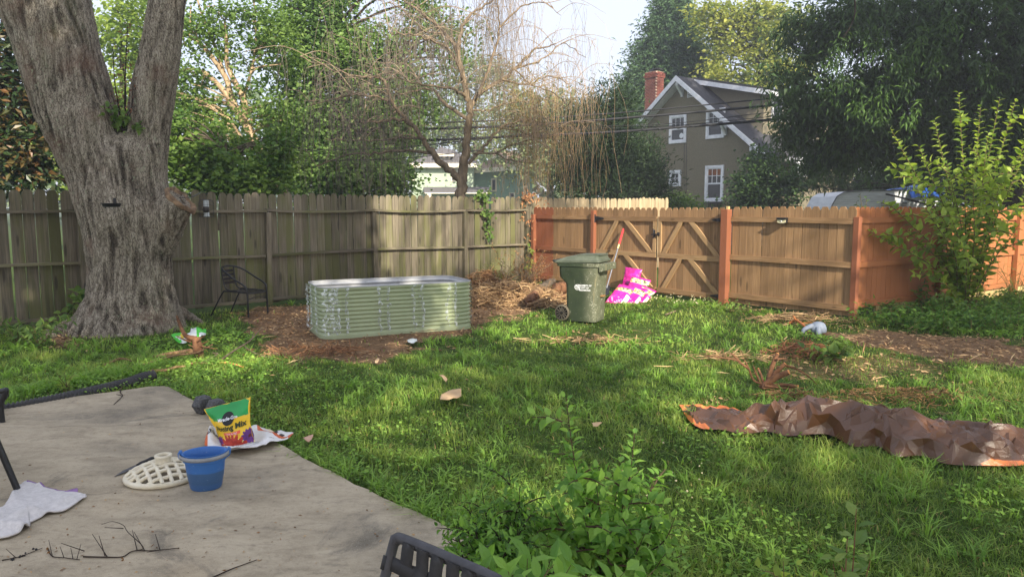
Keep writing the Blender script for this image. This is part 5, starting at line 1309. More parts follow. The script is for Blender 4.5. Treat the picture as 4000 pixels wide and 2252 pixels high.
# ------------------------------------------------------------------ black metal armchair by the fence
blk = coat('black_tube', (26,27,30), .35, .5)
ac = thing('metal_armchair', 'black metal slatted armchair standing by the weathered fence, facing the raised bed', 'chair', (-4.33, 11.72, 0), rad(-16))
mb = MB(); half = [(.26,-.255,0),(.25,-.255,.40),(.20,-.262,.50),(.02,-.265,.60),(-.16,-.24,.71),(-.27,-.15,.765),(-.31,0,.78)]
full = half+[(x,-y,z) for x, y, z in half[-2::-1]]; mb.tube(spline(full, 6), .0145, 8); mb.obj('arm_loop', blk, ac, True)
mb = MB(); mb.tube(spline([(-.16,-.2,.40),(.1,-.22,.385),(.25,-.2,.375),(.31,-.1,.372),(.32,0,.371),(.31,.1,.372),(.25,.2,.375),(.1,.22,.385),(-.16,.2,.40)], 5), .0125, 8); seat_r = mb.obj('seat_frame', blk, ac, True)
for s in (-1, 1):
    mb = MB(); mb.tube(spline([(0,s*.2,.385),(-.16,s*.21,.395),(-.23,s*.225,.36),(-.44,s*.25,0)], 6), .0125, 8); mb.obj('rear_leg', blk, ac, True)
    mb = MB(); mb.tube(spline([(-.02,s*.14,.395),(-.16,s*.145,.40),(-.235,s*.145,.45),(-.27,s*.15,.60),(-.285,s*.15,.755)], 5), .011, 6); mb.obj('upright', blk, ac, True)
for k in range(4): mb = MB(); mb.box((-.262-.012*k, 0, .515+.062*k), (.006, .29, .042), np.array(Matrix.Rotation(rad(-8), 3, 'Y'))); mb.obj('back_slat', blk, ac)
for k in range(5): mb = MB(); mb.box((-.10+.085*k, 0, .395-.004*k), (.058, .42, .006)); mb.obj('seat_slat', blk, ac)
mb = MB(); mb.tube(spline([(.25,-.25,.27),(.24,0,.30),(.25,.25,.27)], 5), .008, 6); mb.obj('stretcher', blk, ac, True)

# ------------------------------------------------------------------ webbed chair back in the foreground
web = plain('charcoal_webbing', (58,58,60), (48,48,50), 30, rough=.6, bump=.15, bdist=.001); tubem = plain('grey_chair_tube', (76,76,80), (64,64,68), 20, rough=.5, bump=.1)
A_, B_ = P(1545, 2098, 2.2), G(1960, 2268, .68); A_[2] = .68; dn = norm(np.array([-.25,-.12,-1.0])); bx = norm(B_-A_); Lb = np.linalg.norm(B_-A_)
wc = thing('webbed_chair', 'charcoal webbed garden chair, only its woven back showing at the bottom edge', 'chair', (A_[0], A_[1], 0)); o = np.array([A_[0], A_[1], 0]); A0 = A_-o
outw = norm(np.cross(bx, dn)); outw = outw*np.sign(-outw[1]+1e-9)*1.0
mb = MB(); mb.tube(spline([A0+dn*.62, A0+dn*.06, A0+dn*.012+bx*.012, A0+bx*.05, A0+bx*(Lb-.05), A0+bx*(Lb-.012)+dn*.012, A0+bx*Lb+dn*.06, A0+bx*Lb+dn*.62], 6), .0165, 12); mb.obj('frame', tubem, wc, True)
for s in (0, 1):
    p0 = A0+bx*(Lb*s)+dn*.62; g0 = p0.copy(); g0[2] = 0
    mb = MB(); mb.tube([p0, g0+np.array([-.03, 0, .03])], .0165, 10); mb.obj('leg', tubem, wc, True)
ws, n_s = .052, 6; pitch = (Lb-.06)/n_s
for k in range(n_s):
    u = .055+pitch*k+ws/2; t = np.linspace(0, .56, 29); over = np.where(((t/.072).astype(int)+k) % 2 == 0, .0035, -.0035)
    th = np.linspace(-2.6, 0.0, 9); c = A0+bx*u
    loop = np.array([c+.0185*(np.cos(a)*outw-np.sin(a)*dn) for a in th[::1]])
    down = np.array([c+dn*q+outw*(.0185*max(0, 1-q/.08)+w_*min(1, q/.06)) for q, w_ in zip(t[1:], over[1:])]); path = np.vstack([loop, down])
    mb = MB(); mb.grid(np.stack([path-bx*ws/2, path+bx*ws/2], 1)); st = mb.obj('strap', web, wc, True); st.modifiers.new('t', 'SOLIDIFY').thickness = .002
for k in range(7):
    v = .085+.072*k; t = np.linspace(-.012, Lb+.012, 40); idx = ((t-.045)/pitch).astype(int); over = -np.where((idx+(v/.072).astype(int) if False else idx+k+1) % 2 == 0, .003, -.003)
    path = np.array([A0+dn*v+bx*q+outw*(w_+(.017 if q < .01 or q > Lb-.01 else 0)) for q, w_ in zip(t, over)]); hw = .0225
    mb = MB(); mb.grid(np.stack([path-dn*hw, path+dn*hw], 1)); st = mb.obj('cross_strap', web, wc, True); st.modifiers.new('t', 'SOLIDIFY').thickness = .002

# ------------------------------------------------------------------ left edge: a chair corner and a table leg
q = G(10, 1648, .03); o = np.array([q[0], q[1], 0])
ec = thing('patio_chair', 'black tube patio chair, just one arm and leg showing at the left edge', 'chair', tuple(o)); Yc = q[1]
mb = MB(); a1, a2, a3 = P(14, 1545, Yc)-o, P(22, 1522, Yc)-o, P(-10, 1527, Yc)-o
mb.tube(spline([q-o, P(4,1585,Yc)-o, a1], 4), [.02]*9, 10); mb.obj('leg', blk, ec, True)
mb = MB(); mb.tube(spline([a1+np.array([0,0,-.02]), a2, a3, a3+np.array([-.5,.06,.0]), a3+np.array([-.62,.1,-.4])], 6), .022, 10); mb.obj('arm', blk, ec, True)
mb = MB(); mb.box(a3+np.array([-.42,.15,-.12]), (.5,.45,.04)); mb.obj('seat', blk, ec, bevel=.01)
q = G(72, 1920, .03); o = np.array([q[0], q[1], 0]); tl = thing('patio_table', 'black patio table, a single slanting leg showing at the left edge beside the towel', 'table', tuple(o))
mb = MB(); e = P(-95, 1530, q[1]-.05)-o; mb.tube([q-o, e], .0185, 12); mb.obj('leg', blk, tl, True)
mb = MB(); mb.tube([q-o+np.array([-1.0,.3,0]), e+np.array([-.5,.15,0])], .0185, 12); mb.obj('leg', blk, tl, True)
mb = MB(); mb.lathe([(0,0),(.42,0),(.43,.01),(.42,.02),(0,.02)], 36, e+np.array([-.43,.05,0])); mb.obj('top', blk, tl)

# ------------------------------------------------------------------ towel
terry = plain('white_terry', (214,210,208), (196,192,190), 40, rough=.95, bump=.7, bdist=.004, dirt=(150,142,134), dirt_amt=.2); lilac = plain('lilac_edging', (150,116,166), (132,98,150), 20, rough=.9)
g = coons([(-120,1960),(0,1990),(60,1925),(100,1885),(140,1893),(200,1915),(270,1922),(330,1938)], [(-140,2115),(0,2108),(62,2092),(115,2062),(118,2045),(190,2010),(255,1998),(338,1942)], 60, 26)
V = ground_grid(g, .034); p2 = V[..., :2].reshape(-1, 2); U, W_ = np.meshgrid(np.linspace(0,1,60), np.linspace(0,1,26), indexing='ij')
V[..., 2] += .012+np.clip(creases(p2, 34, 3, (.015, .05), .045), -.006, .06).reshape(U.shape)+.012*np.sin(W_*math.pi)
cu_, cw_ = cells(V); tw_ = sheet('towel', V, [terry, lilac], np.where((cw_ < .05) & (cu_ > .55), 1, 0)); tw_.modifiers['thick'].thickness = .007
tag(tw_, 'crumpled white towel with lilac edging lying at the foot of the table leg', 'towel')
g = coons([(240,1928),(300,1912),(304,1926)], [(236,1938),(290,1940),(308,1936)], 12, 6); V = ground_grid(g, .036); V[..., 2] += .01; fl = sheet('lilac_corner', V, [lilac], None, tw_)

# ------------------------------------------------------------------ tarpaulin
m = NM('brown_tarpaulin'); t = m.attr(); co = m.coords(rnd=False); n1 = m.noise(co, 2, 3)
c = m.mix(m.sm(t, .45, .55), m.mix(n1, lin((80,52,32)), lin((98,66,42))), lin((218,122,62)))
tarp_m = m.done(m.bsdf(c, .30, m.bump(m.noise(co, 40, 5, .7, .6), .35, .008), 0, .6))
NU, NV = 260, 60
g = coons([(2652,1580),(2720,1582),(2810,1598),(2905,1622),(3000,1612),(3080,1626),(3200,1616),(3350,1646),(3500,1652),(3650,1680),(3800,1680),(3990,1696),(4140,1702)],
          [(2660,1590),(2690,1640),(2740,1672),(2830,1680),(2900,1694),(3000,1686),(3080,1702),(3230,1696),(3330,1742),(3430,1744),(3500,1782),(3600,1780),(3700,1812),(3860,1818),(4000,1815),(4160,1770)], NU, NV)
V = ground_grid(g, .02); U, W_ = np.meshgrid(np.linspace(0,1,NU), np.linspace(0,1,NV), indexing='ij'); rt = np.random.default_rng(78)
run = norm(V[-1, NV//2]-V[0, NV//2]); acr = np.array([-run[1], run[0], 0]); o0 = V[0, NV//2]; X = (V-o0) @ run; Y = (V-o0) @ acr; LT = X.max()
edge = np.clip(np.minimum(np.minimum(W_, 1-W_)/.10, U/.03), 0, 1)
H = np.zeros((NU, NV)); Hs = np.zeros((NU, NV))
def ridge(cx, cy, ang, L, w1, w2, h):
    ca, sa = math.cos(ang), math.sin(ang); u = (X-cx)*ca+(Y-cy)*sa; v = -(X-cx)*sa+(Y-cy)*ca
    return h*np.minimum(np.clip(1-np.where(v > 0, v/w1, -v/w2), 0, 1), np.clip((1-np.abs(u)/(L/2))*2.2, 0, 1))
for k in range(64):
    cx = rt.uniform(.25, LT); i = min(NU-1, int(np.clip(cx/LT, 0, 1)*(NU-1))); ym = Y[i, NV//2]; hw = abs(Y[i, 0]-Y[i, -1])/2
    s = 1.0 if cx > .7 else .5
    H = np.maximum(H, ridge(cx, ym+rt.uniform(-.7, .7)*hw, rt.normal(-.35, .55), rt.uniform(.25, 1.0), rt.uniform(.03, .16), rt.uniform(.08, .26), s*rt.uniform(.05, .17)))
for (fx, fy, an, L_, w1, w2, h) in [(.47,.1,-.25,1.3,.16,.36,.24),(.40,-.2,.7,.5,.06,.22,.17),(.26,.0,1.2,.34,.08,.14,.19),(.60,.3,-.6,.8,.10,.3,.19),(.72,-.1,-.2,.9,.08,.26,.15),(.86,.2,.3,.7,.1,.25,.14),(.54,-.35,-.1,.9,.05,.2,.13),(.34,.35,-.3,.6,.1,.2,.16)]:
    i = int(fx*(NU-1)); hw = abs(Y[i, 0]-Y[i, -1])/2; H = np.maximum(H, ridge(X[i, NV//2], Y[i, NV//2]+fy*hw, an, L_, w1, w2, h))
for k in range(260): Hs = np.maximum(Hs, ridge(rt.uniform(.1, LT), Y.mean()+rt.uniform(-1, 1)*np.ptp(Y)*.5, rt.uniform(0, 3.14), rt.uniform(.08, .3), rt.uniform(.012, .04), rt.uniform(.02, .09), rt.uniform(.010, .034)))
H = .010+edge*(1.0*H+1.2*Hs); V = V+acr*(np.clip(H-.04, 0, 1)*-.42*edge*(.6+.4*np.sin(U*47+W_*3)))[..., None]; V[..., 2] = H+.012
orange = ((W_ < .13) & (U < .17)) | ((U < .02)) | ((W_ > .9) & (U < .10)) | ((W_ < .07) & (((U > .26) & (U < .31)) | ((U > .62) & (U < .67)) | ((U > .74) & (U < .92)))) | ((W_ > .965) & (U > .8)) | (U > .985)
tp_ = sheet('tarpaulin', V, [tarp_m], None, None, 0, orange.astype(float)); tag(tp_, 'crumpled brown tarpaulin with orange edges lying on the lawn', 'tarp')
dc_ = tp_.modifiers.new('d', 'DECIMATE'); dc_.ratio = .075; tp_.data.polygons.foreach_set('use_smooth', np.zeros(len(tp_.data.polygons), bool))
mb = MB()
for u, w_ in ((5,46),(50,5),(10,22)):
    c = V[u, w_]; t = np.linspace(0, 2*math.pi, 12, endpoint=False); mb.tube(c+np.c_[.014*np.cos(t), .014*np.sin(t), np.full(12, .006)], .004, 6, closed=True)
gr = mb.obj('eyelets', coat('dark_eyelet', (40,40,40), .4), tp_)

# ------------------------------------------------------------------ potting mix bag, spread feed sack, dumbbell
Yb = G(935, 1748, .03)[1]
def bag_pt(u, v, side=1, off=0.0):
    """u 0..1 across, v 0..1 up"""
    bl, br, tl_, tr_ = P(866,1752,Yb), P(1000,1744,Yb-.02), P(797,1597,Yb+.13), P(978,1550,Yb+.15)
    u, v = np.asarray(u)[..., None], np.asarray(v)[..., None]
    p = bl*(1-u)*(1-v)+br*u*(1-v)+tl_*(1-u)*v+tr_*u*v
    f = (1-np.abs(2*u-1)**2.6)*np.clip(1.0-v**3, 0, 1)*np.clip(v*9+.25, 0, 1)
    bulge = .075*f+.008*np.sin(u*9+v*7)*(v > .2)+.006*np.sin(v*16-u*5)
    p = p-np.array([0, 1, .12])*(bulge*side+off)
    p[..., 0] -= .025*((1-np.abs(2*v[..., 0]-1)))*(1-2*u[..., 0])*-1*.9
    return p
bagY = plain('yellow_bag', (238,196,40), (228,182,30), 5, rough=.35, bump=.3, bdist=.006, spec=.5); bagG = plain('green_bag', (34,158,76), (28,140,66), 5, rough=.35, bump=.3, bdist=.006, spec=.5)
bagC = plain('cream_print', (236,222,150), (226,206,120), 8, rough=.4); bagR = plain('red_flower_print', (190,62,40), (150,40,30), 30, rough=.4); bagP = plain('purple_flower_print', (112,56,130), (84,40,104), 30, rough=.4); bagO = plain('coral_banner_print', (236,110,80), (232,100,74), 8, rough=.4); bagK = plain('brown_flower_eye', (94,34,28), (74,26,22), 30, rough=.5)
root_ = thing('potting_mix_bag', 'half full yellow and green potting mix bag standing on the patio edge', 'bag', (P(935,1748,Yb)[0], Yb, 0)); o = np.array([P(935,1748,Yb)[0], Yb, 0])
n = 72; uu = np.linspace(0, 1, n); U, W_ = np.meshgrid(uu, uu, indexing='ij'); F = bag_pt(U, W_)-o; Bk = bag_pt(U, W_, -.5)-o
cu_, cv_ = cells(F); A = 1.0
fm = np.zeros(cu_.shape, int); fm[cv_ > .685-.035*(cu_-.5)**2*4+.02] = 1
fm[(cu_ < .03) | (cu_ > .97)] = 0
fm[(cv_ < .30-.10*np.abs(cu_-.5)) & (fm == 0)] = 2
def flower(cx, cy, r, mi, pet, eye=.2):
    dx, dy = (cu_-cx)*.95, (cv_-cy)*1.0; rr_ = np.hypot(dx, dy); th = np.arctan2(dy, dx); R = r*(.72+.28*np.abs(np.cos(th*pet/2)))
    fm[rr_ < R] = mi; fm[rr_ < r*eye] = 6
flower(.12, .22, .13, 4, 12); flower(.93, .25, .16, 4, 14); flower(.50, .05, .37, 3, 18)
mb = MB(); mb.grid(F); mb.qm[-1] = fm.ravel(); mb.grid(Bk, 0); mb.q[-1] = mb.q[-1][:, ::-1]; mb.obj('body', [bagY, bagG, bagC, bagR, bagP, bagO, bagK], root_, True)
def on_bag(cu0, cv0, k=1.0, rot=0.0, d=.004):
    def f(p):
        x, y = p[:, 0], p[:, 1]; x, y = x*math.cos(rot)-y*math.sin(rot), x*math.sin(rot)+y*math.cos(rot)
        return bag_pt(cu0+x*k, cv0+y*k*.86, 1, d)-o
    return f
mb = MB(); t = np.linspace(0, 2*math.pi, 40, endpoint=False); pts = [np.zeros((1, 2))]+[np.c_[r*np.cos(t), r*np.sin(t)] for r in (.05, .1, .145)]
V2 = on_bag(.51, .715, d=.008)(np.vstack(pts)); fs = [(0, 1+k, 1+(k+1) % 40) for k in range(40)]+[(1+a*40+k, 1+(a+1)*40+k, 1+(a+1)*40+(k+1) % 40, 1+a*40+(k+1) % 40) for a in range(2) for k in range(40)]
mb.add(V2, fs); mb.obj('badge', black_ink, root_)
text_on('Miracle-Gro', .098, on_bag(.50, .72, d=.012), white_ink, root_, .003)
text_on('Potting Mix', .175, on_bag(.52, .535, d=.011), coat('dark_green_ink', (44,56,26), .5), root_, .006)
mb = MB(); q = np.array([(x, y) for x in np.linspace(-.24, .24, 13) for y in (-.032, .032)]); mb.add(on_bag(.53, .405)(q), [(2*k, 2*k+2, 2*k+3, 2*k+1) for k in range(12)]); mb.obj('banner', bagO, root_)
text_on('Twice As Big!', .06, on_bag(.53, .405, d=.006), white_ink, root_)
for dx in (-.15, .15): text_on('Feeds Indoor', .032, on_bag(.53+dx, .345), bagO, root_)
sackm = plain('white_woven_sack', (226,224,222), (206,204,202), 6, rough=.5, bump=.4, bdist=.006, dirt=(170,160,146), dirt_amt=.2); sackO = plain('rust_sack_band', (206,104,56), (188,88,46), 8, rough=.5); sackK = plain('dark_sack_print', (70,58,52), (50,42,40), 8, rough=.5); sackC = plain('cream_sack_print', (222,208,170), (206,190,150), 8, rough=.5)
g = coons([(815,1728),(830,1700),(860,1690),(930,1700),(985,1672),(1040,1684),(1095,1704),(1146,1702)], [(800,1760),(850,1768),(900,1784),(960,1776),(1020,1762),(1080,1738),(1120,1724),(1146,1706)], 90, 40)
V = ground_grid(g, .036); p2 = V[..., :2].reshape(-1, 2); U, W_ = np.meshgrid(np.linspace(0,1,90), np.linspace(0,1,40), indexing='ij')
V[..., 2] += .01+np.abs(creases(p2, 30, 31, (.03,.1), .035)).reshape(U.shape)+.085*np.exp(-((U-.06)/.07)**2)*np.sin(W_*math.pi)+.03*(W_ > .8)*np.sin(U*math.pi)
cu_, cw_ = cells(V); fm = np.zeros(cu_.shape, int); bandv = cw_-(.1+.75*(cu_-.62)/.38); fm[(np.abs(bandv) < .10) & (cu_ > .6)] = 1; fm[(np.abs(bandv+.42) < .2) & (cu_ > .55) & (cu_ < .8)] = 3
for ex, ey in ((.80,.30),(.87,.42)): fm[((cu_-ex)/.028)**2+((cw_-ey)/.11)**2 < 1] = 2
fm[(cu_ > .93) & (cw_ > .55)] = 1; fm[(cu_ < .03)] = 1
fs_ = sheet('feed_sack', V, [sackm, sackO, sackK, sackC], fm); tag(fs_, 'flattened white feed sack with rust band lying under the potting mix bag', 'sack')
def sack_at(u0, w0, k, rot):
    def f(p):
        x = p[:, 0]*math.cos(rot)-p[:, 1]*math.sin(rot); y = p[:, 0]*math.sin(rot)+p[:, 1]*math.cos(rot)
        ui = np.clip((u0+x*k)*89, 0, 88.99); wi = np.clip((w0-y*k*2.2)*39, 0, 38.99); a, b = ui.astype(int), wi.astype(int); fu, fw = (ui-a)[:, None], (wi-b)[:, None]
        q = V[a, b]*(1-fu)*(1-fw)+V[a+1, b]*fu*(1-fw)+V[a, b+1]*(1-fu)*fw+V[a+1, b+1]*fu*fw; q[:, 2] += .006; return q
    return f
text_on('chicken', .1, sack_at(.16, .55, 1.0, .35), black_ink, fs_, .002); text_on('chicken', .05, sack_at(.74, .3, 1.0, -.3), coat('sack_green_ink', (70,96,70), .6), fs_); text_on('ORGANIC', .05, sack_at(.83, .75, 1.0, .25), coat('sack_green_ink2', (70,96,70), .6), fs_)
for k in range(3): text_on('mmmm mm mmmm mmm', .028, sack_at(.45, .78+.07*k, 1.0, .06), coat('grey_small_print', (120,116,112), .7), fs_)
dbm = plain('speckled_iron', (98,98,98), (58,58,60), 60, rough=.75, bump=.5, bdist=.003)
q0, q1 = G(795, 1612, .03), G(862, 1618, .03); ddir = norm((q1-q0)*np.array([1,1,0])); db_ = thing('dumbbell', 'grey hexagonal dumbbell half hidden behind the potting mix bag', 'dumbbell', (q0[0], q0[1], .03), math.atan2(ddir[1], ddir[0])-.35)
for x0 in (0, .19):
    mb = MB(); R_ = .082; prof = [(0, R_*.93)]; a = np.arange(6)*math.pi/3; rings = []
    for x, s in ((-.055,.78),(-.035,1),(.035,1),(.055,.78)): rings.append(np.c_[np.full(6, x0+x), R_*s*np.cos(a), R_*.866+R_*s*np.sin(a)])
    loft(mb, rings); mb.obj('head', dbm, db_, bevel=.004)
mb = MB(); mb.tube([(.05,0,.071),(.095,0,.071),(.14,0,.071)], [.016,.019,.016], 10); mb.obj('handle', dbm, db_, True)
g = G(833, 1690, .03); mb = MB(); mb.tube(spline([g+np.array([-.03,0,.018]), g+np.array([0,.01,.02]), g+np.array([.05,.02,.018])], 4), [.010,.014,.017,.018,.018,.018,.018,.016,.012], 10); tag(mb.obj('trowel_handle', coat('green_grip', (28,74,48), .5), None, True), 'dark green tool handle poking out from behind the potting mix bag', 'hand tool')

# ------------------------------------------------------------------ bucket, umbrella stand, knife
bq = G(806, 1902, .03); 
m = NM('blue_bucket_plastic'); tcb = m.n('ShaderNodeTexCoord'); s = m.n('ShaderNodeSeparateXYZ'); m.l(tcb.outputs['Object'], s.inputs[0]); co = m.coords(rnd=False)
lv = m.math('ADD', s.outputs[2], m.math('MULTIPLY', m.math('SUBTRACT', m.noise(co, 5, 4), .5), .03)); c = m.mix(m.sm(lv, .128, .118), lin((58,110,178)), lin((62,94,134))); c = m.mix(m.math('MULTIPLY', m.sm(lv, .06, .03), .35), c, lin((60,104,170)))
c = m.mix(m.math('MULTIPLY', m.sm(m.noise(co, 40, 3, .7), .66, .72), .5), c, lin((150,170,190)))
bkm = m.done(m.bsdf(c, .45, None, 0, .4))
BS = .9
bk = thing('bucket', 'oval blue plastic bucket standing on the patio, dusty below a tide line', 'bucket', tuple(bq), rad(14)); bk.scale = (BS, BS, BS)
mb = MB(); mb.lathe([(0,.004),(.075,.004),(.092,.0),(.10,.012),(.116,.10),(.126,.185),(.128,.19),(.137,.195),(.140,.235),(.143,.24),(.143,.247),(.137,.247),(.131,.24),(.120,.19),(.108,.09),(.095,.018),(0,.014)], 48, (0,0,0), 1.0, .82); mb.obj('body', bkm, bk, True).modifiers.new('e', 'EDGE_SPLIT').split_angle = rad(50)
for s_ in (-1, 1): mb = MB(); mb.prism([(s_*.138,.20),(s_*.16,.215),(s_*.165,.25),(s_*.155,.268),(s_*.14,.262)][::(1 if s_ < 0 else -1)], -.02, .02); mb.obj('lug', bkm, bk, bevel=.005)
mb = MB(); t = np.linspace(math.pi+.12, 2*math.pi-.12, 26); arc = np.c_[.156*np.cos(t), .128*np.sin(t)-.008, .243-.012*np.sin(-t)]
V = np.stack([arc*np.array([.985,.985,1])+np.array([0,0,.012]), arc+np.array([0,0,.012]), arc*np.array([1.015,1.02,1])+np.array([0,0,-.002]), arc*np.array([1.015,1.02,1])-np.array([0,0,.014]), arc*np.array([.99,.99,1])-np.array([0,0,.012])], 1); mb.grid(V); hd = mb.obj('handle', plain('grey_plastic_handle', (150,152,154), (132,134,138), 10, rough=.45), bk, True); hd.modifiers.new('t', 'SOLIDIFY').thickness = .003
iron_w = plain('chipped_white_iron', (226,218,196), (210,200,174), 12, rough=.5, bump=.3, bdist=.003, dirt=(150,92,50), dirt_amt=.26)
uq = G(642, 1860, .03); R_ = .215
us = thing('umbrella_stand', 'cream cast iron lattice umbrella stand with rusty chips on the patio', 'umbrella stand', tuple(uq), rad(10))
dome = lambda r: .026+.066*(1-(r/R_)**2)
t = np.linspace(0, 2*math.pi, 48, endpoint=False); mb = MB(); mb.tube(np.c_[R_*np.cos(t), R_*np.sin(t), np.full(48, .018)], .017, 10, closed=True); mb.obj('ring', iron_w, us, True)
for a in (rad(28), rad(-62)):
    ca, sa = math.cos(a), math.sin(a)
    for j, c in enumerate(np.linspace(-.165, .165, 7)):
        half = math.sqrt(R_**2-c*c); u = np.linspace(-half, half, 17); x, y = u*ca-c*sa, u*sa+c*ca; z = dome(np.hypot(x, y))+.004*np.sin(u/.055*math.pi+j*math.pi)*(1 if a > 0 else -1)
        mb = MB(); mb.tube(np.c_[x, y, z], .0125, 7, False); mb.obj('lattice_bar', iron_w, us, True)
mb = MB(); mb.lathe([(.05,.065),(.045,.085),(.045,.125),(.05,.13),(.05,.143),(.033,.143),(.03,.13),(.03,.08)], 24); mb.obj('socket', iron_w, us, True)
mb = MB(); mb.lathe([(.031,.115),(0,.115)], 16); mb.obj('rusty_bore', coat('rust', (96,60,42), .95), us)
ka, kb, kc = G(446, 1859, .038), G(545, 1812, .040), G(606, 1786, .042)
kn = thing('kitchen_knife', 'old kitchen knife with black handle lying on the patio by the umbrella stand', 'knife', tuple(kb), math.atan2((ka-kb)[1], (ka-kb)[0])); Lk = np.linalg.norm(ka-kb)
mb = MB(); mb.add([(0,-.018,0),(0,.016,0),(Lk*.6,.014,0),(Lk,-.002,-.004),(Lk*.55,-.02,0)], [(0,4,3,2,1)]); kb_ = mb.obj('blade', plain('dull_steel', (104,104,108), (72,70,70), 20, rough=.45, metal=.3), kn); kb_.modifiers.new('t', 'SOLIDIFY').thickness = .002
mb = MB(); mb.tube([(.02,0,0),(-.01,0,0),(-.06,.002,0),(-.105,0,0),(-.122,.003,0)], [.010,.0145,.013,.015,.011], 10); mb.obj('handle', coat('black_handle', (28,28,28), .5), kn, True)

# ------------------------------------------------------------------ corrugated drain pipe along the patio
ppts = spline([G(x, y, .05) for x, y in [(-160,1602),(20,1582),(140,1562),(260,1540),(400,1512),(500,1490),(560,1470),(606,1462)]], 30)
L_ = np.r_[0, np.cumsum(np.linalg.norm(np.diff(ppts, axis=0), axis=1))]; ns = int(L_[-1]/.011); sp = np.linspace(0, L_[-1], ns)
pth = np.stack([np.interp(sp, L_, ppts[:, i]) for i in range(3)], 1); pth[:, 2] = .035-.025*np.linspace(1, 0, ns); mb = MB(); mb.tube(pth, np.linspace(.040, .056, ns)+.008*np.sign(np.sin(np.arange(ns)*math.pi/1.5+.3)), 14)
tag(mb.obj('drain_pipe', plain('black_drain_plastic', (44,44,46), (60,58,56), 10, rough=.5, bump=.1), None, True), 'black corrugated drain pipe lying along the back edge of the patio', 'pipe')

# ------------------------------------------------------------------ small odd things
gq = G(3196, 1298); go = thing('garden_ornament', 'small blue grey rounded plastic ornament lying on the grass near the dirt path', 'ornament', tuple(gq), rad(-20)); gm = plain('blue_grey_plastic', (140,150,166), (126,136,152), 12, rough=.6)
mb = MB(); mb.lathe([(0,.155),(.03,.152),(.06,.14),(.085,.115),(.094,.085),(.098,.08),(.104,.05),(.10,.01),(.08,.0)], 28, (0,0,0), 1.05, .85); mb.obj('dome', gm, go, True)
mb = MB(); mb.tube(spline([(-.07,-.02,.09),(-.13,-.05,.075),(-.19,-.09,.04),(-.2,-.1,.0)], 5), np.linspace(.04,.02,16), 12); mb.obj('spout', gm, go, True)
mb = MB(); mb.tube([(.0,-.07,.075),(.0,-.11,.03),(.0,-.115,-.01)], [.04,.035,.036], 12); mb.obj('foot', gm, go, True)
plast = plain('torn_bag_film', (226,230,226), (206,214,210), 5, rough=.4, bump=.4); pg_ = plain('torn_bag_green', (88,206,70), (70,184,60), 6, rough=.4, bump=.3); py_ = plain('torn_bag_yellow', (236,206,70), (222,190,60), 6, rough=.4); pb_ = plain('torn_bag_blue', (70,130,200), (60,110,180), 6, rough=.4)
g = coons([(668,1312),(690,1302),(740,1302),(752,1286),(778,1283),(806,1298)], [(672,1314),(690,1334),(715,1342),(745,1332),(770,1330),(804,1306)], 44, 24); V = ground_grid(g, .05); p2 = V[..., :2].reshape(-1, 2); V[..., 2] += np.abs(creases(p2, 30, 41, (.03,.1), .06)).reshape(V.shape[:2])
cu_, cw_ = cells(V); fm = np.zeros(cu_.shape, int); fm[(cu_ < .22+.1*np.sin(cw_*9)) | (cu_ > .72)] = 1; fm[(cu_ > .8) & (cw_ > .55)] = 0; fm[((cu_-.33)/.08)**2+((cw_-.3)/.25)**2 < 1] = 2; fm[((cu_-.45)/.07)**2+((cw_-.82)/.1)**2 < 1] = 3
tag(sheet('torn_bag', V, [plast, pg_, py_, pb_], fm), 'torn green and white plastic bag lying on the grass by the tree roots', 'bag')
card = plain('brown_cardboard', (202,172,134), (186,156,118), 8, rough=.9); pinkc = plain('pinkish_cardboard', (206,168,146), (190,150,128), 8, rough=.9)
def scrap(lab, top, bot, mat, seed, z=.06, name='cardboard_scrap', cat='cardboard', group='scraps lying on the lawn'):
    g = coons(top, bot, 14, 8); V = ground_grid(g, z); p2 = V[..., :2].reshape(-1, 2); V[..., 2] += (.5*creases(p2, 6, seed, (.04,.1), .04)).reshape(V.shape[:2])
    tag(sheet(name, V, [mat], None, None, .004), lab, cat, group)
scrap('largest tan cardboard scrap, in the middle of the lawn', [(1726,1545),(1760,1524),(1802,1520)], [(1718,1560),(1760,1566),(1802,1548)], card, 1)
scrap('pinkish cardboard scrap by the patio edge beside the feed sack', [(1182,1712),(1205,1704),(1224,1702)], [(1190,1726),(1208,1730),(1222,1712)], pinkc, 2)
scrap('small tan scrap deep in the grass beyond the foreground sapling', [(2312,1660),(2335,1655),(2352,1654)], [(2318,1672),(2335,1674),(2346,1664)], card, 3)
scrap('thin bent tan scrap left of centre on the dark lawn', [(1714,1466),(1730,1470),(1748,1480)], [(1716,1470),(1730,1478),(1742,1490)], card, 4)
scrap('small pale scrap on the lawn below the raised bed corner', [(1466,1402),(1474,1396),(1482,1398)], [(1464,1412),(1474,1412),(1480,1406)], card, 5)
scrap('pale crumpled plastic scrap on the dirt before the raised bed', [(1590,1328),(1610,1320),(1628,1326)], [(1594,1338),(1612,1340),(1630,1334)], plast, 6, .03, 'plastic_scrap', 'plastic')
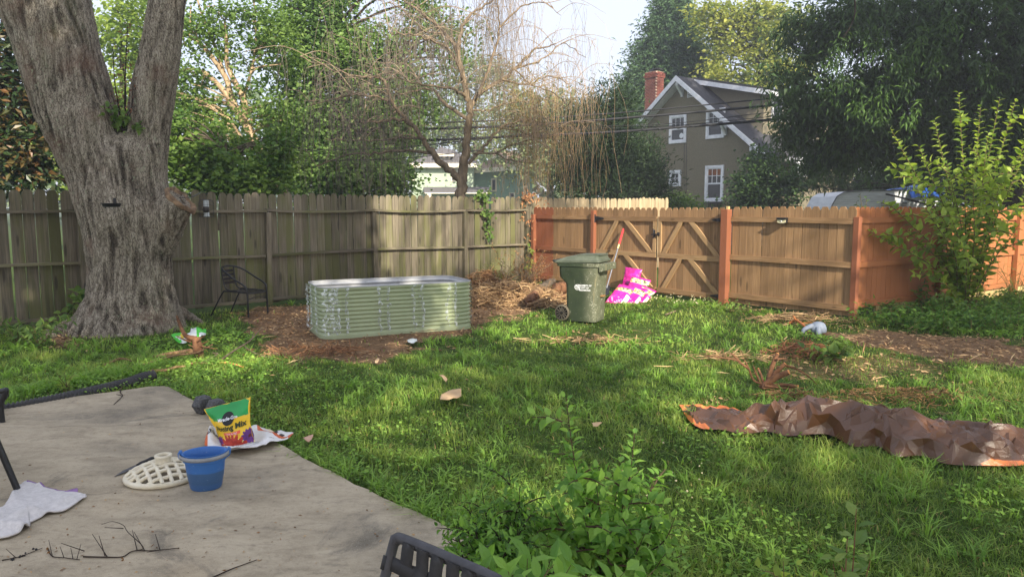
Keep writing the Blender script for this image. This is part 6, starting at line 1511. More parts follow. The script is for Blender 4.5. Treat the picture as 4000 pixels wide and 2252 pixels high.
# ------------------------------------------------------------------ grass, clover and litter on the ground
rng = np.random.default_rng(100)
ppoly = PATIO
def outside_patio(x, y): return ~inpoly(x, y, ppoly)
BEDP = [tuple((np.array(BA[:2])+bu*a+np.array([-bu[1], bu[0]])*b)) for a, b in ((-.02,-.02),(BW+.02,-.02),(BW+.02,BD),(-.02,BD))]
TARPP = gpoly([(2680,1600),(2810,1612),(3040,1625),(3350,1655),(3650,1685),(4100,1705),(4100,1790),(3700,1795),(3330,1725),(2900,1680),(2740,1660)])
def fence_side(x, y): return ((x-LA[0])*LU[1]-(y-LA[1])*LU[0] > .03) & ((x-RA[0])*RU[1]-(y-RA[1])*RU[0] > .03)
def in_yard(x, y):
    ok = (((x-LA[0])*LU[1]-(y-LA[1])*LU[0]) > .02)
    side = ((x-RA[0])*(-RU[1])+(y-RA[1])*RU[0])
    s = (x-RA[0])*RU[0]+(y-RA[1])*RU[1]; r = ~((side > -.02) & (s > 0) & (s < 7.75))
    so = (x-OA[0])*OU[0]+(y-OA[1])*OU[1]; sideo = ((x-OA[0])*(-OU[1])+(y-OA[1])*OU[0]); r &= ~((sideo > -.02) & (so > 0))
    return ok & r & outside_patio(x, y) & ~inpoly(x, y, BEDP)
def scatter(n, y0, y1, rng, widen=.78):
    y = np.sqrt(rng.uniform(y0*y0, y1*y1, n)) if True else 0; x = rng.uniform(-1, 1, n)*(y*widen+.5)
    return x, y
def lush(x, y): return vnoise(np.stack([x, y, 0*x], 1), .55, 3, 12)
def tuft(x, y): return vnoise(np.stack([x, y, 0*x], 1), 2.2, 2, 13)
G_MAIN = leafmat('lawn_blade', (76,106,48), (174,190,98), .46, .5, .3, mid=(118,146,64))
G_WIDE = leafmat('crabgrass_blade', (90,132,54), (164,200,92), .48, .5, .3)
G_DRY = leafmat('dry_blade', (146,130,84), (192,172,116), .25, .8, .1)
gmb, dmb = MB(), MB()
for (n, y0, y1, h0, h1, w, wd) in [(95000, 2.4, 5.0, .05, .13, .0055, .82), (110000, 4.8, 8.5, .05, .13, .0085, .8), (80000, 8.2, 17.5, .05, .12, .013, .78)]:
    x, y = scatter(n, y0, y1, rng, wd); ok = in_yard(x, y) & ~inpoly(x, y, TARPP); x, y = x[ok], y[ok]
    d = dirtness(x, y); lu = lush(x, y); keep = rng.random(len(x)) > np.clip(d*1.25+.25*np.clip(-tuft(x, y)-.1, 0, 1), 0, .985); x, y, lu, d = x[keep], y[keep], lu[keep], d[keep]
    tf = tuft(x, y); n = len(x); p = np.stack([x, y, ground_z(x, y)-.005], 1)
    H = .84*rng.uniform(h0, h1, n)*(1+.35*lu+.35*np.clip(tf, -.4, 1)); az = rng.uniform(0, 2*math.pi, n)+1.2*vnoise(p, .8, 2, 14)
    dry = rng.random(n) < .05+.12*np.clip(d*2, 0, 1)
    t = np.clip(.42+.30*lu+.20*tf+rng.uniform(-.30, .30, n), .0, 1); W = w*rng.uniform(.6, 1.25, n)
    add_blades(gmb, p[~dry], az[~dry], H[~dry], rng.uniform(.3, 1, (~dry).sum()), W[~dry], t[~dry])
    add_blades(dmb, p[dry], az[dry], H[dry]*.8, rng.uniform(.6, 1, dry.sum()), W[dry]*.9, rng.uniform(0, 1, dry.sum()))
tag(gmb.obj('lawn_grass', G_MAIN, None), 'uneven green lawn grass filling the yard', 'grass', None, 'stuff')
tag(dmb.obj('dry_grass', G_DRY, None), 'dry straw coloured blades scattered through the lawn', 'grass', None, 'stuff')
# coarse crabgrass tufts
mb = MB(); x, y = scatter(9000, 2.4, 15, rng); ok = in_yard(x, y) & ~inpoly(x, y, TARPP); x, y = x[ok], y[ok]
k = (vnoise(np.stack([x, y, 0*x], 1), .7, 3, 15) > -.05) & (dirtness(x, y) < .4) & (rng.random(len(x)) < np.clip(6.5/y, .25, 1)); x, y = x[k], y[k]
# extra along the patio and pipe edges, the trunk foot and fence foot
ed = np.vstack([np.array([G(a, b)[:2] for a, b in zip(rng.uniform(0, 640, 120), 0)]) if False else np.array([G(px, 1575-px*.205+rng.uniform(-32, -4))[:2] for px in rng.uniform(-40, 640, 150)]),
                np.array([[a[0]*(1-t)+b[0]*t+rng.normal()*.05+.09, a[1]*(1-t)+b[1]*t+rng.normal()*.05+.06] for a, b in zip(PATIO[3:11], PATIO[4:12]) for t in rng.random(16)]),
                np.array([G(px, py)[:2] for px, py in zip(rng.uniform(250, 760, 70), rng.uniform(1330, 1400, 70))])])
x, y = np.r_[x, ed[:, 0]], np.r_[y, ed[:, 1]]; n = len(x); nb_ = 9
bx_, by_ = np.repeat(x, nb_)+rng.normal(0, .02, n*nb_), np.repeat(y, nb_)+rng.normal(0, .02, n*nb_); sz = np.repeat(rng.uniform(.6, 1.35, n), nb_); tt = np.repeat(rng.uniform(.25, .8, n), nb_); N = n*nb_
add_blades(mb, np.stack([bx_, by_, ground_z(bx_, by_)-.005], 1), rng.uniform(0, 6.28, N), sz*rng.uniform(.10, .22, N), rng.uniform(.55, 1, N), np.maximum(.009, .0016*by_)*rng.uniform(.7, 1.2, N), np.clip(tt+rng.uniform(-.15, .15, N), 0, 1))
tag(mb.obj('crabgrass', G_WIDE, None), 'broad bladed crabgrass tufts in the lawn', 'grass', None, 'stuff')
# clover and low broadleaf cover
mb = MB(); x, y = scatter(64000, 2.4, 10.5, rng); ok = in_yard(x, y) & ~inpoly(x, y, TARPP); x, y = x[ok], y[ok]
pd = np.full(len(x), 9.0); pa = np.array(PATIO)
for a, b in zip(pa[2:12], pa[3:13]):
    ab = b-a; t = np.clip(((x-a[0])*ab[0]+(y-a[1])*ab[1])/(ab@ab), 0, 1); pd = np.minimum(pd, np.hypot(x-a[0]-ab[0]*t, y-a[1]-ab[1]*t))
cn = vnoise(np.stack([x, y, 0*x], 1), .5, 3, 16); prob = np.clip(.75-pd*.45, 0, 1)+np.clip((cn-.25)*1.6, 0, .9)
near_edge = pd < 1.7
k = (rng.random(len(x)) < prob*np.where(near_edge, 1, .8)) & (dirtness(x, y) < .35); x, y = x[k], y[k]; n = len(x)
c = np.stack([x, y, ground_z(x, y)+rng.uniform(.02, .075, n)], 1)
add_leaves(mb, c, rng.normal(size=(n, 3))*np.array([1, 1, .25]), np.array([0, 0, 1.0])+rng.normal(size=(n, 3))*.35, rng.uniform(.018, .036, n)*np.maximum(1, y*.16), rng.uniform(.018, .034, n)*np.maximum(1, y*.16), rng.uniform(.1, 1, n))
tag(mb.obj('clover', leafmat('clover_leaf', (86,130,52), (166,204,92), .48, .5), None), 'clover and low broad leaves along the patio edge', 'clover', None, 'stuff')
# white clover heads
mb = MB(); spots = [G(px, py) for px, py in zip(rng.uniform(2530, 2760, 60), rng.uniform(1168, 1202, 60))]+[G(px, py) for px, py in zip(rng.uniform(2480, 2800, 14), rng.uniform(1790, 2000, 14))]+[G(px, py) for px, py in zip(rng.uniform(1050, 1150, 6), rng.uniform(1530, 1570, 6))]
for q in spots:
    r = rng.uniform(.005, .008) if q[1] < 8 else rng.uniform(.008, .015); mb.lathe([(0,-r*.8),(r*.8,-r*.4),(r,0),(r*.7,r*.6),(0,r*.8)], 6, q+np.array([0,0,rng.uniform(.06,.12)]), tint=rng.random())
tag(mb.obj('clover_blossom', leafmat('clover_blossom_white', (190,178,136), (222,214,180), .2), None), 'white clover heads sprinkled in the grass', 'clover', None, 'stuff')

# chips, dead leaves and twigs over the bare earth
LIT = leafmat('leaf_litter', (92,70,52), (206,174,130), .1, .9, .1, mid=(148,116,86)); TWG = leafmat('twig_litter', (112,90,68), (216,184,138), 0, .9, .1, mid=(168,136,100))
def flat_bits(n, polys, y0, y1, size, mat, name, lab, seed, thr=.35, up=.9, zoff=.008, aspect=.4):
    r = np.random.default_rng(seed); x, y = scatter(n, y0, y1, r); ok = in_yard(x, y); x, y = x[ok], y[ok]; k = r.random(len(x)) < np.clip((dirtness(x, y)-thr)*2.2, 0.004, 1); x, y = x[k], y[k]; n = len(x)
    c = np.stack([x, y, ground_z(x, y)+zoff+r.uniform(0, .02, n)], 1); mb = MB(); s = size*r.uniform(.4, 1.5, n)
    add_leaves(mb, c, r.normal(size=(n, 3))*np.array([1, 1, .18]), np.array([0, 0, up])+r.normal(size=(n, 3))*.35, s, s*aspect*r.uniform(.5, 1.3, n), r.uniform(0, 1, n), 0, 'flat', .1)
    tag(mb.obj(name, mat, None), lab, 'litter', None, 'stuff')
flat_bits(60000, DIRT, 4, 17.5, .055, LIT, 'wood_chips', 'brown chips and dead leaves over the bare earth', 3, .25)
flat_bits(16000, DIRT, 4, 17.5, .16, TWG, 'fallen_twigs', 'thin fallen twigs over the bare earth', 4, .22, 1.2, .015, .07)

def px_path(pts, z=.02): return np.array([G(x, y, z+(h[0] if h else 0)) for x, y, *h in pts])
def stick(pts, r0, r1, name, lab, mat, cat='stick', group=None, branches=(), sides=6, n=5, z=.02):
    p = spline(px_path(pts, z), n); b = p[0].copy(); mb = MB(); mb.tube(p-b, np.linspace(r0, r1, len(p)), sides)
    for br in branches: q = spline(px_path(br[0], z), 4); mb.tube(q-b, np.linspace(br[1], br[1]*.5, len(q)), 5)
    o = mb.obj(name, mat, None, True); o.location = b; return tag(o, lab, cat, group)
bark_log = plain('peeling_log_bark', (160,130,98), (110,86,64), 20, (1,1,1), .95, .8, .02, .1); bark_red = plain('reddish_bark', (132,94,66), (92,64,46), 20, (1,1,1), .9, .7, .01); twig_dk = plain('dark_twig', (62,50,42), (44,36,30), 30, rough=.9); cutw = plain('fresh_cut_wood', (226,162,104), (206,140,86), 30, rough=.9)
SG = 'loose sticks lying on the lawn'
stick([(600,1395),(660,1382),(700,1376),(745,1370,.05)], .022, .03, 'stick', 'thick dark stick left of the torn bag', bark_log, 'stick', SG)
stick([(560,1424),(640,1398),(700,1385,.03),(770,1376,.05),(830,1345,.1)], .014, .008, 'stick', 'long thin wavy stick below the torn bag', bark_log, 'stick', SG)
stick([(590,1448),(650,1444),(690,1432),(725,1430)], .018, .012, 'stick', 'short gnarled stick nearest the drain pipe', bark_log, 'stick', SG)
stick([(745,1420),(780,1416),(830,1420)], .015, .008, 'stick', 'short level stick between the pipe and the long pale sticks', bark_log, 'stick', SG)
stick([(870,1400,.02),(920,1365,.05),(970,1335,.08),(1000,1305,.12),(1025,1275,.16)], .012, .006, 'stick', 'tall pale forked stick rising right of the torn bag', bark_tan, 'stick', SG, [([(950,1350,.06),(1000,1380,.03),(1060,1395,.02)], .006), ([(985,1320,.1),(990,1290,.14)], .005)])
stick([(800,1412),(850,1382,.03),(830,1378,.03)], .010, .006, 'stick', 'small bent stick between the stump and the pale sticks', bark_tan, 'stick', SG)
stick([(860,1415),(900,1418),(950,1432)], .012, .008, 'stick', 'pale stripped stick lowest of the pile by the lit grass', cutw, 'stick', SG)
stick([(410,1425),(470,1400,.03),(520,1410)], .016, .01, 'stick', 'crooked stick by the front root of the big trunk', bark_log, 'stick', SG, [([(440,1412),(500,1395,.03)], .008)])
stick([(2600,1228),(2640,1214,.02)], .012, .01, 'stick', 'short tan stick on the grass before the gate', bark_tan, 'stick', SG)
# uprooted stump
sr = G(775,1392); st_ = thing('uprooted_stump', 'small reddish upended stump with one long stem beside the torn bag', 'stump', tuple(sr)); f = lambda pts: spline(px_path(pts, .02)-sr, 5)
mb = MB(); mb.tube(spline([(0,0,-.03),(.0,0,.08),(-.02,.02,.17),(-.03,.03,.22)], 5), [.06]*4+[.055]*4+[.05]*4+[.045]*4, 12); mb.obj('stump', bark_red, st_, True)
mb = MB(); s0 = np.array([-.03,.03,.2])
for e, r in [((-.14,.05,.42),.03),((-.26,.1,.66),.022)]: pass
mb.tube(spline([s0, P(725,1310,sr[1])-sr, P(700,1260,sr[1]+.1)-sr, P(690,1232,sr[1]+.1)-sr], 5), np.linspace(.035, .01, 16), 8)
for a, b_ in (((745,1335),(690,1312)),((770,1340),(800,1310)),((780,1345),(815,1330)),((760,1350),(735,1345)),((770,1345),(850,1362))):
    q0 = P(*a, sr[1])-sr; q1 = P(*b_, sr[1]-.05)-sr; mb.tube(spline([q0, (q0+q1)/2+rng.normal(size=3)*.03, q1], 4), np.linspace(.014, .004, 9), 5)
mb.obj('stem', bark_red, st_, True)
# cut shrub stump in the right lawn
sr = G(2985,1508); st_ = thing('cut_shrub_stump', 'hacked shrub stump with splayed sawn stems and bent roots behind the tarpaulin', 'stump', tuple(sr)); Ys = sr[1]
for k, (tip, r, dy) in enumerate([((3037,1380),.021,.06),((3066,1420),.022,.0),((3080,1452),.030,-.12),((3116,1508),.018,-.2),((2962,1440),.012,.1)]):
    t_ = P(*tip, Ys+dy)-sr; t_[2] = max(t_[2], .03); s_ = np.array([rng.uniform(-.03,.03), 0, -.02]); p = spline([s_, s_*.3+t_*.5+np.array([0,0,.02]), t_], 6); mb = MB(); mb.tube(p, np.linspace(r*1.25, r*.85, len(p)), 10); so = mb.obj('stem', bark_red, st_, True)
    d_ = norm(p[-1]-p[-2]); mb = MB(); mb.tube([p[-1]+d_*.001, p[-1]+d_*.005], r*.8, 10); mb.obj('cut_end', cutw, so)
mb = MB()
for pts in ([(2985,1500),(2945,1485),(2925,1440),(2912,1412),(2905,1405)],[(2925,1440),(2880,1408),(2860,1402),(2790,1392),(2760,1388)],[(2890,1412),(2860,1382),(2855,1380)],[(2968,1490),(2950,1450),(2942,1425)],[(3060,1424),(3110,1440),(3160,1470),(3190,1500)],[(2985,1505),(3060,1515),(3120,1525),(3150,1530)],[(3035,1402),(3075,1398)],[(2985,1500),(2980,1530),(2995,1560),(3010,1580)]):
    q = np.array([P(x, y, Ys-.15*(y > 1500)) for x, y in pts])-sr; q[:, 2] = np.maximum(q[:, 2], .02); q = spline(q, 5); mb.tube(q, np.linspace(.014, .004, len(q)), 6)
mb.obj('root', bark_red, st_, True)
stick([(3085,1262,.0),(3110,1250,.06),(3150,1278,.03),(3175,1292)], .02, .016, 'branch', 'broken orange brown branch before the painted corner post', plain('orange_branch', (196,122,70), (150,92,56), 20, rough=.9), 'branch', None, [([(3110,1250,.06),(3098,1232,.12)], .016), ([(3120,1262,.04),(3170,1258,.03)], .01)])
# dry mounds by the corner of the brown fence and in the lawn
def twig_mass(name, lab, cx, cy, rx, ry, h, n, L, mat, seed, r=.004, kind='stuff', z0=0.0):
    rr_ = np.random.default_rng(seed); mb = MB(); c = G(cx, cy)
    for k in range(n):
        u = rr_.normal(size=2)*.45; q = c+np.array([u[0]*rx, u[1]*ry, z0+max(0, h*(1-u@u*1.1))*rr_.uniform(.2, 1)]); d = norm(np.array([rr_.normal(), rr_.normal(), rr_.normal()*.35])); l = L*rr_.uniform(.3, 1)
        mb.tube(np.array([q-d*l/2, q+rr_.normal(size=3)*l*.1, q+d*l/2])*np.array([1,1,1]), r*rr_.uniform(.5, 1.5)*np.array([1.1,1,.6]), 3, False, 0, rr_.random())
    for v in mb.v: v[:, 2] = np.maximum(v[:, 2], .004)
    return tag(mb.obj(name, mat, None, True), lab, 'twigs', None, kind)
twig_mass('dry_roots', 'mound of dry matted roots in the lawn behind the cut stump', 3130, 1382, .45, .3, .16, 300, .22, leafmat('dry_root', (112,74,56), (176,126,92), 0, .95, .1), 5, .004)
twig_mass('dry_roots', 'dry brown weeds heaped before the brown fence', 3110, 1255, .9, .35, .14, 260, .3, TWG, 6, .005)
twig_mass('dry_weeds', 'pulled dry weeds behind the orange edge of the tarpaulin', 3560, 1560, 1.0, .4, .10, 420, .09, leafmat('dry_weed', (98,74,50), (176,140,96), .1, .9, .1), 7, .004)
twig_mass('dry_weeds', 'pulled dry weeds beside the cut stump', 3085, 1555, .4, .25, .08, 180, .09, leafmat('dry_weed2', (98,74,50), (176,140,96), .1, .9, .1), 8, .004)
twig_mass('dry_twigs', 'dry twigs in the lawn left of the cut stump', 2850, 1400, .7, .35, .06, 150, .3, TWG, 9, .004)
twig_mass('dry_twigs', 'brown dead stems in the grass in front of the bin', 2300, 1335, .9, .25, .05, 120, .28, TWG, 10, .005)
twig_mass('dry_twigs', 'reddish twigs on the earth in front of the raised bed', 1230, 1375, .9, .35, .06, 150, .3, leafmat('red_twig', (106,76,56), (170,126,90), 0, .9, .1), 11, .005)

# ------------------------------------------------------------------ brush pile in the corner
twig_mass('brush_twigs', 'heap of dry twigs and roots between the raised bed and the logs', 1985, 1178, 1.15, .75, .38, 1500, .55, TWG, 12, .007)
twig_mass('brush_twigs', 'reddish dead leaves and twigs heaped against the weathered fence', 1905, 1135, .7, .5, .45, 700, .4, leafmat('red_brush', (100,74,54), (186,144,102), 0, .9, .1), 13, .006)
twig_mass('brush_twigs', 'thin twigs spread at the foot of the log pile', 2060, 1195, 1.0, .3, .10, 320, .5, TWG, 14, .006)
for k, (lab, pts, r0, r1) in enumerate([('thick log slanting up at the front of the brush pile', [(2064,1178,.05),(2085,1158,.2),(2105,1134,.42)], .10, .085), ('short stout log below the slanting log', [(2068,1180,.08),(2078,1162,.16),(2090,1148,.24)], .085, .075), ('upright reddish branch crossing the logs', [(2114,1122,.42),(2126,1140,.26),(2145,1162,.08)], .05, .055),
    ('dark log pointing up and right at the back of the pile', [(2112,1128,.36),(2140,1108,.5),(2166,1098,.56)], .085, .05), ('long curved log lying toward the bin', [(2140,1140,.22),(2165,1150,.16),(2188,1158,.1)], .075, .06), ('pale split log end nearest the bin', [(2160,1128,.3),(2185,1126,.3),(2206,1122,.3)], .10, .12), ('dark crooked branch lying along the pile foot', [(2060,1190,.03),(2100,1178,.06),(2150,1160,.05)], .03, .02), ('bent root arching before the logs', [(2055,1182,.02),(2090,1190,.05),(2140,1182,.04),(2156,1168,.12)], .022, .01), ('rough knotted log in the middle of the heap', [(2025,1125,.30),(2050,1128,.36),(2078,1135,.30)], .10, .12), ('low log half buried at the right of the pile', [(2150,1160,.06),(2180,1166,.07),(2205,1158,.08)], .06, .05)]):
    Y0 = G(pts[0][0], max(1150, pts[0][1]+pts[0][2]*60))[1]-.55; p = np.array([P(x, y, Y0+.12*i_) for i_, (x, y, h) in enumerate(pts)]); p[:, 2] = np.maximum(p[:, 2], .05); p = spline(p, 6); b_ = p[0].copy(); rr_ = np.random.default_rng(200+k); mb = MB(); mb.tube(p-b_+rr_.normal(size=p.shape)*.008, np.linspace(r0, r1, len(p))*rr_.uniform(.86, 1.12, len(p)), 10)
    root__ = thing('log', lab, 'log', tuple(b_), 0, 'logs in the brush pile'); mb.obj('bark', [bark_log, bark_red, bark_log, bark_grey][k % 4] if k != 2 else bark_red, root__, True)
    d_ = norm(p[-1]-p[-2]); mb = MB(); mb.tube([p[-1]-b_, p[-1]-b_+d_*.006], r1*.5, 10); mb.obj('cut_end', cutw if k in (4, 5, 0) else bark_tan, root__)
# dried shrub behind the pile
def twiggy_shrub(name, lab, cat, c, h, w, n, seed, stem_m, leaf_m, ll, lw, per, r=.006):
    r_ = np.random.default_rng(seed); root__ = thing(name, lab, cat, tuple(c)); tb, lb = MB(), MB()
    for k in range(n):
        d = norm(np.array([r_.normal()*w, r_.normal()*w*.7, r_.uniform(.5, 1)])); L = h*r_.uniform(.5, 1.1); p = spline([np.zeros(3)+r_.normal(size=3)*np.array([.06,.06,0]), d*L*.5+r_.normal(size=3)*.04, d*L+r_.normal(size=3)*.06], 4); tb.tube(p, np.linspace(r, r*.35, len(p)), 4, False)
        for j in range(3):
            a = p[r_.integers(3, len(p))]; e = a+norm(d+r_.normal(size=3)*.8)*L*.3; tb.tube([a, (a+e)/2+r_.normal(size=3)*.015, e], [r*.5, r*.4, r*.25], 3, False)
            q = a+(e-a)*r_.random((per, 1))+r_.normal(size=(per, 3))*.012; add_leaves(lb, q, r_.normal(size=(per, 3)), r_.normal(size=(per, 3))+np.array([0,0,.6]), ll*r_.uniform(.6, 1.3, per), lw, r_.uniform(0, 1, per), 0, 'flat', .2)
    tb.obj('stem', stem_m, root__, True); lb.obj('leaves', leaf_m, root__); return root__
DRYL = leafmat('dried_shrub_leaf', (92,66,46), (186,140,92), .15, .9, .1)
c_ = G(2050,1128); twiggy_shrub('dried_shrub', 'dead brown shrub standing behind the log pile in the fence corner', 'shrub', c_, .85, .65, 60, 300, bark_tan, DRYL, .035, .016, 9)
c_ = G(1945,1140); twiggy_shrub('half_dead_shrub', 'small half green shrub against the weathered fence beside the brush pile', 'shrub', c_, .6, .35, 16, 301, bark_tan, leafmat('olive_leaf', (96,104,54), (160,164,90), .3), .05, .02, 6)
# vines
def vine(name, lab, pts3, leafm, n, L, W, seed, fold='fold', spread=.06, stem=twig_dk, droop=.4):
    r_ = np.random.default_rng(seed); p = spline(pts3, 8); b_ = p[0].copy(); root__ = thing(name, lab, 'vine', tuple(b_)); tb, lb = MB(), MB(); tb.tube(p-b_, np.linspace(.007, .003, len(p)), 5)
    q = p[r_.integers(0, len(p), n)]-b_+r_.normal(size=(n, 3))*spread; ax = r_.normal(size=(n, 3))+np.array([.2,-.5,-.8]); add_leaves(lb, q, ax, np.array([.4,-.8,.6])+r_.normal(size=(n, 3))*.4, L*r_.uniform(.6, 1.2, n), W, r_.uniform(0, 1, n), 0, fold, droop)
    tb.obj('stem', stem, root__, True); lb.obj('leaves', leafm, root__); return root__
def lf_pt(px, z, o=.1): q = LA+LU*on_wall(px, LA, LU)+np.array([LU[1], -LU[0]])*o; return np.array([q[0], q[1], z])
vine('green_vine', 'green creeper hanging over the weathered fence near its right end', [lf_pt(1878,2.02), lf_pt(1885,1.9), lf_pt(1888,1.7), lf_pt(1895,1.5), lf_pt(1900,1.25), lf_pt(1898,1.1)], L_mid, 90, .10, .07, 310)
vine('green_vine', 'sprig of creeper trailing along the fence top behind the willow trunk', [lf_pt(1855,2.0,.05), lf_pt(1890,2.03,.08), lf_pt(1925,1.95,.08)], L_mid, 30, .09, .06, 311)
def rf_pt(px, z, o=.1): q = RA+RU*on_wall(px, RA, RU)+np.array([RU[1], -RU[0]])*o; return np.array([q[0], q[1], z])
withered = leafmat('withered_vine_leaf', (140,92,60), (200,152,110), .25, .9, .1)
vine('withered_vine', 'withered orange brown vine hanging at the fence corner', [lf_pt(2030,2.08,.06), lf_pt(2052,2.0,.1), rf_pt(2075,1.8,.15), rf_pt(2070,1.5,.2), rf_pt(2082,1.35,.15), rf_pt(2084,.95,.14)], withered, 80, .10, .035, 312, 'flat', .07, bark_tan, .1)
vine('withered_vine', 'withered vine strands crossing the pale pickets above the corner', [lf_pt(2025,1.75,-.02), lf_pt(2045,1.95,.03), lf_pt(2075,2.0,.03), lf_pt(2100,1.85,.03)], withered, 70, .10, .035, 313, 'flat', .08, bark_tan, .1)
vine('green_vine', 'few bright leaves beside the russet corner post', [rf_pt(2092,.3,.2), rf_pt(2095,.6,.2), rf_pt(2092,.85,.2)], L_bright, 16, .11, .07, 314)
vine('green_vine', 'few bright leaves low on the russet boards behind the dead shrub', [rf_pt(2110,.2,.25), rf_pt(2118,.45,.25)], L_bright, 12, .11, .07, 315)
vine('green_vine', 'ivy climbing the left foot of the big trunk', [G(218,1262)+np.array([0,.1,.05]), P(262,1225,10.3), P(300,1170,10.25), P(318,1140,10.2)], L_mid, 60, .10, .07, 316, spread=.05)

# ------------------------------------------------------------------ twigs on the patio
def ptwig(lab, main, brs, r, berries=0):
    p = spline(px_path(main, .036), 5); b_ = p[0].copy(); root__ = thing('dead_twig', lab, 'twig', tuple(b_), 0, 'dead twigs on the patio'); mb = MB(); mb.tube(p-b_, np.linspace(r, r*.5, len(p)), 6)
    for br in brs: q = spline(px_path(br, .037), 4); q[:, 2] += np.linspace(0, .03, len(q)); mb.tube(q-b_, np.linspace(r*.7, r*.35, len(q)), 5)
    mb.obj('stem', twig_dk, root__, True); lb = MB(); rr_ = np.random.default_rng(len(main)*7+int(main[0][0]))
    if berries:
        for k in range(berries): q = p[rr_.integers(2, len(p))]-b_+rr_.normal(size=3)*.01; s = rr_.uniform(.004,.008); lb.lathe([(0,-s),(s,0),(0,s)], 6, q)
        lb.obj('berries', coat('black_berry', (24,22,24), .6), root__)
    else:
        q = p[rr_.integers(2, len(p), 5)]-b_+rr_.normal(size=(5,3))*.012; add_leaves(lb, q, rr_.normal(size=(5,3)), rr_.normal(size=(5,3)), .022, .012, .3, 0, 'flat', .2); lb.obj('dead_leaf', DRYL, root__)
ptwig('dead twig with short forks left of the patio middle, near the bottom', [(186,2138),(204,2170),(250,2176),(312,2184)], [[(204,2170),(192,2130)],[(250,2176),(236,2155)],[(300,2182),(318,2145)],[(285,2180),(278,2160)]], .0032)
ptwig('long branching dead twig across the bottom of the patio', [(325,2172),(420,2174),(480,2172),(520,2150),(600,2148),(700,2138)], [[(520,2150),(560,2140),(500,2085),(482,2062),(440,2052),(398,2068)],[(482,2062),(410,2080)],[(420,2174),(362,2106)],[(410,2168),(388,2112)],[(535,2145),(518,2090)],[(565,2148),(525,2098)],[(625,2146),(608,2106)],[(610,2148),(575,2178)],[(330,2150),(240,2142)]], .0038)
ptwig('dead twig with black berries at the lower left of the patio', [(8,2186),(60,2176),(110,2160),(166,2138)], [[(60,2174),(25,2164)]], .003, 12)
ptwig('long bare twig at the bottom edge left of the webbed chair', [(825,2256),(900,2222),(960,2200),(1004,2184)], [], .0034)
ptwig('crooked twig hanging from the grass at the far edge of the patio', [(480,1500),(470,1530),(478,1545),(445,1578)], [[(478,1545),(455,1552)],[(480,1500),(500,1490)]], .006)
mb = MB(); r_ = np.random.default_rng(330)
for px, py in zip(r_.uniform(0, 1700, 420), r_.uniform(1520, 2240, 420)):
    q = G(px, py, .034)
    if inpoly(np.array([q[0]]), np.array([q[1]]), ppoly)[0]: s = r_.uniform(.003, .012); add_leaves(mb, q[None], r_.normal(size=(1,3))*np.array([1,1,.1]), np.array([[0,0,1.0]])+r_.normal(size=(1,3))*.3, s*2, s, r_.random(1))
tag(mb.obj('patio_crumbs', LIT, None), 'crumbs of soil and leaf on the patio', 'litter', None, 'stuff')

# ------------------------------------------------------------------ mulberry shrub at the right
def leafy_stems(root__, stems, leafm, stemm, L, W, gap, seed, r0=.012, spread=.35, grow=True, shape='fold', droop=.35, up=.25):
    """stems: list of point lists; leaves stand alternately along each stem, smaller towards the tip"""
    r_ = np.random.default_rng(seed); tb, lb = MB(), MB(); C, A_l, N_, S_ = [], [], [], []
    b_ = np.array(root__.location)
    for pts in stems:
        p = spline(np.asarray(pts, float), 10)-b_; tb.tube(p, np.linspace(r0, r0*.3, len(p)), 5, False)
        seg = np.r_[0, np.cumsum(np.linalg.norm(np.diff(p, axis=0), axis=1))]; n = max(2, int(seg[-1]/gap)); s = np.linspace(seg[-1]*.12, seg[-1], n)
        for k, sv in enumerate(s):
            q = np.array([np.interp(sv, seg, p[:, i]) for i in range(3)]); i = min(len(p)-2, np.searchsorted(seg, sv)); d = norm(p[min(i+1, len(p)-1)]-p[max(i-1, 0)])
            a = k*2.4+r_.uniform(-.5, .5); s1 = norm(np.cross(d, [.1,.2,1])); s2 = np.cross(d, s1); o = s1*math.cos(a)+s2*math.sin(a)
            ax = norm(o+d*.5+np.array([0,0,up])); C.append(q+ax*.01); A_l.append(ax); N_.append(np.array([0,0,1.0])+d*.3+r_.normal(size=3)*spread); S_.append((1-.42*(sv/seg[-1])**4 if grow else 1)*r_.uniform(.75, 1.2))
    C, A_l, N_, S_ = map(np.array, (C, A_l, N_, S_)); n = len(C); add_leaves(lb, C, A_l, N_, L*S_, W*S_, np.clip(r_.uniform(.1, 1, n), 0, 1), 0, shape, droop)
    tb.obj('stem', stemm, root__, True); lb.obj('leaves', leafm, root__); return root__
L_mulb = leafmat('mulberry_leaf', (88,120,48), (172,192,84), .48, .5, .3)
green_stem = plain('green_brown_stem', (122,112,70), (96,84,54), 20, rough=.8)
mbq = G(3775,1215); Ym = mbq[1]; mul = thing('mulberry_shrub', 'tall leafy mulberry shrub in sunlight before the painted fence', 'shrub', tuple(mbq))
r_ = np.random.default_rng(340); stems = []
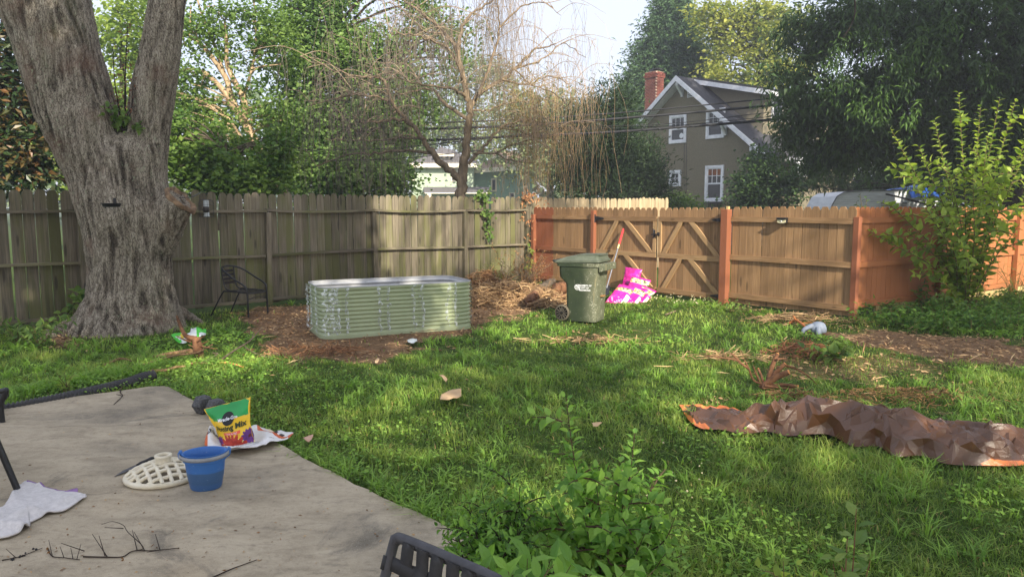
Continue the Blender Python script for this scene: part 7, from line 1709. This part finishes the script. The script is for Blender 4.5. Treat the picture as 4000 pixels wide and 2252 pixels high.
for tx, ty, dy in [(3745,362,0),(3480,505,-.2),(3590,572,-.3),(3905,385,.2),(3965,400,.3),(4060,430,.1),(3650,470,.1),(3860,520,-.3),(4020,560,-.3),(3700,640,-.5),(3560,700,-.4),(3400,905,-.6),(3620,820,-.7),(3900,740,-.5),(3980,880,-.6),(3560,1075,-.6),(3800,680,-.8),(3480,800,-.3),(3720,860,-.9),(3540,900,-.2),(4120,620,.1),(3830,420,.2),(3690,720,.1),(3950,640,.2)]:
    t_ = P(tx, ty, Ym+dy); m_ = mbq*.45+t_*.55; m_[2] = t_[2]*.5+.12; m_[0] = mbq[0]+(t_[0]-mbq[0])*.42
    low = t_[2] < 1.3; s_ = mbq+np.array([r_.normal()*.06, r_.normal()*.05, 0])
    pts = [s_, s_*.55+m_*.45, m_, t_*.6+m_*.4+np.array([0,0,.08*(1 if low else 0)]), t_]; stems.append(pts)
    p = spline(pts, 8)
    for j in range(2):
        a = p[r_.integers(len(p)//2, len(p)-3)]; e = a+norm(np.array([r_.normal(), r_.normal()*.6, r_.uniform(-.3,.7)]))*r_.uniform(.25,.5); stems.append([a, (a+e)/2+np.array([0,0,.04]), e])
leafy_stems(mul, stems, L_mulb, green_stem, .150, .112, .042, 341, .012)
for nm, lab, px, tops, Lf, sd in [('fence_sapling', 'small sapling tip showing above the painted fence before the camper', 3375, [(3360,762),(3385,775),(3345,790)], .12, 342)]:
    b_ = P(px, 815, 13.4); b_[2] = 0; s = thing(nm, lab, 'sapling', tuple(b_)); leafy_stems(s, [[b_, P(px,900,13.4), P(tx,ty,13.3)] for tx, ty in tops], L_dark if False else leafmat('sapling_leaf', (40,64,36), (84,112,60), .35), green_stem, Lf, .085, .07, sd)
# undergrowth by the painted fence
mb = MB(); tb = MB(); r_ = np.random.default_rng(350)
for k in range(230):
    px, py = r_.uniform(3360, 4060), r_.uniform(1165, 1300); c = G(px, py)
    if not in_yard(np.array([c[0]]), np.array([c[1]]))[0] or (py > 1275 and px < 3500): continue
    h = r_.uniform(.08, .32)*(1.6 if py < 1215 and px < 3640 else 1); n = int(14+h*60); e = c+np.array([r_.normal()*.05, r_.normal()*.05, h]); tb.tube([c, (c+e)/2, e], [.004, .003, .002], 3, False)
    q = c+(e-c)*r_.uniform(.2, 1, (n, 1))+r_.normal(size=(n, 3))*np.array([.09,.09,.03]); q[:, 2] = np.maximum(q[:, 2], .02); add_leaves(mb, q, r_.normal(size=(n,3))*np.array([1,1,.3]), np.array([0,-.2,1.0])+r_.normal(size=(n,3))*.35, .075*r_.uniform(.6,1.3,n), .04, r_.uniform(0,1,n), 0, 'flat', .25)
tag(mb.obj('undergrowth', leafmat('weed_leaf', (58,96,40), (120,156,66), .4), None), 'leafy green weeds crowding the foot of the painted fence', 'weeds', None, 'stuff'); tag(tb.obj('weed_stems', green_stem, None), 'thin stems of the weeds by the painted fence', 'weeds', None, 'stuff')
def weed(name, lab, px, py, h, n, spread, L, W, sd, leafm=None, cat='weed', per_gap=.035):
    b_ = G(px, py); s = thing(name, lab, cat, tuple(b_)); r_ = np.random.default_rng(sd); st = []
    for k in range(n): e = b_+np.array([r_.normal()*spread, r_.normal()*spread*.7, h*r_.uniform(.6, 1.1)]); st.append([b_+np.array([r_.normal()*.02, r_.normal()*.02, 0]), (b_+e)/2+np.array([0,0,h*.12]), e])
    return leafy_stems(s, st, leafm or L_mid, green_stem, L, W, per_gap, sd, .005)
weed('tall_weed', 'tall narrow leaved weed in the dark corner before the painted boards', 3500, 1180, .95, 5, .16, .16, .04, 360, leafmat('dark_weed_leaf', (44,74,36), (92,124,58), .35))
weed('tall_weed', 'bushy weed below the middle of the painted fence, left of the shrub', 3565, 1200, .6, 9, .28, .10, .05, 361, leafmat('dark_weed_leaf2', (48,80,38), (100,132,62), .35))
weed('leafy_weed', 'bright weed with pointed leaves right of the mulberry foot', 3690, 1240, .42, 9, .2, .12, .05, 362)
weed('leafy_weed', 'low leafy weed at the left edge beside the roots of the big trunk', 70, 1345, .34, 9, .3, .14, .055, 363)
weed('leafy_weed', 'leafy weed between the left edge weed and the tree roots', 150, 1360, .28, 8, .22, .11, .045, 364)
weed('leafy_weed', 'small yellow green weed growing over the drain pipe', 262, 1530, .20, 6, .1, .085, .03, 365, L_bright)
weed('leafy_weed', 'round leaved weed on the dirt before the shrub', 3700, 1300, .12, 7, .12, .09, .08, 366)
weed('leafy_weed', 'weed with big round leaves in the grass behind the dry weeds', 3270, 1405, .16, 6, .14, .13, .11, 367)
weed('grass_clump', 'tall wispy grass clump at the right edge by the fence post', 3960, 1185, .75, 16, .3, .28, .012, 368, leafmat('wisp', (70,90,44), (126,140,76), .3), 'grass', .09)
weed('leafy_weed', 'leafy weed at the foot of the thick gate post', 2860, 1215, .22, 7, .18, .08, .045, 369)

# ------------------------------------------------------------------ plants in the foreground
L_fore = leafmat('foreground_leaf', (84,130,58), (160,200,94), .5, .45, .35); L_priv = leafmat('privet_leaf', (56,98,42), (142,186,76), .44, .4, .4)
def fore(name, lab, base, tips, leafm, stemm, L, W, gap, sd, r0, side=2, sl=.18, cat='plant', droop=.3, **kw):
    b_ = np.asarray(base, float); s = thing(name, lab, cat, tuple(b_)); r_ = np.random.default_rng(sd); st = []
    for t_ in tips:
        t_ = np.asarray(t_); m1 = b_+(t_-b_)*.4+np.array([r_.normal()*.02, r_.normal()*.02, .03]); pts = [b_+np.array([r_.normal()*.02, r_.normal()*.02, 0]), m1, b_+(t_-b_)*.75+r_.normal(size=3)*.012, t_]; st.append(pts); p = spline(pts, 8)
        for j in range(side): i = r_.integers(len(p)//4, len(p)-4); a = p[i]; e = a+norm(np.array([r_.normal(), r_.normal(), r_.uniform(.1,.8)]))*sl*r_.uniform(.5,1.2); st.append([a, (a+e)/2+np.array([0,0,.012]), e])
    return leafy_stems(s, st, leafm, stemm, L, W, gap, sd, r0, droop=droop, **kw)
Yb_ = 2.95; base = np.array([P(2370,2250,Yb_)[0], Yb_, 0.0])
fore('hibiscus_sapling', 'upright foreground sapling with toothed leaves at the bottom middle', base, [P(2212,1556,2.9), P(2480,1690,2.9), P(2240,1800,2.85), P(2330,1900,2.8), P(2560,1860,2.95), P(2420,1800,3.0), P(2150,1960,2.8), P(2640,2010,2.85), P(2470,1950,2.75), P(2280,2010,2.7), P(2600,2160,2.7), P(2380,2080,2.65), P(2180,2110,2.75), P(2520,2080,2.7)], L_fore, plain('purple_brown_stem', (96,76,60), (70,56,46), 20, rough=.8), .062, .040, .0125, 400, .005, 5, .15)
base = np.array([P(1950,2300,2.85)[0], 2.85, 0.0])
fore('privet_bush', 'dense small leaved bush at the bottom, left of the foreground sapling', base, [P(x, y, 2.85+dy) for x, y, dy in [(1790,2020,.05),(1830,1960,.1),(1880,1900,.1),(1930,1960,0),(1985,1830,.1),(2030,1900,0),(2080,1960,.1),(2120,2050,0),(1860,2060,-.1),(1950,2050,-.15),(2040,2040,-.15),(1990,2130,-.25),(1900,2150,-.2),(2080,2150,-.2),(1830,2110,-.1),(1960,2230,-.35),(1870,2230,-.3),(2050,2240,-.35),(2020,1985,-.05),(1915,2010,-.02),(1780,2150,-.1),(2150,2150,-.1),(2110,2240,-.3)]], L_priv, twig_dk, .044, .021, .0085, 401, .004, 7, .13)
base = np.array([P(2080,2420,2.4)[0], 2.4, 0.0])
fore('broadleaf_plant', 'bright pointed leaves rising over the webbed chair at the bottom edge', base, [P(1800,2215,2.2), P(1900,2195,2.2), P(1985,2230,2.15), P(2060,2180,2.25), P(2150,2185,2.3), P(2230,2205,2.2), P(2310,2240,2.15), P(2110,2250,2.1), P(1870,2250,2.1), P(2560,2220,2.3), P(2440,2230,2.3)], L_fore, green_stem, .125, .06, .032, 402, .004, 2, .12)
base = np.array([P(3290,2400,2.3)[0], 2.3, 0.0])
fore('red_tipped_seedling', 'young seedling with reddish top leaves at the bottom right', base, [P(3345,1985,2.28), P(3400,2185,2.2), P(3255,2200,2.25), P(3310,2100,2.3)], leafmat('seedling_leaf', (86,120,60), (140,160,84), .4, .45), plain('red_stem', (138,92,72), (112,76,60), 20, rough=.7), .085, .052, .036, 403, .004, 1, .07)
base = np.array([P(3080,2420,2.35)[0], 2.35, 0.0])
fore('leafy_sprout', 'low bright sprouts at the bottom edge left of the red tipped seedling', base, [P(3060,2190,2.35), P(3110,2215,2.35), P(3180,2230,2.3), P(3020,2230,2.3), P(3240,2245,2.3)], L_mulb, green_stem, .06, .04, .03, 404, .004, 1, .08)
mb = MB(); rl = np.random.default_rng(405)
# ------------------------------------------------------------------ summer haze
hz = NM('haze_air'); hz.out.inputs[0]
pv = hz.n('ShaderNodeVolumePrincipled'); pv.inputs['Color'].default_value = (.86, .90, 1.0, 1); pv.inputs['Density'].default_value = .0022; pv.inputs['Anisotropy'].default_value = .3
hz.l(pv.outputs[0], hz.out.inputs['Volume'])
mb = MB(); mb.box((0, 60, 14.5), (560, 700, 33)); tag(mb.obj('haze', hz.m, None), 'pale summer haze filling the air', 'haze', None, 'stuff')
